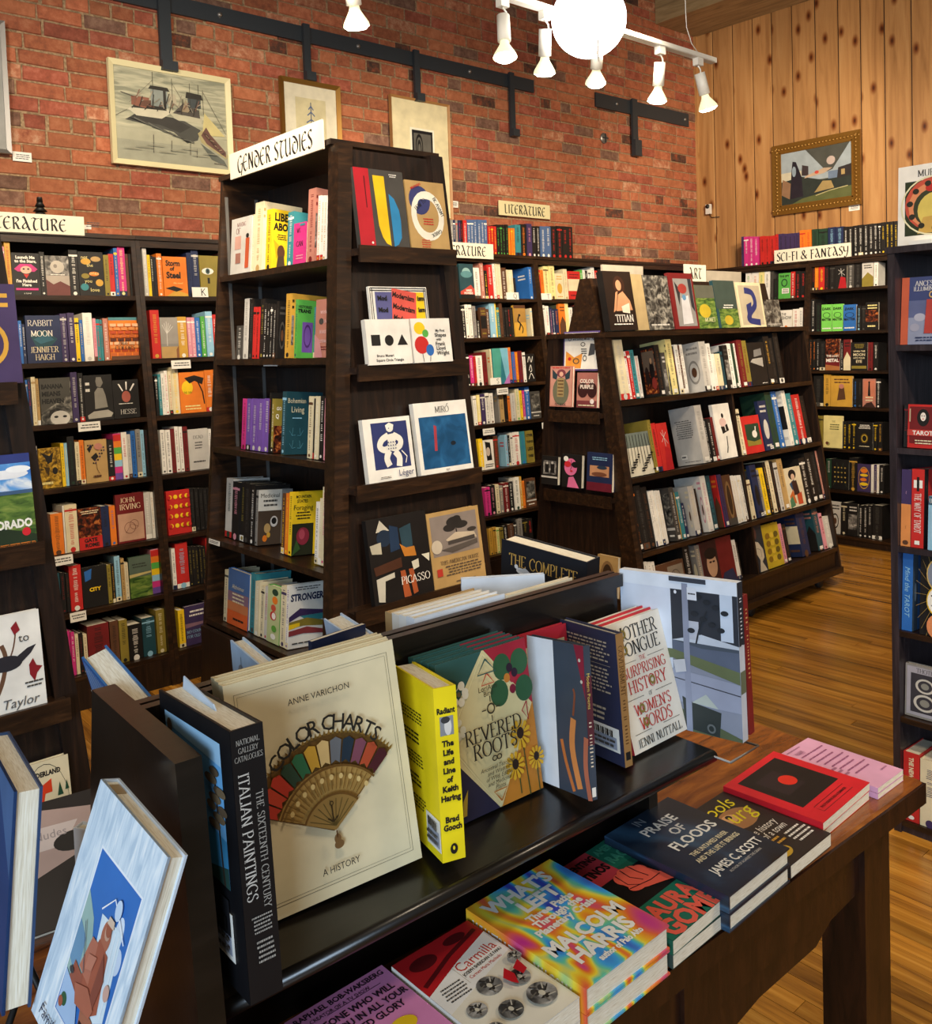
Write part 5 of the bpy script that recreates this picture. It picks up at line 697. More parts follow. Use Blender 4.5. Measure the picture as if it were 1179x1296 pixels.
ROWS = [
 ('l11', 1, 4.4070, 1.876, 3, '1117 1140 219 pw S;1141 1165 243 Hr S;1166 1285 193 kw F launch;1286 1308 201 kw S;1309 1414 185 ek F moon;1416 1456 215 kw S;1457 1574 209 kH F ones;1576 1601 198 h S;1602 1626 204 rk S;1627 1644 233 by S;1645 1681 248 mY S;1682 1696 206 nR S;1698 1725 207 kG S'),
 ('l12', 1, 4.3721, 1.567, 3, '1131 1150 231 gw S;1151 1170 196 tl S;1171 1185 194 bw S;1186 1199 178 Bw S;1201 1351 217 Bw F rabbit;1353 1382 225 Us S;1384 1415 228 Uw S;1416 1435 204 yk S;1436 1451 195 by S;1454 1497 228 ws S;1498 1512 201 pr S;1513 1531 197 tr S;1532 1543 194 tR S;1545 1569 201 qw S;1571 1709 205 on F bricks'),
 ('l13', 1, 4.3404, 1.287, 3, '1158 1175 199 wk S;1176 1188 207 bs S;1189 1200 211 Br S;1202 1220 219 ca S;1221 1234 211 ak S;1236 1372 210 Ek F banana;1375 1404 232 Us S;1406 1429 227 kw S;1430 1562 214 kw F statue;1563 1687 184 kw F hesse'),
 ('l14', 1, 4.3080, 1.000, 3, '1180 1205 195 eB S;1206 1300 182 Hk F leaf;1303 1318 198 yk S;1319 1333 197 ly S;1335 1365 225 kG S;1366 1386 197 cn S;1387 1408 203 oR S;1409 1510 199 ak F doodle;1512 1541 192 kw S;1544 1580 218 mz S;1581 1607 222 wr S;1608 1625 210 se S;1627 1649 224 bk S;1650 1674 230 ek S;1675 1692 225 lk S;1694 1712 223 kR S;1713 1728 211 kw S'),
 ('l15', 1, 4.2741, 0.700, 3, '1196 1232 188 nk S;1233 1285 186 on S;1288 1295 216 wk S;1296 1350 217 cr S;1351 1455 190 nr F gate;1457 1493 188 Bk S;1494 1522 185 ob S;1525 1661 230 Ra F irving;1663 1693 224 sw S;1694 1742 222 wH S'),
 ('l16', 1, 4.2444, 0.437, 3, '1215 1251 184 Tk S;1253 1272 183 kR S;1274 1289 176 kn S;1291 1344 205 rw S;1345 1458 186 ky F yellowcity;1460 1478 179 hk S;1479 1492 181 kH S;1496 1522 212 lk S;1524 1540 198 ak S;1541 1558 174 ce S;1561 1667 193 Gh F meadow;1670 1719 213 pz S;1721 1738 188 an S'),
 ('l17', 1, 4.2125, 0.155, 3, '1234 1251 205 pR S;1253 1272 205 mk S;1273 1289 196 mw S;1291 1306 182 cR S;1308 1326 182 kR S;1327 1343 173 cn S;1346 1443 204 Rk S;1448 1488 202 nk S;1490 1529 198 hk S;1530 1596 165 kw S;1599 1660 181 Tl S;1666 1735 207 hc S'),
 ('l21', 1, 4.4070, 1.876, 3, '1768 1789 244 sw S;1790 1805 206 yk S;1806 1820 202 kw S;1821 1836 197 kB S;1839 1865 215 ow S;1867 1992 201 ok F storm;1995 2020 224 Bk S;2022 2060 238 Bs S;2062 2171 213 hn F eye;2173 2199 225 kw S;2201 2233 237 rk S'),
 ('l22', 1, 4.3721, 1.567, 3, '1777 1822 240 rH S;1823 1914 203 es F tree;1916 1963 206 Hw S;1965 1984 202 pw S;1986 2007 202 pw S;2009 2036 202 bw S;2038 2061 207 gw S;2065 2103 232 lw S;2105 2124 216 rw S;2125 2144 214 rw S;2146 2177 216 kw S'),
 ('l23', 1, 4.3404, 1.287, 3, '1771 1786 195 kw S;1787 1801 203 tw S;1803 1819 207 wk S;1820 1837 218 wr S;1838 1855 215 cr S;1858 1894 235 cy S;1895 2028 205 ok F sun;2030 2077 211 ow S;2080 2112 212 ow S;2114 2146 202 ow S'),
 ('l24', 1, 4.3080, 1.000, 3, '1772 1794 216 wk S;1796 1822 214 wk S;1824 1844 217 Rn S;1847 1865 226 wR S;1867 1885 224 wR S;1888 1911 222 Rk S;1912 2018 205 sE F dead;2020 2037 199 we S;2039 2056 209 kr S;2058 2084 201 kr S'),
 ('l25', 1, 4.2741, 0.700, 3, '1772 1891 214 ry F moons;1894 1914 215 kE S;1917 1938 212 kE S;1940 1961 209 kE S;1963 1984 206 kE S;1986 2008 203 kE S;2010 2036 199 kE S'),
 ('l26', 1, 4.2444, 0.437, 3, '1771 1790 200 wk S;1793 1856 220 rl S;1857 1874 196 kh S;1875 1891 193 kh S;1892 1910 190 kh S;1911 1927 187 kh S;1928 1947 184 kh S;1951 1979 223 rB S;1980 2007 207 cn S'),
 ('l27', 1, 4.2125, 0.155, 3, '1775 1807 182 yk S;1809 1927 192 Uw F country;1929 1950 188 kw S;1952 1976 177 ok S'),
 ('g1', 0, 1.6625, 1.887, 5, '-3290 -3124 221 sq F making;-3121 -3103 221 cw S;-3102 -3020 262 ca A -3040;-3016 -2861 225 yk A -2972 liberate;-2857 -2816 195 tw S;-2811 -2727 148 mk F weown;-2726 -2663 258 qR A -2677;-2660 -2641 226 wH S;-2640 -2622 223 wH S;-2620 -2602 220 wH S;-2601 -2583 217 sw S;-2581 -2554 200 rz S;-2552 -2531 200 ky S'),
 ('g2', 0, 1.6323, 1.562, 5, '-3218 -3167 128 Es S;-3166 -3131 230 se S;-3128 -3091 227 kE S;-3089 -3068 194 rk S;-3064 -3042 193 rk S;-3040 -3008 222 kh S;-3005 -2983 205 kw S;-2981 -2963 200 kw S;-2961 -2943 199 kw S;-2941 -2921 198 kw S;-2919 -2849 207 kE A -2904;-2847 -2788 229 Hk A -2808;-2784 -2658 205 gU A -2765 green;-2655 -2645 172 tk S;-2644 -2511 196 qk F wayward'),
 ('g3', 0, 1.6006, 1.221, 5, '-3145 -3110 191 mR S;-3108 -3071 192 us S;-3069 -3028 193 us S;-3026 -2983 193 us S;-2982 -2943 196 us S;-2941 -2930 218 kr S;-2926 -2852 196 hw A -2909 goq;-2850 -2672 224 Tl A -2822 bohemian;-2669 -2642 211 cn S;-2638 -2630 204 kw S;-2628 -2605 212 cw S;-2602 -2577 213 kw S;-2574 -2545 206 pr S;-2543 -2509 214 es A -2534;-2507 -2497 207 bw S'),
 ('g4', 0, 1.5876, 0.867, 5, '-3293 -3237 229 sG S;-3233 -3175 221 kp S;-3173 -3137 223 kh S;-3135 -3092 224 kE S;-3090 -3055 222 kw S;-3051 -2862 206 ek A -3033 medicinal;-2859 -2837 213 ny S;-2836 -2813 216 oy S;-2810 -2634 223 yk A -2786 foraging;-2631 -2610 209 wk S;-2609 -2593 223 cw S;-2592 -2514 263 cm A -2571 herbal'),
 ('g5', 0, 1.5386, 0.555, 5, '-3234 -3204 197 cE S;-3201 -3035 209 bo F alz;-3032 -2992 218 tE S;-2988 -2953 196 cw S;-2949 -2923 185 ck S;-2919 -2897 190 sr S;-2894 -2807 200 gz F fruits;-2804 -2769 212 cU S;-2766 -2493 221 wu A -2747 stronger'),
 ('b0', 1, 4.4408, 2.175, 0, '3688 3715 201 re S;3718 3762 204 ek S;3795 3815 208 ew S;3818 3837 209 Bw S;3839 3858 208 er S;3859 3879 209 Br S;3881 3900 210 kr S;3902 3933 212 rw S;3936 3964 217 jw S;3965 3995 219 jw S;3996 4025 221 jw S;4026 4057 223 jw S;4058 4087 224 jw S;4088 4115 226 jw S;4121 4145 186 ry S;4147 4169 188 ry S;4172 4195 187 ry S;4198 4225 201 kg S;4228 4254 202 kg S;4257 4281 204 kg S;4284 4308 206 kg S;4310 4327 183 oy S;4330 4348 184 oy S;4351 4369 185 oy S;4372 4425 210 tk S;4428 4484 218 ko S;4487 4536 224 Up S;4539 4581 211 kw S;4584 4617 213 kw S;4620 4672 214 jw S;4675 4729 217 jw S;4732 4786 222 kr S;4789 4843 226 kr S;4846 4903 227 kr S;4906 4960 228 kr S'),
 ('b11', 1, 4.4070, 1.876, 4, '3763 3825 208 kw S;3832 3956 226 Tr F mountain;3957 4012 204 wE S;4016 4048 238 qw S;4049 4077 187 ky S;4082 4130 227 rw S;4132 4152 238 wk S;4154 4177 249 cw S;4180 4207 250 cw S;4208 4255 211 nw S;4259 4317 198 cw S;4318 4336 143 kE S;4344 4504 222 bw A 4465'),
 ('b12', 1, 4.3781, 1.620, 4, '3814 3846 208 kw S;3849 3877 217 wn S;3880 3908 217 we S;3910 3938 208 eU S;3939 3970 116 kw S;3977 4029 198 nh F;4031 4057 188 nw S;4063 4111 240 lw S;4113 4126 227 yw S;4127 4149 198 ty S;4153 4178 239 nk S;4179 4201 198 kE S;4202 4225 198 kE S;4227 4251 198 kr S;4253 4280 198 kE S;4284 4394 213 Hk F dancer;4396 4462 193 cl A 4444'),
 ('b21', 1, 4.4070, 1.876, 4, '4561 4583 205 rH S;4586 4615 206 oR S;4619 4670 233 Yn S;4673 4728 237 Yn S;4729 4814 184 cH F;4819 4859 218 ca S;4862 4998 204 rR F;5002 5030 217 gw S;5033 5057 218 wg S;5060 5086 213 kw S;5090 5120 219 wk S;5124 5161 242 we S;5162 5199 216 rw S;5203 5245 228 kw S;5248 5287 224 ce S'),
 ('b22', 1, 4.3781, 1.620, 4, '4555 4590 213 we S;4593 4630 208 wr S;4632 4660 197 Bp S;4662 4686 187 Bw S;4689 4726 187 Bo S;4731 4794 224 on F;4797 4814 229 Yc S;4817 4836 229 Yc S;4837 4873 197 wk S;4877 4906 208 kw S;4909 4946 213 re S'),
 ('b13', 1, 4.3430, 1.310, 4, '3811 3839 210 kw S;3841 3873 198 mw S;3876 3895 191 rk S;3898 3953 195 wk S;3957 3993 217 Rk S;3997 4039 234 co A 4026;4043 4186 237 tb F gradient;4190 4217 240 ou S;4219 4246 209 br S;4248 4273 208 oy S;4275 4315 213 RU S;4318 4346 203 wk S;4349 4432 191 kw F script'),
 ('b14', 1, 4.3148, 1.060, 4, '3833 3861 189 we S;3865 3893 193 Yw S;3897 3938 196 Uw S;3942 3974 200 wk S;3977 4010 197 wn S;4014 4067 224 ea A 4054;4069 4105 197 ak S;4109 4139 195 kn S;4140 4164 169 oR S;4169 4209 185 se S;4214 4250 213 cg S;4253 4277 199 yk S;4281 4301 197 mw S;4307 4350 226 bw S;4352 4446 184 Es F photo'),
 ('b15', 1, 4.2820, 0.770, 4, '3838 3876 202 yw S;3877 3966 190 wk F lady;3970 4012 207 nr S;4016 4098 207 lr A 4073;4102 4120 202 kw S;4124 4145 206 wk S;4149 4211 216 wr S;4214 4262 215 tb S;4266 4336 215 hk F think'),
 ('b16', 1, 4.2492, 0.480, 4, '3850 3896 181 mk S;3900 3943 188 kp S;3946 3977 187 ck S;3980 4009 176 ec S;4013 4060 189 Rw S;4063 4105 189 kw S;4110 4160 212 wG S;4164 4186 213 Hw S;4187 4211 180 oR S;4215 4309 190 nE F photo'),
 ('b17', 1, 4.2210, 0.230, 4, '3852 3880 169 Hk S;3884 3910 172 Hk S;3912 3938 165 Yg S;3941 3972 160 hk S;3976 4014 166 kw S;4017 4067 170 ne S;4071 4097 176 kw S;4102 4146 193 ek S;4148 4196 180 kh S;4200 4244 178 kr S'),
 ('a11', 1, 2.8844, 1.280, 9, '3548 3618 306 cs S;3619 3639 244 wr S;3641 3665 246 rw S;3667 3703 250 tk S;3704 3734 218 sr S;3742 3919 271 kn Z 3877 group;3920 3954 228 Es F;3965 4031 298 Yk Z 3979;4032 4045 259 kr S;4048 4080 267 wk S;4082 4099 264 nw S;4101 4127 266 wn S;4130 4343 278 se Z 4281;4344 4383 265 wn S;4384 4412 206 wc S;4414 4465 204 ce S;4469 4494 215 Tk S;4501 4548 251 kE F;4551 4593 259 wk S;4595 4621 258 Gk S;4623 4643 258 wk S'),
 ('a12', 1, 2.8844, 1.280, 9, '4652 4707 277 Rh S;4708 4759 272 hR S;4760 4939 258 ks F greyrect;4947 5008 293 kH S;5009 5054 280 kE S;5062 5119 317 kE S'),
 ('a21', 1, 2.8182, 0.900, 11, '3520 3716 216 sk F snow;3726 3751 271 hk S;3752 3791 251 rk S;3792 3880 246 rk F star;3892 4212 315 se Z 4147 text;4213 4240 237 kw S;4242 4276 233 kw S;4279 4303 240 Rk S;4316 4479 307 wk F figure'),
 ('a22', 1, 2.8182, 0.900, 11, '4532 4576 264 ck S;4577 4762 217 rG F swan;4779 4868 295 Bs F;4879 4948 340 GB S;4950 5004 340 bw S;5006 5110 339 ws A 5046;5111 5172 318 tw S;5173 5262 306 rw S;5263 5317 293 kn S;5321 5395 301 ck A 5336'),
 ('a31', 1, 2.7648, 0.539, 11, '3510 3550 313 ko S;3553 3604 318 kE S;3605 3650 304 kn S;3651 3662 274 wk S;3664 3679 275 wE S;3681 3702 278 wc S;3703 3725 275 wc S;3727 3749 272 wc S;3751 3861 274 Es Z 3821 photo;3862 3871 243 Hn S;3873 3903 243 tw S;3904 3931 181 Bw S;3945 4035 259 sc Z 3984;4036 4053 240 kn S;4064 4152 298 wp Z 4104;4153 4200 293 Tt S;4201 4264 286 ro A 4209;4266 4303 286 Uk S;4304 4385 276 nE F oval;4386 4418 266 wc S;4420 4452 261 wc S;4454 4475 260 wc S;4477 4498 258 wk S'),
 ('a32', 1, 2.7648, 0.539, 11, '4531 4574 222 cn S;4591 4656 301 Bk F;4657 4686 265 ek S;4690 4734 272 yk S;4742 4771 301 kH S;4775 4814 305 cn S;4815 4850 297 kn S;4851 4893 285 sE S;4899 4954 302 ak S;4955 5135 237 co F cubist;5146 5216 278 kw S;5224 5287 303 kw S;5291 5358 304 kE S;5361 5397 303 qw S;5398 5464 289 qR S'),
 ('a41', 1, 2.7213, 0.245, 11, '3504 3540 242 kw S;3541 3567 239 wk S;3568 3591 234 wk S;3592 3620 230 wk S;3621 3851 204 ne F sketch;3865 3920 259 kw S;3921 4010 246 ec Z 3969;4013 4302 250 Rn F portrait;4303 4341 217 we S;4342 4361 199 ke S'),
 ('a42', 1, 2.7213, 0.245, 11, '4400 4615 283 Bs F sleeve;4616 4791 246 yh F sunny;4792 4833 228 pU S;4834 4877 218 kn S;4887 5104 255 Bn A 5008;5108 5269 259 Tq A 5203;5270 5304 220 pR S;5305 5409 190 sw S'),
 ('s0', 0, 6.7018, 2.140, 0, '-4148 -4128 247 Uk S;-4125 -4080 243 mw S;-4078 -4034 238 mw S;-4032 -3990 233 mw S;-3979 -3936 232 rk S;-3934 -3891 227 rk S;-3889 -3845 225 rk S;-3843 -3815 233 rk S;-3814 -3771 232 Uk S;-3770 -3731 227 Uk S;-3730 -3691 226 Uk S;-3690 -3660 225 Uk S;-3658 -3633 224 Uk S;-3631 -3584 240 or S;-3583 -3535 238 or S;-3530 -3478 236 Gk S;-3475 -3406 233 Gk S;-3401 -3342 235 Bl S;-3339 -3280 232 Bl S;-3278 -3244 226 kw S;-3241 -3205 224 kw S;-3203 -3168 226 kw S;-3165 -3129 227 kw S;-3126 -3091 225 kw S;-3088 -3053 226 kw S;-3051 -3019 224 kw S;-3016 -2998 224 kw S;-2996 -2966 226 ky S;-2963 -2935 225 ky S;-2932 -2904 224 ky S;-2901 -2876 223 ky S;-2873 -2843 219 ky S'),
 ('s10', 0, 6.6694, 1.853, 3, '-4100 -4050 247 wg S;-4046 -3982 247 wo S;-3978 -3931 250 Yg S;-3928 -3881 238 wk S;-3878 -3852 227 Ek S;-3848 -3807 164 kG S;-3804 -3701 203 gk F green2;-3698 -3663 209 rw S;-3660 -3619 209 kr S;-3616 -3573 205 kr S'),
 ('s20', 0, 6.6363, 1.560, 3, '-3836 -3778 187 kw S;-3775 -3675 201 wo F show;-3672 -3618 206 wr S;-3615 -3586 214 wB S;-3583 -3566 220 kr S'),
 ('s11', 0, 6.6752, 1.904, 3, '-3526 -3506 218 kr S;-3503 -3473 221 oy S;-3468 -3422 217 ry S;-3418 -3386 210 kR S;-3382 -3341 185 kE S;-3338 -3246 179 kb F star;-3243 -3193 201 Es S;-3190 -3136 203 kE S;-3129 -3044 189 sk F;-3041 -3011 201 wk S'),
 ('s12', 0, 6.6388, 1.582, 3, '-3520 -3485 252 kw S;-3482 -3438 221 kG S;-3432 -3349 206 Lk F green3;-3346 -3262 205 Lk F green3;-3259 -3162 196 bk F green3;-3159 -3126 183 kl S;-3123 -3091 181 kE S;-3089 -2995 205 kY F'),
 ('s13', 0, 6.6053, 1.286, 3, '-3520 -3495 238 ko S;-3492 -3468 237 ko S;-3465 -3436 241 ks S;-3433 -3390 221 kE S;-3387 -3275 238 Rw F metal;-3272 -3249 225 ks S;-3246 -3191 231 Rk F;-3188 -3065 208 kc F moon2;-3062 -3027 206 Rk S;-3024 -2987 205 kw S'),
 ('s14', 0, 6.5746, 1.014, 3, '-3473 -3393 230 kE S;-3391 -3337 248 Hk S;-3334 -3168 231 Hn F;-3165 -3129 211 kb S;-3127 -3093 211 kE S;-3090 -2993 211 qk F tower;-2991 -2957 212 kw S'),
 ('s15', 0, 6.5394, 0.703, 3, '-3453 -3382 237 hk S;-3379 -3232 242 Yn F pale;-3229 -3198 204 ky S;-3195 -3163 206 ky S;-3160 -3128 207 ky S;-3126 -3003 204 ky F ring;-3001 -2970 208 ky S;-2967 -2935 209 kH S'),
 ('s16', 0, 6.5051, 0.399, 3, '-3345 -3304 222 Gs S;-3302 -3170 222 kH F goldleaf;-3168 -3108 243 kH S;-3105 -3006 202 UH F purple;-3004 -2986 203 ws S;-2984 -2966 204 Us S;-2964 -2948 206 wH S;-2945 -2911 205 kw S'),
 ('s17', 0, 6.4677, 0.068, 3, '-3302 -3220 238 sk F;-3217 -3171 238 kc S;-3168 -3088 239 ks F;-3085 -3053 232 kw S;-3050 -3019 236 kw S;-3016 -2986 240 kw S;-2983 -2912 246 kE S'),
 ('r1', 0, 2.8680, 1.543, 6, '-1240 -1098 208 br A -1217 ancestral'),
 ('r2', 0, 2.8680, 1.224, 5, '-1222 -1210 132 kR S;-1209 -1117 134 rk F tarotface'),
 ('r3', 0, 2.8500, 0.915, 4, '-1259 -1229 239 Uo S spinetarot1;-1228 -1178 243 rw A -1190 wayof;-1176 -1108 164 lk F unveil'),
 ('r4', 0, 2.8500, 0.648, 4, '-1256 -1208 241 bw A -1224 mind;-1200 -1090 251 kH F rays'),
 ('r5', 0, 2.8680, 0.373, 4, '-1226 -1105 164 ek F thoth'),
 ('r6', 0, 2.8500, 0.040, 2, '-1240 -1191 218 rw S newliv;-1189 -1129 210 cU S'),
 ('e1', 1, 2.4520, 1.917, 7, '1708 1912 267 Er F bau;1918 2091 244 ak F avant'),
 ('e2', 1, 2.4034, 1.530, 6, '1687 1867 150 wk F munari;1874 2044 151 wk F shapes'),
 ('e3', 1, 2.4049, 1.143, 8, '1671 1865 211 wB F leger;1886 2125 249 wb F miro'),
 ('e4', 1, 2.3859, 0.748, 8, '1662 1910 277 kw F picasso;1912 2151 260 an F house'),
 ('x1', 1, 2.4235, 1.532, 8, '489 646 247 UH F'),
 ('x2', 1, 2.4045, 1.135, 8, '510 652 224 Bw F colorado'),
 ('x3', 1, 2.3854, 0.737, 8, '480 649 232 wk F bird'),
 ('x4', 1, 2.3673, 0.360, 8, '577 694 230 ck F hopper'),
 ('t1', 0, 3.4500, 1.245, 5, '-3265 -3094 210 qG A -3108 angel;-3077 -2924 176 qw A -2944 purple2'),
 ('t2', 0, 3.4500, 0.830, 5, '-3341 -3203 150 ks A -3225 couple;-3196 -3038 169 kp A -3061 mask;-3026 -2862 190 BR F boat'),
 ('t3', 0, 3.4500, 0.300, 5, '-2978 -2847 207 an F oval'),
 ('a0', 1, 2.9248, 1.620, 9, '3485 3748 305 kn A 3527 titian;3749 3841 296 ak F tanplain;3843 4061 293 Es F fogbook;4072 4295 312 Rs F redframe;4296 4480 247 gH F monet;4486 4702 278 Tw F monet2;4719 4989 271 cB F nude;4990 5178 166 kE F fogbook'),
]
exec_rows = None
SHELF = dict(l11='top shelf of the far left wall bookcase', l12='second shelf of the far left wall bookcase', l13='third shelf of the far left wall bookcase', l14='fourth shelf of the far left wall bookcase', l15='fifth shelf of the far left wall bookcase', l16='sixth shelf of the far left wall bookcase', l17='bottom shelf of the far left wall bookcase',
 l21='top shelf left of the tall unit', l22='second shelf left of the tall unit', l23='third shelf left of the tall unit', l24='fourth shelf left of the tall unit', l25='fifth shelf left of the tall unit', l26='sixth shelf left of the tall unit', l27='bottom shelf left of the tall unit',
 g1='top shelf under the gender sign', g2='second shelf of the tall unit', g3='third shelf of the tall unit', g4='fourth shelf of the tall unit', g5='bottom shelf of the tall unit',
 b0='row on top of the back bookcase', b11='first shelf right of the tall unit', b12='second shelf right of the tall unit', b13='third shelf right of the tall unit', b14='fourth shelf right of the tall unit', b15='fifth shelf right of the tall unit', b16='sixth shelf right of the tall unit', b17='bottom shelf right of the tall unit',
 b21='top shelf behind the art books', b22='second shelf behind the art books', a11='upper shelf, left half of the art bookcase', a12='upper shelf, right half of the art bookcase', a21='second shelf, left half of the art bookcase', a22='second shelf, right half of the art bookcase',
 a31='third shelf, left half of the art bookcase', a32='third shelf, right half of the art bookcase', a41='bottom shelf, left half of the art bookcase', a42='bottom shelf, right half of the art bookcase', a0='sloping display on top of the art bookcase',
 s0='row on top of the pine wall bookcase', s10='top shelf in the pine wall corner', s20='second shelf in the pine wall corner', s11='top shelf under the science fiction sign', s12='second shelf below the science fiction sign', s13='third shelf below the science fiction sign', s14='fourth shelf below the science fiction sign', s15='fifth shelf below the science fiction sign', s16='sixth shelf below the science fiction sign', s17='bottom shelf below the science fiction sign',
 r1='first shelf of the right-side bookcase', r2='second shelf of the right-side bookcase', r3='third shelf of the right-side bookcase', r4='fourth shelf of the right-side bookcase', r5='fifth shelf of the right-side bookcase', r6='bottom shelf of the right-side bookcase',
 e1='top ledge of the tall unit end', e2='second ledge of the tall unit end', e3='third ledge of the tall unit end', e4='lowest ledge of the tall unit end', x1='upper ledge of the left edge unit', x2='middle ledge of the left edge unit', x3='lower ledge of the left edge unit', x4='lowest ledge of the left edge unit',
 t1='upper ledge of the art bookcase end', t2='lower ledge of the art bookcase end', t3='lowest ledge of the art bookcase end, just above the rack ridge')
DN = dict(fogbook='with a charcoal picture', tanplain='plain and narrow', launch='with pink-haired face and white title', moon='with a grey moon', ones='with golden leaves', rabbit='with a pale serif title', bricks='with a painted brick wall', banana='with half a woman\'s face', statue='with a seated stone statue', hesse='with a red oval and rays', leaf='with a dark bird shape',
 doodle='with ink doodles', gate='with a red lower band', irving='with a tan drawing panel', yellowcity='with black and yellow shapes', meadow='with a green landscape', storm='with black storm lettering', eye='with one open eye', tree='with a bare white tree', sun='with a yellow sun and dark tree', dead='with small grey lettering', moons='with rows of yellow moons',
 country='with a purple cover', making='with small street pictures', liberate='with big black cut-off title', weown='small, in front of others', green='with a purple square', wayward='with pale title and dark dot', goq='with large white letters', bohemian='with fan pattern', medicinal='with mortar and spices', foraging='with a red berry', herbal='with round portrait photo', alz='fading from blue to orange', fruits='with cut fruits', stronger='with coloured muscle bands',
 mountain='with a red mountain', dancer='with a black dancing figure', gradient='fading teal to blue', script='with white script', photo='with a dark photograph', lady='with a portrait drawing', think='with block letters', group='with a group portrait', greyrect='with grey blocks', snow='with winter trees', star='with a white star burst', text='with its back-cover text', figure='with a small black figure', swan='with a white swan', oval='with an oval portrait', cubist='with a blocky painted woman',
 sketch='with a pencil sketch', portrait='with a face in shadow', sleeve='with a pale painted sleeve', sunny='with yellow flowers', green2='with white note panel', show='with an orange figure', green3='with a dark ring', metal='with fiery scene and white title', moon2='with stacked cream title', tower='with a dark tower', pale='with a small dragon', ring='with a gold ring', goldleaf='with scattered gold leaves', purple='with orange ornaments', ancestral='with a figure in a red robe',
 tarotface='with a white-faced woman', wayof='with red spine', unveil='with a pale blue panel', mind='with a silver title', rays='with three discs and gold rays', thoth='with two ringed discs', bau='with red, yellow and blue shapes', avant='with overlapping circles', munari='with square, circle and triangle', shapes='with coloured balloons', leger='with white shapes on a blue panel', miro='with a deep blue panel', picasso='with a fractured dark painting', house='with a drawn house and tree',
 colorado='with a green hill and clouds', bird='with a dark bird on a branch', hopper='with a red axe and pines', angel='with a winged figure', purple2='with two dark oval shapes', couple='with two standing people', mask='with a pink face in sunglasses', boat='with a small beach scene', titian='with a painted woman', redframe='with a painted street figure', monet='with a yellow garden', monet2='with dark green water', nude='with a curved blue shape')
def book_shell(b, w, d, h, c, spine='F', pg=None):
    """hardcover: boards, spine and page block in one mesh; spine F: at the front (y=0), L: at x=0, R: at x=w"""
    pg = pg or M_PAGE; t = .0022; e = .003 if min(w, d) > .008 else .0012
    if spine == 'F':
        t = min(t, w*.2)
        b.box(0, t, 0, d, 0, h, c).box(w-t, w, 0, d, 0, h, c).box(t, w-t, 0, .0025, 0, h, c).box(t, w-t, .0025, d-e, e*.6, h-e, pg)
    else:
        t = min(t, d*.2); x0, x1 = (0, .0025) if spine == 'L' else (w-.0025, w)
        b.box(0, w, 0, t, 0, h, c).box(0, w, d-t, d, 0, h, c).box(x0, x1, t, d-t, 0, h, c)
        b.box(.0025 if spine == 'L' else e, w-.0025 if spine == 'R' else w-e, t, d-t, e*.6, h-e, pg)
    return b
def neigh_labels(row, items):
    """one label per book: by its picture, else its colours, its neighbour, its place in the row"""
    base = []
    for it in items:
        c = it['c']; n1, n2 = NAME[c[0]], NAME.get(c[1], 'plain')
        kind = 'face-out book' if it['ty'] == 'F' else ('slim book' if it['w'] < .019 else ('thick book' if it['w'] > .034 else 'book'))
        if it['des'] and it['des'] in DN: s = '%s %s %s' % (n1, kind if it['ty'] == 'F' else 'book', DN[it['des']])
        else: s = '%s %s' % (n1, kind)+('' if n1 == n2 or n2 == 'plain' else ' with %s lettering' % n2 if n2 != 'multicoloured' else ' with rainbow stripes')
        base.append(s)
    out = []
    ORD = ['first', 'second', 'third', 'fourth', 'fifth', 'sixth', 'seventh', 'eighth', 'ninth', 'tenth', 'eleventh', 'twelfth', 'thirteenth', 'fourteenth', 'fifteenth', 'sixteenth', 'seventeenth', 'eighteenth', 'nineteenth', 'twentieth']
    place = SHELF[row]
    for i, s in enumerate(base):
        if base.count(s) == 1: out.append('%s, %s' % (s, place)); continue
        same = [j for j, q in enumerate(base) if q == s]; k = same.index(i)
        short = s.split(' with ')[0]; same2 = [j for j, q in enumerate(base) if q.split(' with ')[0] == short]; k2 = same2.index(i)
        out.append('%s %s from left, %s' % (ORD[k2], short, place))
    out2 = []
    for s in out:
        wds = s.replace(',', ' ,').split(); 
        if len(s.split()) > 16: s = s.replace('of the ', 'of ', 1)
        if len(s.split()) > 16: s = s.replace('the ', '').replace('face-out ', '')
        out2.append(s if len(s.split()) <= 16 else ' '.join(s.split()[:16]))
    return out2
GRP = {'l': 'books on the left wall bookcases', 'g': 'books on the side of the tall display unit', 'b': 'books on the back wall bookcase', 'a': 'art books on the long bookcase', 's': 'books on the pine wall bookcase', 'r': 'tarot books on the right-side bookcase', 'e': 'art books facing out on the tall unit end', 'x': 'books facing out on the left edge unit', 't': 'books facing out on the art bookcase end'}
def LIM(rn, zs):
    k = rn[0]
    if k == 'r': return -1.227, 99, 99
    if k in 'ext' or rn in ('b0', 's0', 'a0'): return -99, 99, 99
    zz = {'l': LS, 'b': BS, 'g': [1.887, 1.562, 1.221, .867, .555], 'a': [1.28, .90, .539, .245], 's': [1.853, 1.56] if rn in ('s10', 's20') else [1.904, 1.582, 1.286, 1.014, .703, .399, .068]}[k]
    up = [q for q in zz if q > zs+.05]; top = min(up)-.026 if up else {'l': 2.14, 'b': 2.14, 'g': 2.245, 'a': 1.595, 's': 2.085}[k]
    if k == 'l': a = (.823, 1.708) if rn[1] == '1' else (1.754, 2.638)
    elif k == 'b': a = (3.616, 4.500) if rn[1] == '1' else (4.547, 5.431)
    elif k == 'g': a = (-3.318, -(2.39+.048*(zs+.25)+.062))
    elif k == 'a': a = (3.502, 4.503 if rn != 'a11' else 4.64) if rn[2] == '1' else (4.522, 5.378)
    else: a = (-4.448, -3.564) if rn in ('s10', 's20') else (-3.518, -2.634)
    return a[0], a[1], top
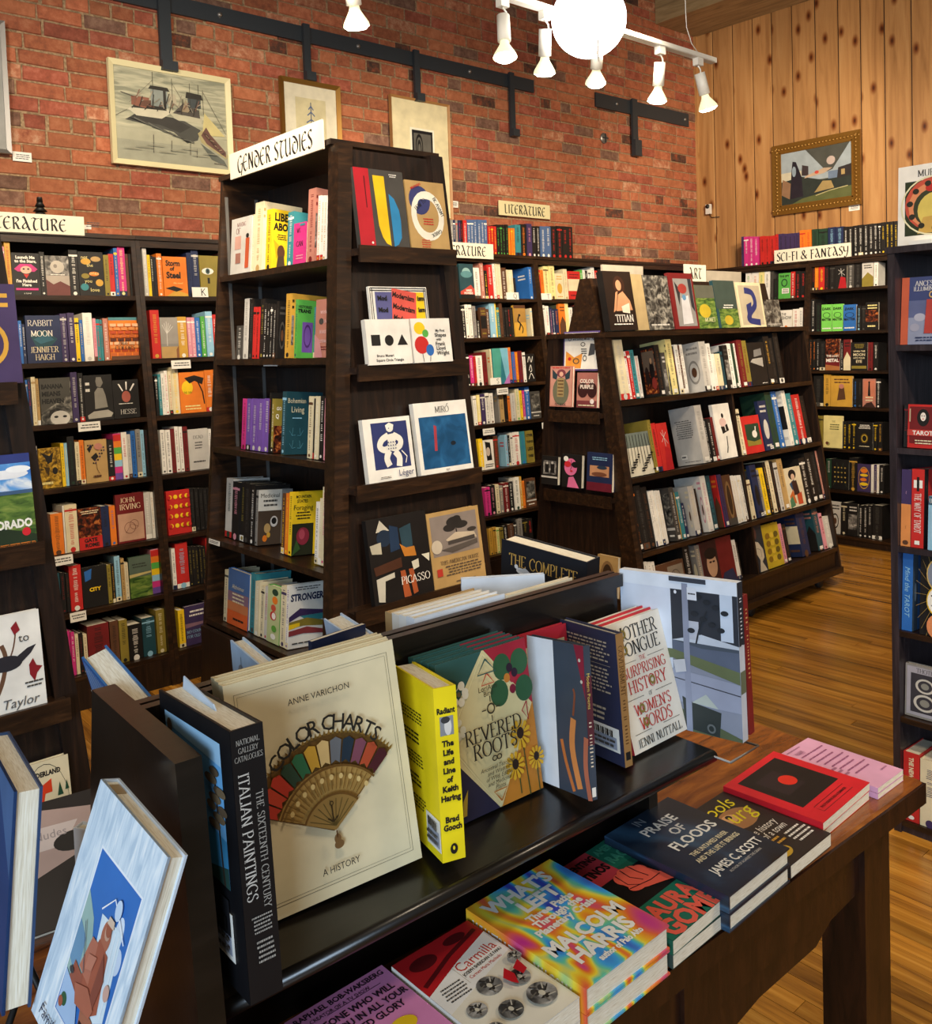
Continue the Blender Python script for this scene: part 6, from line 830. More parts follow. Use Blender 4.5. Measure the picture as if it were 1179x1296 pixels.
for (rn, ax, base, zs, lean, s) in ROWS:
    items = []
    for tk in s.split(';'):
        p = tk.split(); a0, a1, h = int(p[0])/1000, int(p[1])/1000, int(p[2])/1000; ty = p[4]; r_ = p[5:]; xs = None
        if ty in 'AZ': xs = int(r_[0])/1000; r_ = r_[1:]
        des = r_[0] if r_ else ''
        c = (p[3]+p[3])[:2]; side = None; thick = .022
        if ty == 'A' and rn in ('a0',): a0, xs, ty, thick = xs, None, 'F', .04
        elif ty == 'A' and rn in ('t1', 't2'): thick = max(.012, (a1-xs)*1.1); a1, xs, ty = xs, None, 'F'
        elif ty == 'A' and rn == 'r1': ty = 'F'; thick = .03
        elif ty == 'A' and ax == 1: ty = 'Z'; xs = xs if xs > (a0+a1)/2 else a1-(xs-a0)
        sl = {'g': 1.75, 's': .5, 'r': .42, 'a': 1.4}.get(rn[0], .9)
        if ty == 'A': vis = (a1-xs)/sl; a1 = max(xs, a0+.008); ty = 'S'; side = ('R', vis)
        elif ty == 'Z': vis = (xs-a0)/sl; a0 = min(xs, a1-.008); ty = 'S'; side = ('L', vis)
        items.append(dict(a0=a0, w=max(a1-a0, .006), h=h, c=c, ty=ty, des=des, side=side, thick=thick))
    LO, HI, TOPZ = LIM(rn, zs)
    if rn[0] == 'r':
        sh = max(0, LO-items[0]['a0'])
        for it in items: it['a0'] += sh
    for it in items:
        it['h'] = min(it['h'], TOPZ-zs-.004)
        if it['a0'] < LO: it['w'] -= LO-it['a0']; it['a0'] = LO
        it['w'] = min(it['w'], HI-it['a0'])
    items = [it for it in items if it['w'] > .005]
    if rn == 'e2': items.append(dict(a0=1.735, w=.245, h=.262, c='wk', ty='F', des='modern', side=None, thick=.012, back=.03))
    labels = neigh_labels(rn, items)
    g = random.Random(sum(ord(q) for q in rn)*13)
    for it, lb in zip(items, labels):
        w_, h_, c = it['w']-.0006, it['h'], it['c']; b = MB(); c0 = c[0] if c[0] != 'z' else 'w'
        if it['ty'] == 'F':
            d_ = it['thick']; book_shell(b, w_, d_, h_, c0, 'L'); pr = DES.get(it['des']) or generic(c0, c[1], g); put(b, pr, (0, 0, 0), (1, 0, 0), (0, 0, 1), w_, h_, .0003)
            if rn[0] == 'a' and g.random() < .6 and not it['des']: put(b, [('r', 'w', .5, .02, .9, .08), ('g', 'k', .54, .03, .86, .07, 1)], (0, -.003, 0), (1, 0, 0), (0, 0, 1), w_, h_)
        else:
            d_ = min(.165, max(.11, h_*(.66+.04*g.random()))); big = rn[0] == 'a'
            if big: d_ = min(.17, h_*.7)
            book_shell(b, w_, d_, h_, c0, 'F')
            des = it['des']
            if des == 'spinetarot1': pr = [('r', 'd88a4c', 0, 0, 1, .55), T('Tarot', .5, .7, .1, 'd8a8c8', 'i', .3, -90), T('Tarot', .5, .25, .1, 'n', 'i', .2, -90), ('e', 'n', .5, .05, .3, .03)]
            elif des == 'wayof': pr = [('r', 'w', .15, .76, .85, .86), ('r', 'k', .4, .72, .6, .9), T('The WAY of TAROT', .5, .44, .6, 'w', 'f', .5, -90), ('r', 'w', .3, .04, .7, .09)]
            elif des == 'mind': pr = [T('Mind the TAROT', .5, .5, .5, 'l', 'i', .8, -90)]
            elif des == 'newliv': pr = [T('THE NEW', .5, .78, .5, 'c', 'B', .3, -90), ('v', 'y', .3, .3, .6, .6), ('e', 'w', .5, .06, .2, .03)]
            else: pr = spine_print(c0, c[1], g, w_, h_)
            put(b, pr, (0, 0, 0), (1, 0, 0), (0, 0, 1), w_, h_, .0003)
            if it['side']:
                sd, vis = it['side']; vis = min(vis, d_); pr = DES.get(des) or (generic(c0, c[1], g) if rn[0] != 'b' else [('g', c[1], .2, .8, .8, .6, 2)])
                if sd == 'R': put(b, pr, (w_, 0, 0), (0, 1, 0), (0, 0, 1), vis, h_, .0003)
                else: put(b, pr, (0, vis, 0), (0, -1, 0), (0, 0, 1), vis, h_, .0003)
            if big and w_ > .02 and g.random() < .5: put(b, [('r', 'w', .2, .03, .8, .1)], (0, -.003, 0), (1, 0, 0), (0, 0, 1), w_, h_)
        o = b.build('art_book' if rn[0] in 'aet' else ('paperback' if h_ < .213 and rn[0] != 'r' else 'hardcover'), label=lb, cat='book', group=GRP[rn[0]]); jit = (g.random()*.006 if it['ty'] == 'S' else 0)+it.get('back', 0)
        lift = d_*math.sin(R(lean))+.0006 if rn[0] in 'ext' or rn == 'a0' else .0006; lift += .003 if rn == 'a0' else 0; bs = base-(.025 if rn[0] in 'xt' else 0)
        if ax == 1: o.location = (it['a0']+.0003, bs+jit, zs+lift); o.rotation_euler = (-R(lean), 0, 0)
        else: o.location = (bs+jit, -(it['a0']+.0003), zs+lift); o.rotation_euler = (-R(lean), 0, -math.pi/2)
# letter and price cards clipped to the shelves
def card(loc, w_, h_, rz, label, txt=None, grp='shelf cards'):
    b = MB().box(0, w_, 0, .002, 0, h_, M_CARD); put(b, [T(txt, .7, .5, .7, 'k', 'f', .4)] if txt else [('g', 'E', .08, .25, .92, .8, 2)], (0, 0, 0), (1, 0, 0), (0, 0, 1), w_, h_)
    o = b.build('shelf_card', label=label, cat='card', group=grp); o.location = loc; o.rotation_euler = (R(-6), 0, rz)
FYL = lambda z: 4.165+.113*z
card((1.995, FYL(1.876)-.012, 1.872), .085, .05, 0, 'white letter card K on the top shelf left of the tall unit', 'K')
card((4.20, FYL(1.876)-.012, 1.87), .115, .048, 0, 'white letter card Q in front of the blue book', 'Q'); card((4.535, FYL(1.876)-.012, 1.87), .10, .045, 0, 'white letter card T in front of pale yellow books', 'T'); card((3.97, FYL(1.31)-.012, 1.312), .095, .045, 0, 'white letter card S below the teal and blue book', 'S')
for x, z, lb in ((1.85, 1.513, 'white price card under the orange and pastel books left of the tall unit'), (1.38, 1.245, 'white price card below the stone statue book'), (2.00, .955, 'white price card on the fourth shelf edge left of the tall unit'), (1.205, .66, 'white price card under the orange-brown book at far left'), (1.27, .40, 'small white card under the red book at far left'), (4.02, 1.245, 'white price card under the letter card S'), (3.86, .995, 'white price card under the fourth shelf right of the tall unit, left one'), (4.40, .99, 'white price card under the fourth shelf right of the tall unit, right one')):
    card((x, FYL(z)-.011, z), .10 if z != .40 else .07, .042, 0, lb)
card((1.61-.0, 2.96, 1.535), .10, .02, -math.pi/2, 'narrow cream label on the second shelf edge of the tall unit'); card((1.53, 3.31, .848), .09, .018, -math.pi/2, 'narrow pale blue label on the fourth shelf edge of the tall unit')
# laminated poster on the art bookcase end
b = MB().box(0, .24, 0, .003, 0, .20, '5c4c84'); b.box(.008, .232, -.001, .001, .008, .192, 'w'); put(b, [T('Poets, Correspondences', .5, .92, .06, 'k', 'b', .8), T('and Solitary Minds', .5, .83, .06, 'k', 'b', .7), ('p', 'e0943c', [(.03, .02), (.05, .5), (.3, .32), (.55, .44), (.5, .02)]), ('e', 'r', .16, .28, .05, .05), ('o', 'E', .36, .22, .1, .08, .7), ('p', '4a4c50', [(.72, .36), (.9, .4), (.95, .68), (.78, .7)]), ('o', 'E', .16, .84, .05, .06, .7), ('o', 'E', .88, .86, .05, .06, .7), ('o', 'k', .56, .68, .07, .06, .7), ('o', 'k', .62, .3, .06, .08, .7), ('g', 'k', .5, .58, .68, .4, 3)], (.008, -.001, .008), (1, 0, 0), (0, 0, 1), .224, .184)
o = b.build('laminated_poster', label='white laminated poster with purple edge and orange fox, art bookcase end', cat='poster'); o.location = (3.458, 3.19, 1.432); o.rotation_euler = (R(-4), 0, -math.pi/2)
# ------------------------------------------------------------------ foreground table and two-sided book rack
TZ = .725; TR_ = -R(2.1)
tb = thing('table', 'heavy oak table with dark carved apron under the new books', 'table', (0, 0, 0), (0, 0, TR_))
x0, x1, y0, y1 = -.75, 1.733, .7835, 1.66
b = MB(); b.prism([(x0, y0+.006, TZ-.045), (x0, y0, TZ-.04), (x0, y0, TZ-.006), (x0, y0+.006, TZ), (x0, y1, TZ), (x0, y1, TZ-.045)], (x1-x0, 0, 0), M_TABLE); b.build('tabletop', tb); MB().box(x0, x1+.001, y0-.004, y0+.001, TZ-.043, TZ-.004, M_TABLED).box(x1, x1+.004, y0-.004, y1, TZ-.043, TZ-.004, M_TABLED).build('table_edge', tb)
for lx in (1.537, -.62):
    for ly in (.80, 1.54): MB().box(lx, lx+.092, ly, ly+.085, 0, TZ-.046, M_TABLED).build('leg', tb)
def apron(yf, yb):
    pts = [(-.527, TZ-.046), (1.536, TZ-.046), (1.536, .575), (1.44, .565), (1.39, .54), (1.22, .535), (1.12, .515), (1.0, .47), (.84, .455), (.6, .48), (.2, .51), (-.527, .51)]
    return MB().prism([(x, yf, z) for x, z in pts][::-1], (0, yb-yf, 0), M_TABLED)
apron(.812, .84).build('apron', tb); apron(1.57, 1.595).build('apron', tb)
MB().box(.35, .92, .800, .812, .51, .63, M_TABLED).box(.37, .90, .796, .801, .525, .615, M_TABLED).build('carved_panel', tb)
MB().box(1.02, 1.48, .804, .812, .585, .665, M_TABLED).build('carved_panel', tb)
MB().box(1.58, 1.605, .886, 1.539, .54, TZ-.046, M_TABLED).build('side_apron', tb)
rk = thing('book_rack', 'black two-sided wooden book rack standing on the oak table', 'rack', (0, 0, 0), (0, 0, TR_))
SX0, SX1, SF, ZR = .355, 1.208, .876, 1.178
b = MB().box(SX0, SX1, SF+.008, 1.30, .902, .920, M_BLACKWD); b.build('shelf_board', rk)
MB().tube([(SX0, SF+.006, .911), (SX1, SF+.006, .911)], .0095, M_BLACKWD, 12).build('shelf_nosing', rk)
MB().box(SX0, SX1-.02, 1.070, 1.078, .92, ZR-.022, M_BLACKWD).build('back_board', rk); MB().box(SX0, SX1-.02, 1.088, 1.096, .92, ZR-.022, M_BLACKWD).build('back_board', rk)
MB().box(SX0, SX1, 1.066, 1.080, ZR-.022, ZR, M_BLACKWD).build('top_strip', rk); MB().box(SX0, SX1, 1.086, 1.100, ZR-.022, ZR, M_BLACKWD).build('top_strip', rk)
MB().prism([(SX0-.031, .832, TZ), (SX0-.031, 1.25, TZ), (SX0-.031, 1.155, 1.185), (SX0-.031, .885, 1.185)], (.028, 0, 0), M_BLACKWD).build('end_panel', rk)
MB().box(SX1-.022, SX1, 1.0, 1.29, TZ, .902, M_BLACKWD).build('end_support', rk); MB().box(SX0, SX1-.022, 1.05, 1.062, TZ, .902, M_BLACKWD).build('under_board', rk)
MB().box(SX1-.019, SX1, 1.0805, 1.0855, .9205, ZR-.001, M_BLACKWD).build('ridge_post', rk)
# ---- big books, posed
def rotm(yaw, lean, roll):
    return Matrix.Rotation(R(yaw), 3, 'Z') @ Matrix.Rotation(-R(lean), 3, 'X') @ Matrix.Rotation(R(roll), 3, 'Y')
def big(name, label, pose, cov, front=(), spine=(), side='L', hard=True, group=None, pg=None, extra=None, right=None, fc=None, sc=None):
    X, Y, Z, yaw, lean, roll, w, h, t = pose
    o = bpy.data.objects.new(name, None); C.objects.link(o); m = rotm(yaw, lean, roll).to_4x4(); m.translation = (X, Y, Z); o.matrix_world = m
    tag(o, label, 'book', group); e = .003 if hard else .0003; th = .0028 if hard else .0008
    b = MB(); b.box(0, w, 0, th, 0, h, cov).box(0, w, t-th, t, 0, h, cov)
    if side == 'L': b.box(0, th, th, t-th, 0, h, cov)
    else: b.box(w-th, w, th, t-th, 0, h, cov)
    if fc: b.box(0, w, -.0002, th, 0, h, fc)
    if sc:
        if side == 'L': b.box(-.0002, th, 0, t, 0, h, sc)
        else: b.box(w-th, w+.0002, 0, t, 0, h, sc)
    put(b, list(front), (0, -.0003, 0), (1, 0, 0), (0, 0, 1), w, h, .00008)
    if side == 'R': put(b, list(spine), (w+.0003, 0, 0), (0, 1, 0), (0, 0, 1), t, h, .0001)
    else: put(b, list(spine), (-.0003, t, 0), (0, -1, 0), (0, 0, 1), t, h, .0001)
    b.build('cover', o)
    p = MB(); xa, xb = (th, w-e) if side == 'L' else (e, w-th)
    p.box(xa, xb, th, t-th, e*.8, h-e, pg or M_PAGE)
    p.build('page_block', o)
    if extra: extra(o, w, h, t)
    return o
def sticker(x, z, w_, h_, face='F'):
    def f(o, w, h, t):
        b = MB().box(0, w_, -.0004, 0, 0, h_, 'w'); put(b, [('r', '9aa0b0', .08, .1, .92, .6)]+[('r', 'k', .1+.05*i, .62, .12+.05*i+.012*(i % 3), .9) for i in range(15)]+[('g', 'E', .1, .15, .9, .55, 2)], (0, -.0005, 0), (1, 0, 0), (0, 0, 1), w_, h_)
        s = b.build('barcode_sticker', o); s.location = (x, -.001, z)
    return f
RACK = 'books standing in the black rack'
# fan of colours
fan = []; cx, cy, r0, r1 = .5, .275, .30, .44
asp = .228/.282
def pt(a, r): return (cx+1.1*r*math.cos(a), cy+1.1*r*math.sin(a)*asp)
cols = ['c23a2a', 'c8442e', 'c23a2a', '2a4636', '2c6a46', 'c89a34', 'd8b87a', '6a6e74', '1e3040', '7a4658', 'b04a2c', '4a1c24']
A0_, A1_ = R(154), R(38)
fan.append(('p', '6a4a1c', [pt(A0_+(A1_-A0_)*i/24, .455) for i in range(25)]+[(cx, cy-.01)]))
fan.append(('p', 'b08c4c', [pt(A0_+(A1_-A0_)*i/24, .30) for i in range(25)]+[(cx, cy)]))
fan += [('p', '8a6a2c', [pt(A0_+(A1_-A0_)*(i+.1)/40, .45), pt(A0_+(A1_-A0_)*(i+.5)/40, .475), pt(A0_+(A1_-A0_)*(i+.9)/40, .45)]) for i in range(40)]
for i, c in enumerate(cols):
    a, q = A0_+(A1_-A0_)*(i+.06)/12, A0_+(A1_-A0_)*(i+.94)/12; fan.append(('p', c, [pt(a, .31), pt(a, .42), pt((a+q)/2, .435), pt(q, .42), pt(q, .31), pt((a+q)/2, .325)]))
for i in range(20):
    a = A0_+(A1_-A0_)*(i+.5)/20; fan.append(('l', '7a5a24', [pt(a, .19), pt(a, .29)], .005)); 
    if i % 2: fan.append(('e', 'd8bc7c', *pt(a, .25), .012, .012))
fan += [('p', '94743c', [pt(A0_+(A1_-A0_)*i/16, .17) for i in range(17)]+[(cx, cy)]), ('l', '6a4a1c', [pt(A0_+(A1_-A0_)*i/16, .17) for i in range(17)], .012), ('l', '6a4a1c', [pt(A0_+(A1_-A0_)*i/16, .30) for i in range(17)], .012)]
fan += [('l', '5c4a20', [(cx, cy+.02), pt(A0_+(A1_-A0_)*(i+.5)/9, .15)], .004) for i in range(9)]
fan += [('l', '3a2a10', [(cx-.01, cy+.04), (cx-.01, cy+.11)], .008), ('o', '3a2a10', cx-.01, cy+.118, .012, .01, .6), ('l', '3a2a10', [(cx-.04, cy+.06), (cx-.01, cy+.04), (cx+.02, cy+.06)], .008), ('e', '7a5a34', cx, cy-.035, .02, .02), ('e', '7a5a34', cx+.005, cy-.06, .028, .018), ('l', '5a3a18', [(cx, cy), (cx, cy-.03)], .008)]
colf = [('l', '6a6048', [(.05, .05), (.95, .05), (.95, .95), (.05, .95), (.05, .05)], .003), ('l', '6a6048', [(.065, .063), (.935, .063), (.935, .937), (.065, .937), (.065, .063)], .002)]+fan+[T('ANNE VARICHON', .5, .865, .028, '2c2a24', 's', .36), T('A HISTORY', .5, .125, .030, '2c2a24', 's', .22)]
s_ = 'COLOR CHARTS'; ws = [(.34 if ch == ' ' else glyphs(ch, 'm')[2]+.16) for ch in s_]; tot = sum(ws); acc = 0
for ch, w0 in zip(s_, ws):
    a = R(136-93*(acc+w0/2)/tot); acc += w0
    if ch != ' ': colf.append(T(ch, .5+.505*math.cos(a)*.86, .335+.505*math.sin(a)*asp*.98, .068, '24221e', 'm', .2, math.degrees(a)-90))
P1 = (.468, .943, .9250, -8.0, 8.5, -2.0, .228, .282, .0145)
def shifted(p, d, dx=0, dz=0):
    q = list(p); n = rotm(*p[3:6]) @ Vector((dx, d, dz)); return (q[0]+n.x, q[1]+n.y, q[2], *q[3:6], *q[6:])
big('book', 'large cream book with an open fan of colour swatches', P1, 'e4d6b0', colf, group='copies of the colour fan book')
big('book', 'second copy behind the cream colour fan book, only its top edge showing', shifted(P1, .0155), 'd8c8a0', colf, group='copies of the colour fan book')
big('book', 'third copy of the colour fan book, against the rack board', shifted(P1, .031), 'd8c8a0', colf, group='copies of the colour fan book')
# black catalogue
def flap(o, w, h, t):
    b = MB(); b.hexa([(.01, .024, h-.01), (w*.62, .020, h-.01), (w*.62, .0215, h-.01), (.01, .0255, h-.01), (.012, .026, h+.012), (w*.58, .018, h+.004), (w*.58, .0195, h+.004), (.012, .0275, h+.012)], 'c4d4e4'); b.build('paper_flap', o)
    sticker(.02+w*.42, .03, .07, .05)(o, w, h, t)
lands = [('r', '0e0e12', 0, 0, 1, 1), ('r', '6aa8d8', .08, .38, .86, .93), ('p', '3a86b4', [(.08, .38), (.86, .38), (.86, .56), (.5, .6), (.08, .52)]), ('p', '9cc4e0', [(.08, .93), (.86, .93), (.86, .84), (.08, .88)]), ('p', '2a4a44', [(.3, .38), (.86, .38), (.86, .46), (.6, .42)]),
    ('l', '3a2c20', [(.80, .38), (.78, .55), (.76, .82)], .02, 1)]+[('e', ('5a4a38', '6e5c44')[i % 2], .7+.035*(i % 5), .60+.035*(i//2), .06, .018) for i in range(13)]+[('e', '5a4a38', .16, .88, .04, .03), ('r', '1c1c20', .1, .2, .84, .34)]
big('book', 'tall black art catalogue with a blue landscape, at the left rack end', (.410, 1.022, .9245, -92.786, -.078, -4.076, .203, .276, .036), '0f0f12', lands,
    [T('THE SIXTEENTH CENTURY', .74, .54, .22, 'a09c94', 'f', .58, -90), T('ITALIAN PAINTINGS', .30, .60, .32, 'c4c0b8', 'f', .52, -90), T('NATIONAL', .5, .95, .020, 'a09c94', 'f', .7), T('GALLERY', .5, .92, .020, 'a09c94', 'f', .6), T('CATALOGUES', .5, .89, .020, 'a09c94', 'f', .85), ('g', 'a09c94', .2, .31, .85, .24, 5), ('g', 'a09c94', .3, .22, .85, .13, 5)], 'R', group=RACK, extra=flap)
# yellow biography
big('book', 'bright yellow thick book with black stacked spine title', (.740, 1.020, .9235, -106, .958, -5.5, .150, .219, .032), 'f2da18', [('g', '2a2610', .12, .8-.13*i, .7-.1*(i % 2), .72-.13*i, 4-(i % 2)) for i in range(5)],
    [T('Radiant', .5, .865, .034, 'k', 'B', .8), ('r', '8a8c90', .2, .72, .8, .83), ('e', 'd8d4cc', .55, .77, .16, .05), ('e', '3a3a3c', .45, .81, .2, .02)]+[T(s, .5, .675-.052*i, .034, 'k', 'B', .9) for i, s in enumerate(['The', 'Life', 'and', 'Line', 'of', 'Keith', 'Haring'])]+[T('Brad', .5, .24, .034, 'k', 'B', .8), T('Gooch', .5, .195, .034, 'k', 'B', .8), ('e', 'k', .5, .07, .16, .03), ('e', 'f2da18', .5, .075, .05, .012)], 'R', group=RACK, extra=sticker(.105, .012, .045, .04), pg=M_PAGE)
# plant book copies
def daisy(x, y, r): return [('p', 'd8a828', [(x, y), (x+r*math.cos(a-.18), y+r*.8*math.sin(a-.18)), (x+r*1.15*math.cos(a), y+r*.92*math.sin(a)), (x+r*math.cos(a+.18), y+r*.8*math.sin(a+.18))]) for a in [k*.52-.2 for k in range(12)]]+[('e', '2a1c14', x, y+.01, r*.36, r*.34)]
rev = [('r', 'd9cc98', 0, 0, 1, 1), ('p', '2f5a56', [(0, 1), (.5, 1), (.0, .56)]), ('p', 'a02436', [(.52, 1), (1, 1), (1, .56)]), ('p', 'c07c2a', [(1, 0), (1, .58), (.52, 0)]), ('p', '2a2840', [(0, 0), (.5, 0), (0, .46)]),
    ('p', 'd9cc98', [(.5, .97), (.94, .54), (.5, .02), (.06, .5)]), ('l', 'e8dca8', [(.5, .98), (.96, .54), (.5, .015), (.04, .5), (.5, .98)], .012)]
rev += [('e', '2f5a3a', x, y, .10, .085) for x, y in ((.7, .86), (.9, .86), (.64, .7), (.92, .68))]+[('e', c, x, y, .035, .03) for c, x, y in (('2a1a2c', .78, .84), ('a02c3c', .8, .77), ('c07a30', .74, .78), ('7a1c34', .79, .7), ('2a1a2c', .83, .8))]
rev += [('e', 'e8e4d0', .2+.07*math.cos(i), .78+.055*math.sin(i), .035, .028) for i in range(7)]+[('e', 'e0dcc4', .17+.03*math.cos(i*2), .56+.05*math.sin(i*2), .03, .022) for i in range(7)]+[('e', '6a5c40', .2, .78, .02, .016), ('e', '1c4038', .08, .84, .12, .05)]
rev += [('l', '3a4a24', [(.74, .2), (.74, .03)], .012), ('l', '3a4a24', [(.82, .36), (.84, .0)], .012), ('l', '3a4a24', [(.95, .18), (.95, 0)], .012)]+daisy(.80, .40, .11)+daisy(.70, .22, .10)+daisy(.94, .22, .085)
rev += [('p', 'b89a34', [(.08, .05), (.12, .05), (.16, .2), (.1, .14)]), ('p', 'b89a34', [(.04, .1), (.1, .24), (.06, .22)])]
rev += [('l', 'b84030', [(.5, .86), (.57, .79), (.43, .79), (.5, .86)], .012), ('l', '2f5a56', [(.5, .95), (.6, .86), (.4, .86), (.5, .95)], .016), ('l', 'a02436', [(.9, .6), (.84, .55), (.9, .48), (.9, .6)], .012), ('l', 'b06a24', [(.5, .05), (.57, .12), (.43, .12), (.5, .05)], .014)]
rev += [T('LoriAnn', .49, .77, .036, '2c2a20', 's', .2), T('Bird', .49, .735, .034, '2c2a20', 's', .12), ('o', '3a3424', .5, .635, .045, .035, .7)]+[('l', '3a3424', [(.5+.055*c, .635+.043*s), (.5+.10*c, .635+.08*s)], .01) for c, s in ((1, 0), (-1, 0), (0, 1), (0, -1))]
rev += [T('REVERED', .5, .50, .088, '24221e', 'f', .80), T('ROOTS', .5, .40, .092, '24221e', 'f', .62), ('o', '3a3424', .475, .325, .03, .018, .6), ('o', '3a3424', .525, .325, .03, .018, .6)]+[T(s, .5, .275-.032*i, .026, '2c2a20', 'i', .4) for i, s in enumerate(['Ancestral Teachings', 'and Wisdom', 'of Wild, Edible,', 'and Medicinal', 'Plants'])]
P2 = (.780, .950, .9235, -3.479, 7.670, -.595, .168, .225, .0140)
for i in range(4):
    big('book', ['plant book with a cream diamond, flowers and berries, front copy', 'copy right behind the front diamond plant book', 'third teal and red copy of the diamond plant book', 'fourth copy of the diamond plant book', 'rearmost copy of the diamond plant book, by the rack board'][i], shifted(P2, i*.0148, -.002*i), '2f5a56', rev if i == 0 else [('r', '9a2436', .5, 0, 1, 1)], group='copies of the diamond plant book')
# white flap and flames
fl_ = [('r', 'e6eaf0', 0, 0, .48, 1), ('r', '3c4654', .48, 0, 1, 1), ('p', '8a2038', [(.84, 1), (1, 1), (1, .64)]), ('l', 'c8743c', [(.56, .34), (.62, .2), (.74, .02)], .05, 1), ('l', 'd88a4c', [(.78, .5), (.74, .3), (.84, .05)], .09, 1), ('l', '8a4a30', [(.78, .52), (.82, .66), (.8, .7)], .03, 1), ('l', 'b86a50', [(.98, .4), (.95, .2), (1, .0)], .07, 1), ('e', 'd0c8b8', .93, .9, .02, .012), ('e', 'd0c8b8', .95, .76, .02, .012)]
big('book', 'slim book with white flap and flame shapes on slate grey', (.966, .979, .9210, -98.9, 4.892, -8.035, .138, .215, .012), '3c4654', fl_, [('r', '5a2a34', 0, .35, 1, .8), T('Modern Poems', .5, .7, .5, 'd8c060', 's', .4, -90), ('v', 'd8c8b0', .2, .2, .7, .5), ('r', 'w', .2, .02, .8, .08)], 'R', group=RACK)
# red-topped small card book behind
big('book', 'cream and red book half hidden behind the navy back cover', (.985, 1.005, .9225, -4, 4, 0, .10, .206, .012), 'b8283a', [('r', 'd8c8a8', .06, .04, .94, .90), ('e', '2a2420', .75, .82, .14, .05), ('l', '2a2420', [(.7, .8), (.8, .7)], .03), ('l', 'b8283a', [(.56, .9), (.56, .1)], .01)], group=RACK)
nav = [('g', 'b8a890', .12, .93, .88, .76, 6), ('g', 'b8a890', .12, .72, .88, .52, 7), ('g', 'b8a890', .25, .42, .75, .3, 3), ('l', 'b8a890', [(.12, .74), (.88, .74)], .004)]
big('book', 'book showing its navy back cover and tan spine', (1.094, 1.024, .9205, -96.692, -.897, -3.127, .137, .209, .016), '2c2f48', nav, [('r', '9c7444', 0, 0, 1, 1), T('GOVERNMENT', .5, .72, .6, '5a3a1c', 'f', .4, -90), ('v', '5a3a1c', .3, .2, .7, .5), ('r', 'k', .2, .05, .8, .11)], 'R', group=RACK, extra=sticker(.055, .02, .075, .038))
mo = [('l', '6a6458', [(a, y), (b_, y)], .006) for y in (.675, .395, .135) for a, b_ in ((.08, .38), (.60, .92))]+[T('MOTHER', .5, .90, .105, '24221f', 'f', .92), T('TONGUE', .5, .775, .105, '24221f', 'f', .92), T('THE', .5, .68, .034, 'c23428', 'f', .13), T('SURPRISING', .5, .60, .080, 'c23428', 'f', .88),
    T('HISTORY', .5, .485, .095, 'c23428', 'f', .86), T('OF', .5, .395, .03, '24221f', 'f', .1), T("WOMEN'S", .5, .31, .085, 'c23428', 'f', .86), T('WORDS', .5, .20, .095, 'c23428', 'f', .84), T('JENNI NUTTALL', .5, .065, .062, '24221f', 'f', .88)]
mo += [('o', '8a7a3c', x, y, .052, .036, .5) for x, y in ((.25, .90), (.22, .775), (.58, .485), (.29, .31), (.31, .20))]
P3 = (1.124, .905, .9265, -.735, 15.5, -.32, .139, .205, .015)
for i in range(3):
    big('book', ['white book with black and red capital title, front copy', 'copy right behind the black and red title book', 'third copy of the black and red title book', 'rearmost copy of the black and red title book'][i], shifted(P3, i*.0160, -.002*i), 'e8e2d4', mo if i == 0 else [], [('r', 'c8303a', 0, 0, 1, 1)], group='copies of the black and red title book', fc=None if i == 0 else 'c8303a')
# landscape print book at the right end
ls = [('r', '8a90a0', 0, 0, 1, 1), ('r', 'd4dcea', 0, 0, .45, 1), ('r', '30343c', .45, .58, 1, .97), ('p', 'c4ccd8', [(.45, .58), (.7, .64), (1, .6), (1, .56), (.45, .5)]), ('r', 'b8bcc8', .55, .60, .68, .72), ('r', 'c8d4e4', .86, .62, .96, .92), ('r', '4a5460', .45, .47, 1, .58), ('p', '5a6478', [(.45, .47), (1, .44), (1, .56), (.7, .55), (.45, .58)]), ('p', '66704e', [(0, .42), (.45, .46), (1, .36), (1, .44), (.45, .52), (0, .5)]), ('r', '9aa0b4', 0, .18, 1, .36), ('p', '9aa0b4', [(0, .42), (1, .36), (1, .3), (0, .3)]), ('l', '3a3c44', [(0, .37), (.5, .33), (1, .29)], .008), ('p', '5a6448', [(0, .25), (.5, .14), (1, .02), (1, 0), (0, 0)]), ('p', '343a38', [(.52, .22), (.62, .19), (.84, .16), (.82, .0), (.54, .02)]), ('p', 'b4bcb4', [(.6, .19), (.72, .26), (.82, .18)]),
    ('r', '8e94a8', .55, 0, .6, .96)]+[('e', '262a30', .62+.035*((i*7) % 9), .66+.028*(i % 9), .03, .016) for i in range(26)]+[('l', '262a30', [(.66, .58), (.7, .7), (.76, .8)], .012, 1), ('p', 'c8cad0', [(.46, .45), (.56, .47), (.57, .39), (.48, .37)]), ('o', '6a7070', .76, .05, .035, .03, .6), ('e', 'e8ecf2', .50, .9, .012, .012), ('r', 'e0e4ec', .6, .86, .68, .94), ('g', 'k', .61, .89, .67, .91, 1), ('r', '3a3e48', .45, .97, .76, 1)]
big('book', 'large pale blue and charcoal landscape book at the right rack end', (1.248, 1.024, .9205, -81.788, 1.599, -1.98, .220, .262, .020), 'c4cad6', ls, [('r', '2a2c34', 0, .6, 1, 1), ('r', '6a7058', 0, .3, 1, .44), ('v', 'c8ccd4', .3, .5, .7, .9)], 'R', group=RACK, extra=lambda o, w, h, t: MB().box(0, w, -.001, .0165, h-.022, h+.001, 'dfe6f0').build('jacket_fold', o) and None)
big('book', 'dark red cloth book standing behind the landscape book', (1.278, 1.035, .9205, -82, 1.0, -2.5, .226, .232, .017), '7c201c', [], [('v', 'c89a5c', .3, .4, .7, .9)], 'R', group=RACK)
es = thing('wire_stand', 'clear bent stand under the landscape book at the rack end', 'book stand', (0, 0, 0))
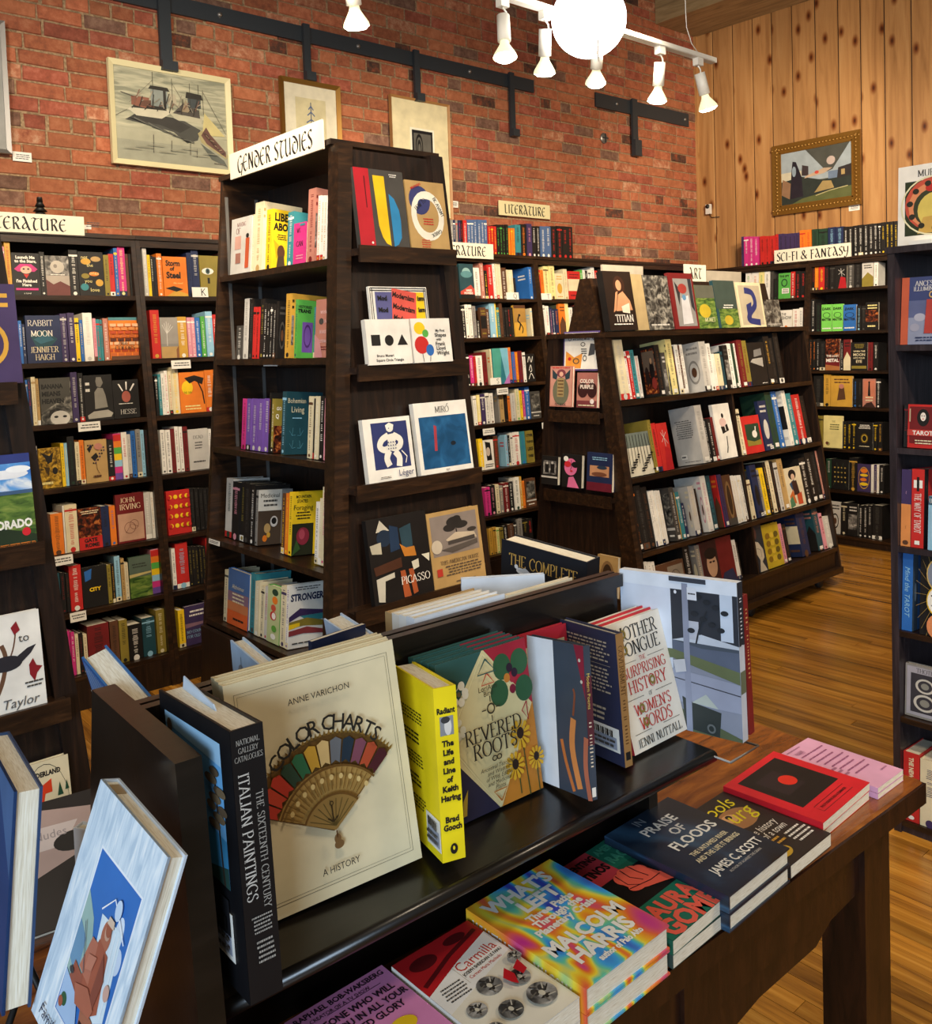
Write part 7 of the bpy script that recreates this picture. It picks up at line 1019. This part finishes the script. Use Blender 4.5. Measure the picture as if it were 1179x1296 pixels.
MB().tube([(1.232, .80, .914), (1.232, 1.02, .914), (1.30, 1.02, .914), (1.315, .80, .914), (1.232, .80, .914)], .002, M_METAL, 6).build('wire_frame', es); MB().tube([(1.20, .99, .914), (1.30, 1.0, .914)], .002, M_METAL, 6).build('wire', es)
# books on the back side of the rack
BK = 'books on the far side of the black rack'
big('book', 'thick blue patterned book behind the rack end panel, pages up', (.452, 1.292, .975, -92.461, -15.8, 12.7, .162, .235, .034), '3a6aa0', [('r', '3464a8', 0, .0, 1, 1)]+[('l', 'b8c8d0', [(.04+.05*i, .5+.02*(i % 3)), (.05+.05*i, .98)], .012) for i in range(19)]+[T('Wa', .12, .74, .1, 'w', 'i', .2)], [('r', '6a8090', 0, 0, 1, 1)], 'R', group=BK)
big('book', 'pale blue book with a faint tree on the far side of the rack', (.612, 1.244, .9205, -99.5, -2.25, 0, .157, .245, .021), 'b4cce4', [('e', '8a9098', .3, .82, .12, .08), ('l', '5a6068', [(.3, .7), (.3, .95)], .01)], [('r', 'c8d8e8', 0, 0, 1, 1)], 'R', group=BK)
big('book', 'white-blue book with small grey lettering behind the rack ridge', (.784, 1.218, .9205, -100.8, -7.5, .3, .157, .25, .031), 'c0d4ec', [T('THE COLLECTED', .45, .9, .035, '4a5058', 'f', .5), ('g', '4a5058', .2, .86, .7, .8, 1)], [('r', 'c0d4ec', 0, 0, 1, 1)], 'R', group=BK)
big('book', 'black book with a white bird and golden capital title', (1.226, 1.331, .935, -82.1, -2.6, 5.87, .201, .272, .043), '14181f', [T('THE COMPLETE', .5, .87, .085, 'c8a050', 'f', .8), T('BIRDS', .5, .72, .10, 'e4e4e0', 'f', .5), ('e', 'd8dce0', .24, .80, .05, .022), ('p', 'c0c8d0', [(.2, .8), (.44, .77), (.3, .83)]), ('e', 'e8ecf0', .19, .825, .022, .016), ('l', 'k', [(.26, .78), (.27, .75)], .006)], [('r', '14181f', 0, 0, 1, 1)], 'R', group=BK)
for i, (c, lb) in enumerate([('e6ecf4', 'white book leaning on the ridge, nearest of the white stack'), ('f0f0ec', 'second white book of the stack behind the ridge'), ('e8e4da', 'third white book of the stack behind the ridge'), ('b89868', 'tan-edged book at the back of the white stack')]):
    big('book', lb, (.822+.003*i, 1.078+.0225*i, .9205, -1, 0, 0, .186, .262-.003*i, .0215), c, [], group=BK)
big('book', 'slim cream book against the ridge, right of the white stack', (1.012, 1.072, .9205, -1, 0, 0, .155, .258, .012), 'e8dcc0', [], group=BK)
big('book', 'white hardback standing askew behind the rack ridge', (1.03, 1.21, .9205, -36, 0, 0, .150, .258, .012), 'dce4ee', [], group=BK)
big('book', 'navy book with a black and white dotted inside, far side of rack', (.655, 1.10, .9215, 6, 0, 0, .10, .262, .008), '1c2440', [('l', 'k', [(.02, .9-.05*j), (.98, .9-.05*j)], .02) for j in range(6)], group=BK, hard=False)
# ---- left foreground books on small easels
fam = [('r', 'linen', 0, 0, 1, 1), ('r', 'e8eef4', .26, .12, .88, .80), ('r', '3470bc', .275, .13, .865, .79), ('e', 'd8e4f0', .74, .60, .05, .07), ('e', 'c8d8ec', .8, .52, .05, .05), ('p', '9ab8b0', [(.275, .62), (.42, .55), (.5, .45), (.5, .2), (.275, .3)]), ('p', 'd8e8f0', [(.5, .6), (.78, .62), (.84, .3), (.6, .2)]), ('p', '6a94b4', [(.275, .5), (.4, .46), (.42, .3), (.275, .34)])]
fam += [('l', 'e8f0f4', [(.56+.05*i, .6), (.6+.05*i, .3)], .012) for i in range(5)]+[('e', 'b06a50', .62, .55, .06, .06), ('p', 'a85c44', [(.56, .52), (.7, .5), (.76, .3), (.6, .22), (.46, .32)]), ('p', 'b87058', [(.48, .5), (.56, .5), (.58, .34), (.42, .36)]), ('p', '9a5440', [(.36, .36), (.5, .34), (.52, .22), (.34, .26)]), ('e', 'c8a088', .63, .57, .035, .03), ('p', 'a8c4e4', [(.29, .3), (.5, .26), (.6, .14), (.3, .14)]), ('p', 'a86a50', [(.56, .28), (.74, .26), (.8, .14), (.62, .14)]), ('e', '2c5a3a', .36, .2, .04, .025), ('e', 'a85a40', .33, .18, .03, .02), ('r', '1c1c24', .6, .2, .74, .215), ('e', 'd0a898', .80, .40, .035, .03)]
fam += [('e', 'a05c44', .64, .585, .035, .028), ('p', 'd8c0a8', [(.6, .6), (.69, .6), (.68, .63), (.61, .63)]), ('p', '8a4c3c', [(.66, .5), (.74, .42), (.7, .28), (.64, .3)]), ('p', 'c07c64', [(.5, .44), (.6, .46), (.58, .4), (.5, .38)]), ('p', 'b06850', [(.44, .3), (.6, .34), (.72, .3), (.7, .26), (.5, .24)]), ('e', '3c3c40', .36, .32, .03, .012), ('l', 'f4f8fa', [(.5, .62), (.62, .70), (.84, .6)], .01), ('l', '4c5460', [(.36, .52), (.5, .36)], .008), ('e', 'c8dcf0', .69, .68, .04, .04)]
fam += [T('Slim Aarons'.replace('Slim Aarons', 'Family &'), .3, .075, .05, '24304c', 'i', .4), T('Friends', .4, .03, .04, '24304c', 'i', .3)]
big('book', 'pale linen photo book with sunbathers picture, propped in front of the rack', (.242, .998, .920, -86.516, 17.6, 7.147, .163, .242, .0205), 'ccd8e4', fam, [], 'L', group='books propped at the left of the table', fc='linen', extra=lambda o, w, h, t: MB().box(.010, .03, .004, t-.004, h-.004, h-.0018, 'a8906c').build('head_band', o) and None)
big('book', 'thick blue-jacketed book cut off at the left edge, standing on end', (.226, 1.167, .932, -94.216, 5.815, .142, .175, .227, .027), '2c4468', [('r', '28487c', 0, 0, 1, 1), ('p', '4a6c9c', [(.5, 1), (1, 1), (1, .6)])], [], 'L', group='books propped at the left of the table', fc='28487c')
for i, (x, y, lb) in enumerate([(.25, .93, 'small dark easel under the linen photo book'), (.20, 1.10, 'small dark easel under the thick blue book at left')]):
    t = thing('book_easel', lb, 'easel', (x, y, TZ), (0, 0, R(-90)), group='small book easels')
    for s in (-.05, .05): MB().tube([(s, -.02, .002), (s, .0, .08), (s*.6, .06, .2)], .004, 'k', 6).tube([(s, .0, .08), (s, -.035, .085)], .004, 'k', 6).build('leg', t)
    MB().tube([(0, .06, .2), (0, .12, .002)], .004, 'k', 6).build('back_leg', t); MB().tube([(-.05, -.02, .002), (.05, -.02, .002)], .004, 'k', 6).build('cross_bar', t)
big('book', 'dark book with a blurred bare back photo, lying behind the easels', (.25, 1.44, .737, -8, 50, 0, .24, .20, .02), '1c1412', [('p', 'b09080', [(0, .85), (.5, .95), (1, .84), (1, .6), (.5, .4), (0, .5)]), ('p', 'd0b8a8', [(.2, .8), (.8, .78), (.7, .6), (.3, .6)]), ('e', '140f0e', .3, .6, .14, .1), ('e', '140f0e', .75, .62, .12, .08), T('Nudes', .62, .72, .07, '9a8880', 's', .4)], group='books propped at the left of the table')
big('book', 'white book with red corner peeking out beside the linen photo book', (.37, 1.26, .727, -60, 0, 0, .10, .235, .018), 'e4e8ec', [('p', 'c02428', [(.4, 1), (1, 1), (1, .6)]), ('p', 'c02428', [(.5, .95), (1, .7), (1, .5)])], group='books propped at the left of the table')
# ---- flat piles along the table edge
def flat(label, pts, ztop, t, cov, front, n=1, side='L', spine=(), gap=0, hard=True, grp='books lying along the table edge', curl=0, pg=None, fc=None, jig=0, labels=None, spc=None):
    """book lying face up; pts = bottom-left corner (x, y), heading in degrees, width, height"""
    x, y, a, w, h = pts
    for i in range(n):
        z = ztop-t*(i+1)-.0008*i; aa = a+(jig*(i % 2)); m = Matrix.Rotation(R(aa), 4, 'Z') @ Matrix.Rotation(-R(90), 4, 'X'); m.translation = (x, y, z+t)
        X = big('book', label if i == 0 else (labels[i-1] if labels else 'lower copy under the '+label), (0, 0, 0, 0, 0, 0, w, h, t), cov, front, spine, side, hard, grp, pg, None, fc=fc, sc=spc)
        X.matrix_world = m
E_ = 'books lying along the table edge'
wl = [T("WHAT'S", .45, .89, .115, 'w', 'B', .74), T('LEFT', .52, .75, .115, 'w', 'B', .50), T('Three Paths', .50, .635, .06, 'w', 'B', .56), T('Through the', .50, .565, .06, 'w', 'B', .56), T('Planetary Crisis', .50, .495, .06, 'w', 'B', .72), T('MALCOLM', .5, .345, .115, 'w', 'B', .84), T('HARRIS', .5, .205, .115, 'w', 'B', .70), T('author of Palo Alto', .56, .10, .05, 'w', 'B', .5)]
TT = .0345
flat('psychedelic rainbow swirl book with bold white capitals', (.804, .735, .5, .174, .222), .795, TT, 'swirl', wl, 2, spine=[T("WHAT'S LEFT", .5, .72, .55, 'w', 'B', .44, -90), T('MALCOLM', .5, .25, .5, 'w', 'B', .3, -90)], labels=['second copy of the rainbow swirl book, underneath'])
la = [('r', 'c23c48', 0, .66, .5, 1), ('r', '141010', 0, 0, 1, .66), ('r', '1c6a54', .5, .72, 1, 1), ('r', '1c6a54', 0, 0, 1, .34), T('INVENTING', .26, .92, .11, '1a1010', 'B', .46), T('LATINOS', .26, .79, .11, '1a1010', 'B', .44), T('AMERICAN', .75, .93, .09, '3f9478', 'B', .44), T('RACISM', .75, .81, .10, '3f9478', 'B', .42), T('LAURA E.', .5, .24, .14, 'e8604c', 'B', .92), T('GOMEZ', .5, .08, .15, 'e8604c', 'B', .9),
    ('e', 'e8604c', .40, .60, .09, .07), ('e', 'e8604c', .48, .625, .08, .065), ('e', 'e8604c', .56, .615, .08, .06), ('e', 'e8604c', .63, .585, .07, .055), ('p', 'e8604c', [(.32, .6), (.5, .64), (.68, .6), (.72, .48), (.84, .41), (.76, .35), (.62, .39), (.46, .43), (.34, .48)]), ('e', 'e8604c', .42, .49, .11, .05), ('l', '3a1414', [(.38, .66), (.36, .54), (.44, .48)], .01), ('l', '3a1414', [(.48, .68), (.46, .58), (.52, .5)], .01), ('l', '3a1414', [(.58, .67), (.58, .58), (.6, .5)], .01), ('l', '3a1414', [(.32, .5), (.56, .46), (.7, .46)], .01)]
flat('black and green book with a raised salmon-red fist', (.986, .737, 2.5, .170, .222), .768, .021, '1c5c48', la, 1, hard=False, spine=[('r', 'c23c48', 0, .66, 1, 1)], labels=None)
flat('thick paperback under the red fist book', (.988, .739, 1, .166, .218), .746, .0205, '3a4a44', [], 1, hard=False)
fd = [T('IN', .40, .93, .075, '8a9098', 's', .14), T('PRAISE', .5, .81, .090, 'w', 'b', .62), T('OF', .56, .685, .085, 'w', 'b', .2), T('FLOODS', .58, .56, .095, 'w', 'b', .68), T('THE UNTAMED RIVER', .56, .42, .045, 'c', 'b', .56), T('AND THE LIFE IT BRINGS', .56, .35, .045, 'c', 'b', .66), T('JAMES C. SCOTT', .56, .21, .075, 'w', 'b', .76), T('AUTHOR OF AGAINST THE GRAIN', .56, .135, .028, 's', 's', .5)]
flat('dark river book with white sans title, upper copy', (1.168-.06, .727, 1.0, .176, .230), .782, .0275, 'river', fd, 2, labels=['lower copy of the dark river book'])
bu = [('r', '2c2420', 0, 0, 1, 1), ('e', 'a8784c', .5, .66, .34, .14), ('e', 'd8a878', .4, .7, .14, .06), ('e', '1c1410', .42, .72, .05, .03), T('ools', .55, .88, .16, 'e8d820', 'i', .7), T('urg', .62, .7, .18, 'e8d820', 'i', .66), T('the history', .5, .44, .08, 'w', 'i', .6), T('of a town', .55, .35, .08, 'w', 'i', .5), ('e', 'c8a030', .2, .14, .16, .07), ('g', 'w', .55, .28, .95, .1, 4), ('g', 'H', .2, .3, .5, .2, 2)]
flat('dark brown book with yellow scrawled title, between river and red books', (1.292, .733, .5, .134, .205), .748, .022, '2c2420', bu, 1, hard=False)
rd = [('r', 'd8202c', 0, 0, 1, 1), ('r', '1a1414', .13, .25, .87, .92), ('r', '2c2024', .25, .45, .6, .8), ('e', 'e83020', .52, .6, .1, .09), ('l', '5a1018', [(.2, .08), (.8, .08), (.8, .18), (.2, .18), (.2, .08)], .006), T('PHOTOGRAPHS AND A FILMMAKER', .5, .13, .05, '5a1018', 'b', .5)]
flat('bright red book with black square and red dot', (1.430, .750, 2.5, .192, .190), .758, .015, 'd8202c', rd, 1, hard=False)
flat('white-edged book under the bright red one', (1.436, .754, 1.5, .184, .186), .742, .0165, 'd8202c', [], 1, hard=False)
pk_ = [('g', 'a87090', .04, .97, .5, .93, 1), ('g', 'a87090', .05, .5, .2, .3, 3)]+[('l', '9a5c80', [(.12+.03*i, .86-.006*i), (.14+.03*i, .9), (.16+.03*i, .85)], .008) for i in range(8)]+[('g', '9a5c80', .1+.02*i, .82-.075*i, .86-.05*(i % 3), .78-.075*i, 1) for i in range(8)]+[('g', 'a87090', .7, .16, .92, .12, 1)]
flat('pink booklet with curly line drawing at the table corner', (1.632, .748, -1, .104, .196), .7475, .0105, 'dca4c4', pk_, 2, hard=False, labels=['second pink booklet underneath at the table corner'])
ca = [('r', 'e4dcc8', 0, 0, 1, 1), ('p', 'b81c20', [(0, 1), (1, 1), (1, .84), (.5, .74), (0, .62)]), ('e', '5a0c10', .25, .88, .16, .06), ('e', '5a0c10', .7, .92, .14, .04), ('l', '5a0c10', [(.05, .7), (.5, .82), (.95, .9)], .05), ('p', 'ece8e0', [(0, .62), (.5, .74), (1, .84), (1, .6), (0, .42)]), ('l', 'b8b0a0', [(.4, .72), (.4, .54)], .005), T('Carmilla', .68, .70, .085, 'c83c30', 's', .52, 5), T('JOSEPH SHERIDAN LE FANU', .68, .63, .032, '2c2824', 'b', .54, 5), T('Carmen Maria Machado', .66, .585, .028, 'c83c30', 's', .44, 5), ('g', 'E', .08, .62, .36, .48, 5)]
for i, (x, y, r_) in enumerate([(.5, .44, .13), (.2, .34, .10), (.78, .36, .11), (.42, .2, .12), (.76, .16, .15), (.14, .14, .09), (.92, .5, .07)]):
    ca += [('e', 'silver', x, y, r_, r_*.62), ('e', '3a3632', x-r_*.3, y+r_*.2, r_*.26, r_*.2), ('e', '3a3632', x+r_*.3, y+r_*.2, r_*.26, r_*.2), ('p', '2c2824', [(x-r_*.4, y-r_*.2), (x, y-r_*.36), (x+r_*.4, y-r_*.2), (x, y-r_*.1)]), ('e', 'c8c0ac', x, y, r_*.2, r_*.16)]+[('l', ('2c2824', 'b8b0a0', '6a645a')[q % 3], [(x+r_*math.cos(q*1.3)*.3, y+r_*.6*math.sin(q*1.3)*.5), (x+r_*math.cos(q*1.3+.4)*.85, y+r_*.55*math.sin(q*1.3+.4))], .014) for q in range(0, 12, 2)]
ca += [('p', 'c01c24', [(.62, .4), (.72, .46), (.74, .38), (.68, .3), (.64, .34)]), ('p', 'c01c24', [(.78, .42), (.9, .46), (.88, .36), (.8, .34)])]
flat('white book with red band and grey monster faces', (.664, .738, .5, .134, .208), .785, .0292, 'd8d4c8', ca, 2, hard=False, labels=['second copy under the monster faces book'])
gl = [T('RAPHAEL BOB-WAKSBERG', .5, .95, .045, '1c1420', 'b', .9), T('CREATOR OF BOJACK HORSEMAN'.replace('BOJACK HORSEMAN', 'A TV SHOW'), .45, .89, .03, '1c1420', 's', .6), ('l', '1c1420', [(.3, .87), (.85, .87)], .006), T('SOMEONE WHO WILL', .48, .81, .055, '1c1420', 'b', .88), T('LOVE YOU IN ALL YOUR', .5, .73, .055, '1c1420', 'b', .96), T('DAMAGED GLORY', .5, .65, .055, '1c1420', 'b', .74), ('e', 'e8c020', .7, .5, .13, .06), ('e', 'e8a0a8', .3, .3, .2, .15)]
flat('pink book with handwritten black title at the bottom of the photo', (.513, .752, .5, .146, .208), .782, .0275, 'd484b4', gl, 2, hard=False, labels=['second copy under the pink handwritten title book'])
# oversized board book on top of the right-hand case
mu = [('r', 'ece6da', 0, 0, 1, 1), ('r', '2c3420', .10, .12, .9, .80), ('e', 'c0503c', .5, .5, .4, .33), ('e', 'd8885c', .5, .48, .35, .29), ('e', '3a3c28', .5, .45, .28, .24), ('e', 'd8c060', .52, .42, .24, .22), ('p', 'c8a050', [(.28, .14), (.8, .14), (.7, .36), (.36, .34)]), ('e', 'b83028', .46, .7, .07, .05), ('o', 'e0d8b0', .5, .48, .46, .37, .95), T('MUCHA'.replace('MUCHA', 'MURALS'), .5, .89, .08, '3a3430', 'f', .7)]+[('e', '2c2a20', .5+.33*math.cos(i*.6), .48+.28*math.sin(i*.6), .045, .035) for i in range(10)]
big('book', 'large white book with a round floral design on the right-side bookcase', (2.885, 1.238, 1.848, -90, 3, 0, .21, .245, .03), 'e8e4dc', mu, side='L')
b = MB().box(0, .1, 0, .05, 0, .012, 'w'); o = b.build('small_stand', label='small pale block under the big floral book on the right-side bookcase', cat='book stand'); o.location = (2.865, 1.19, 1.8475); o.rotation_euler = (0, 0, -math.pi/2); o.location.x = 2.85
bpy.context.view_layer.update()
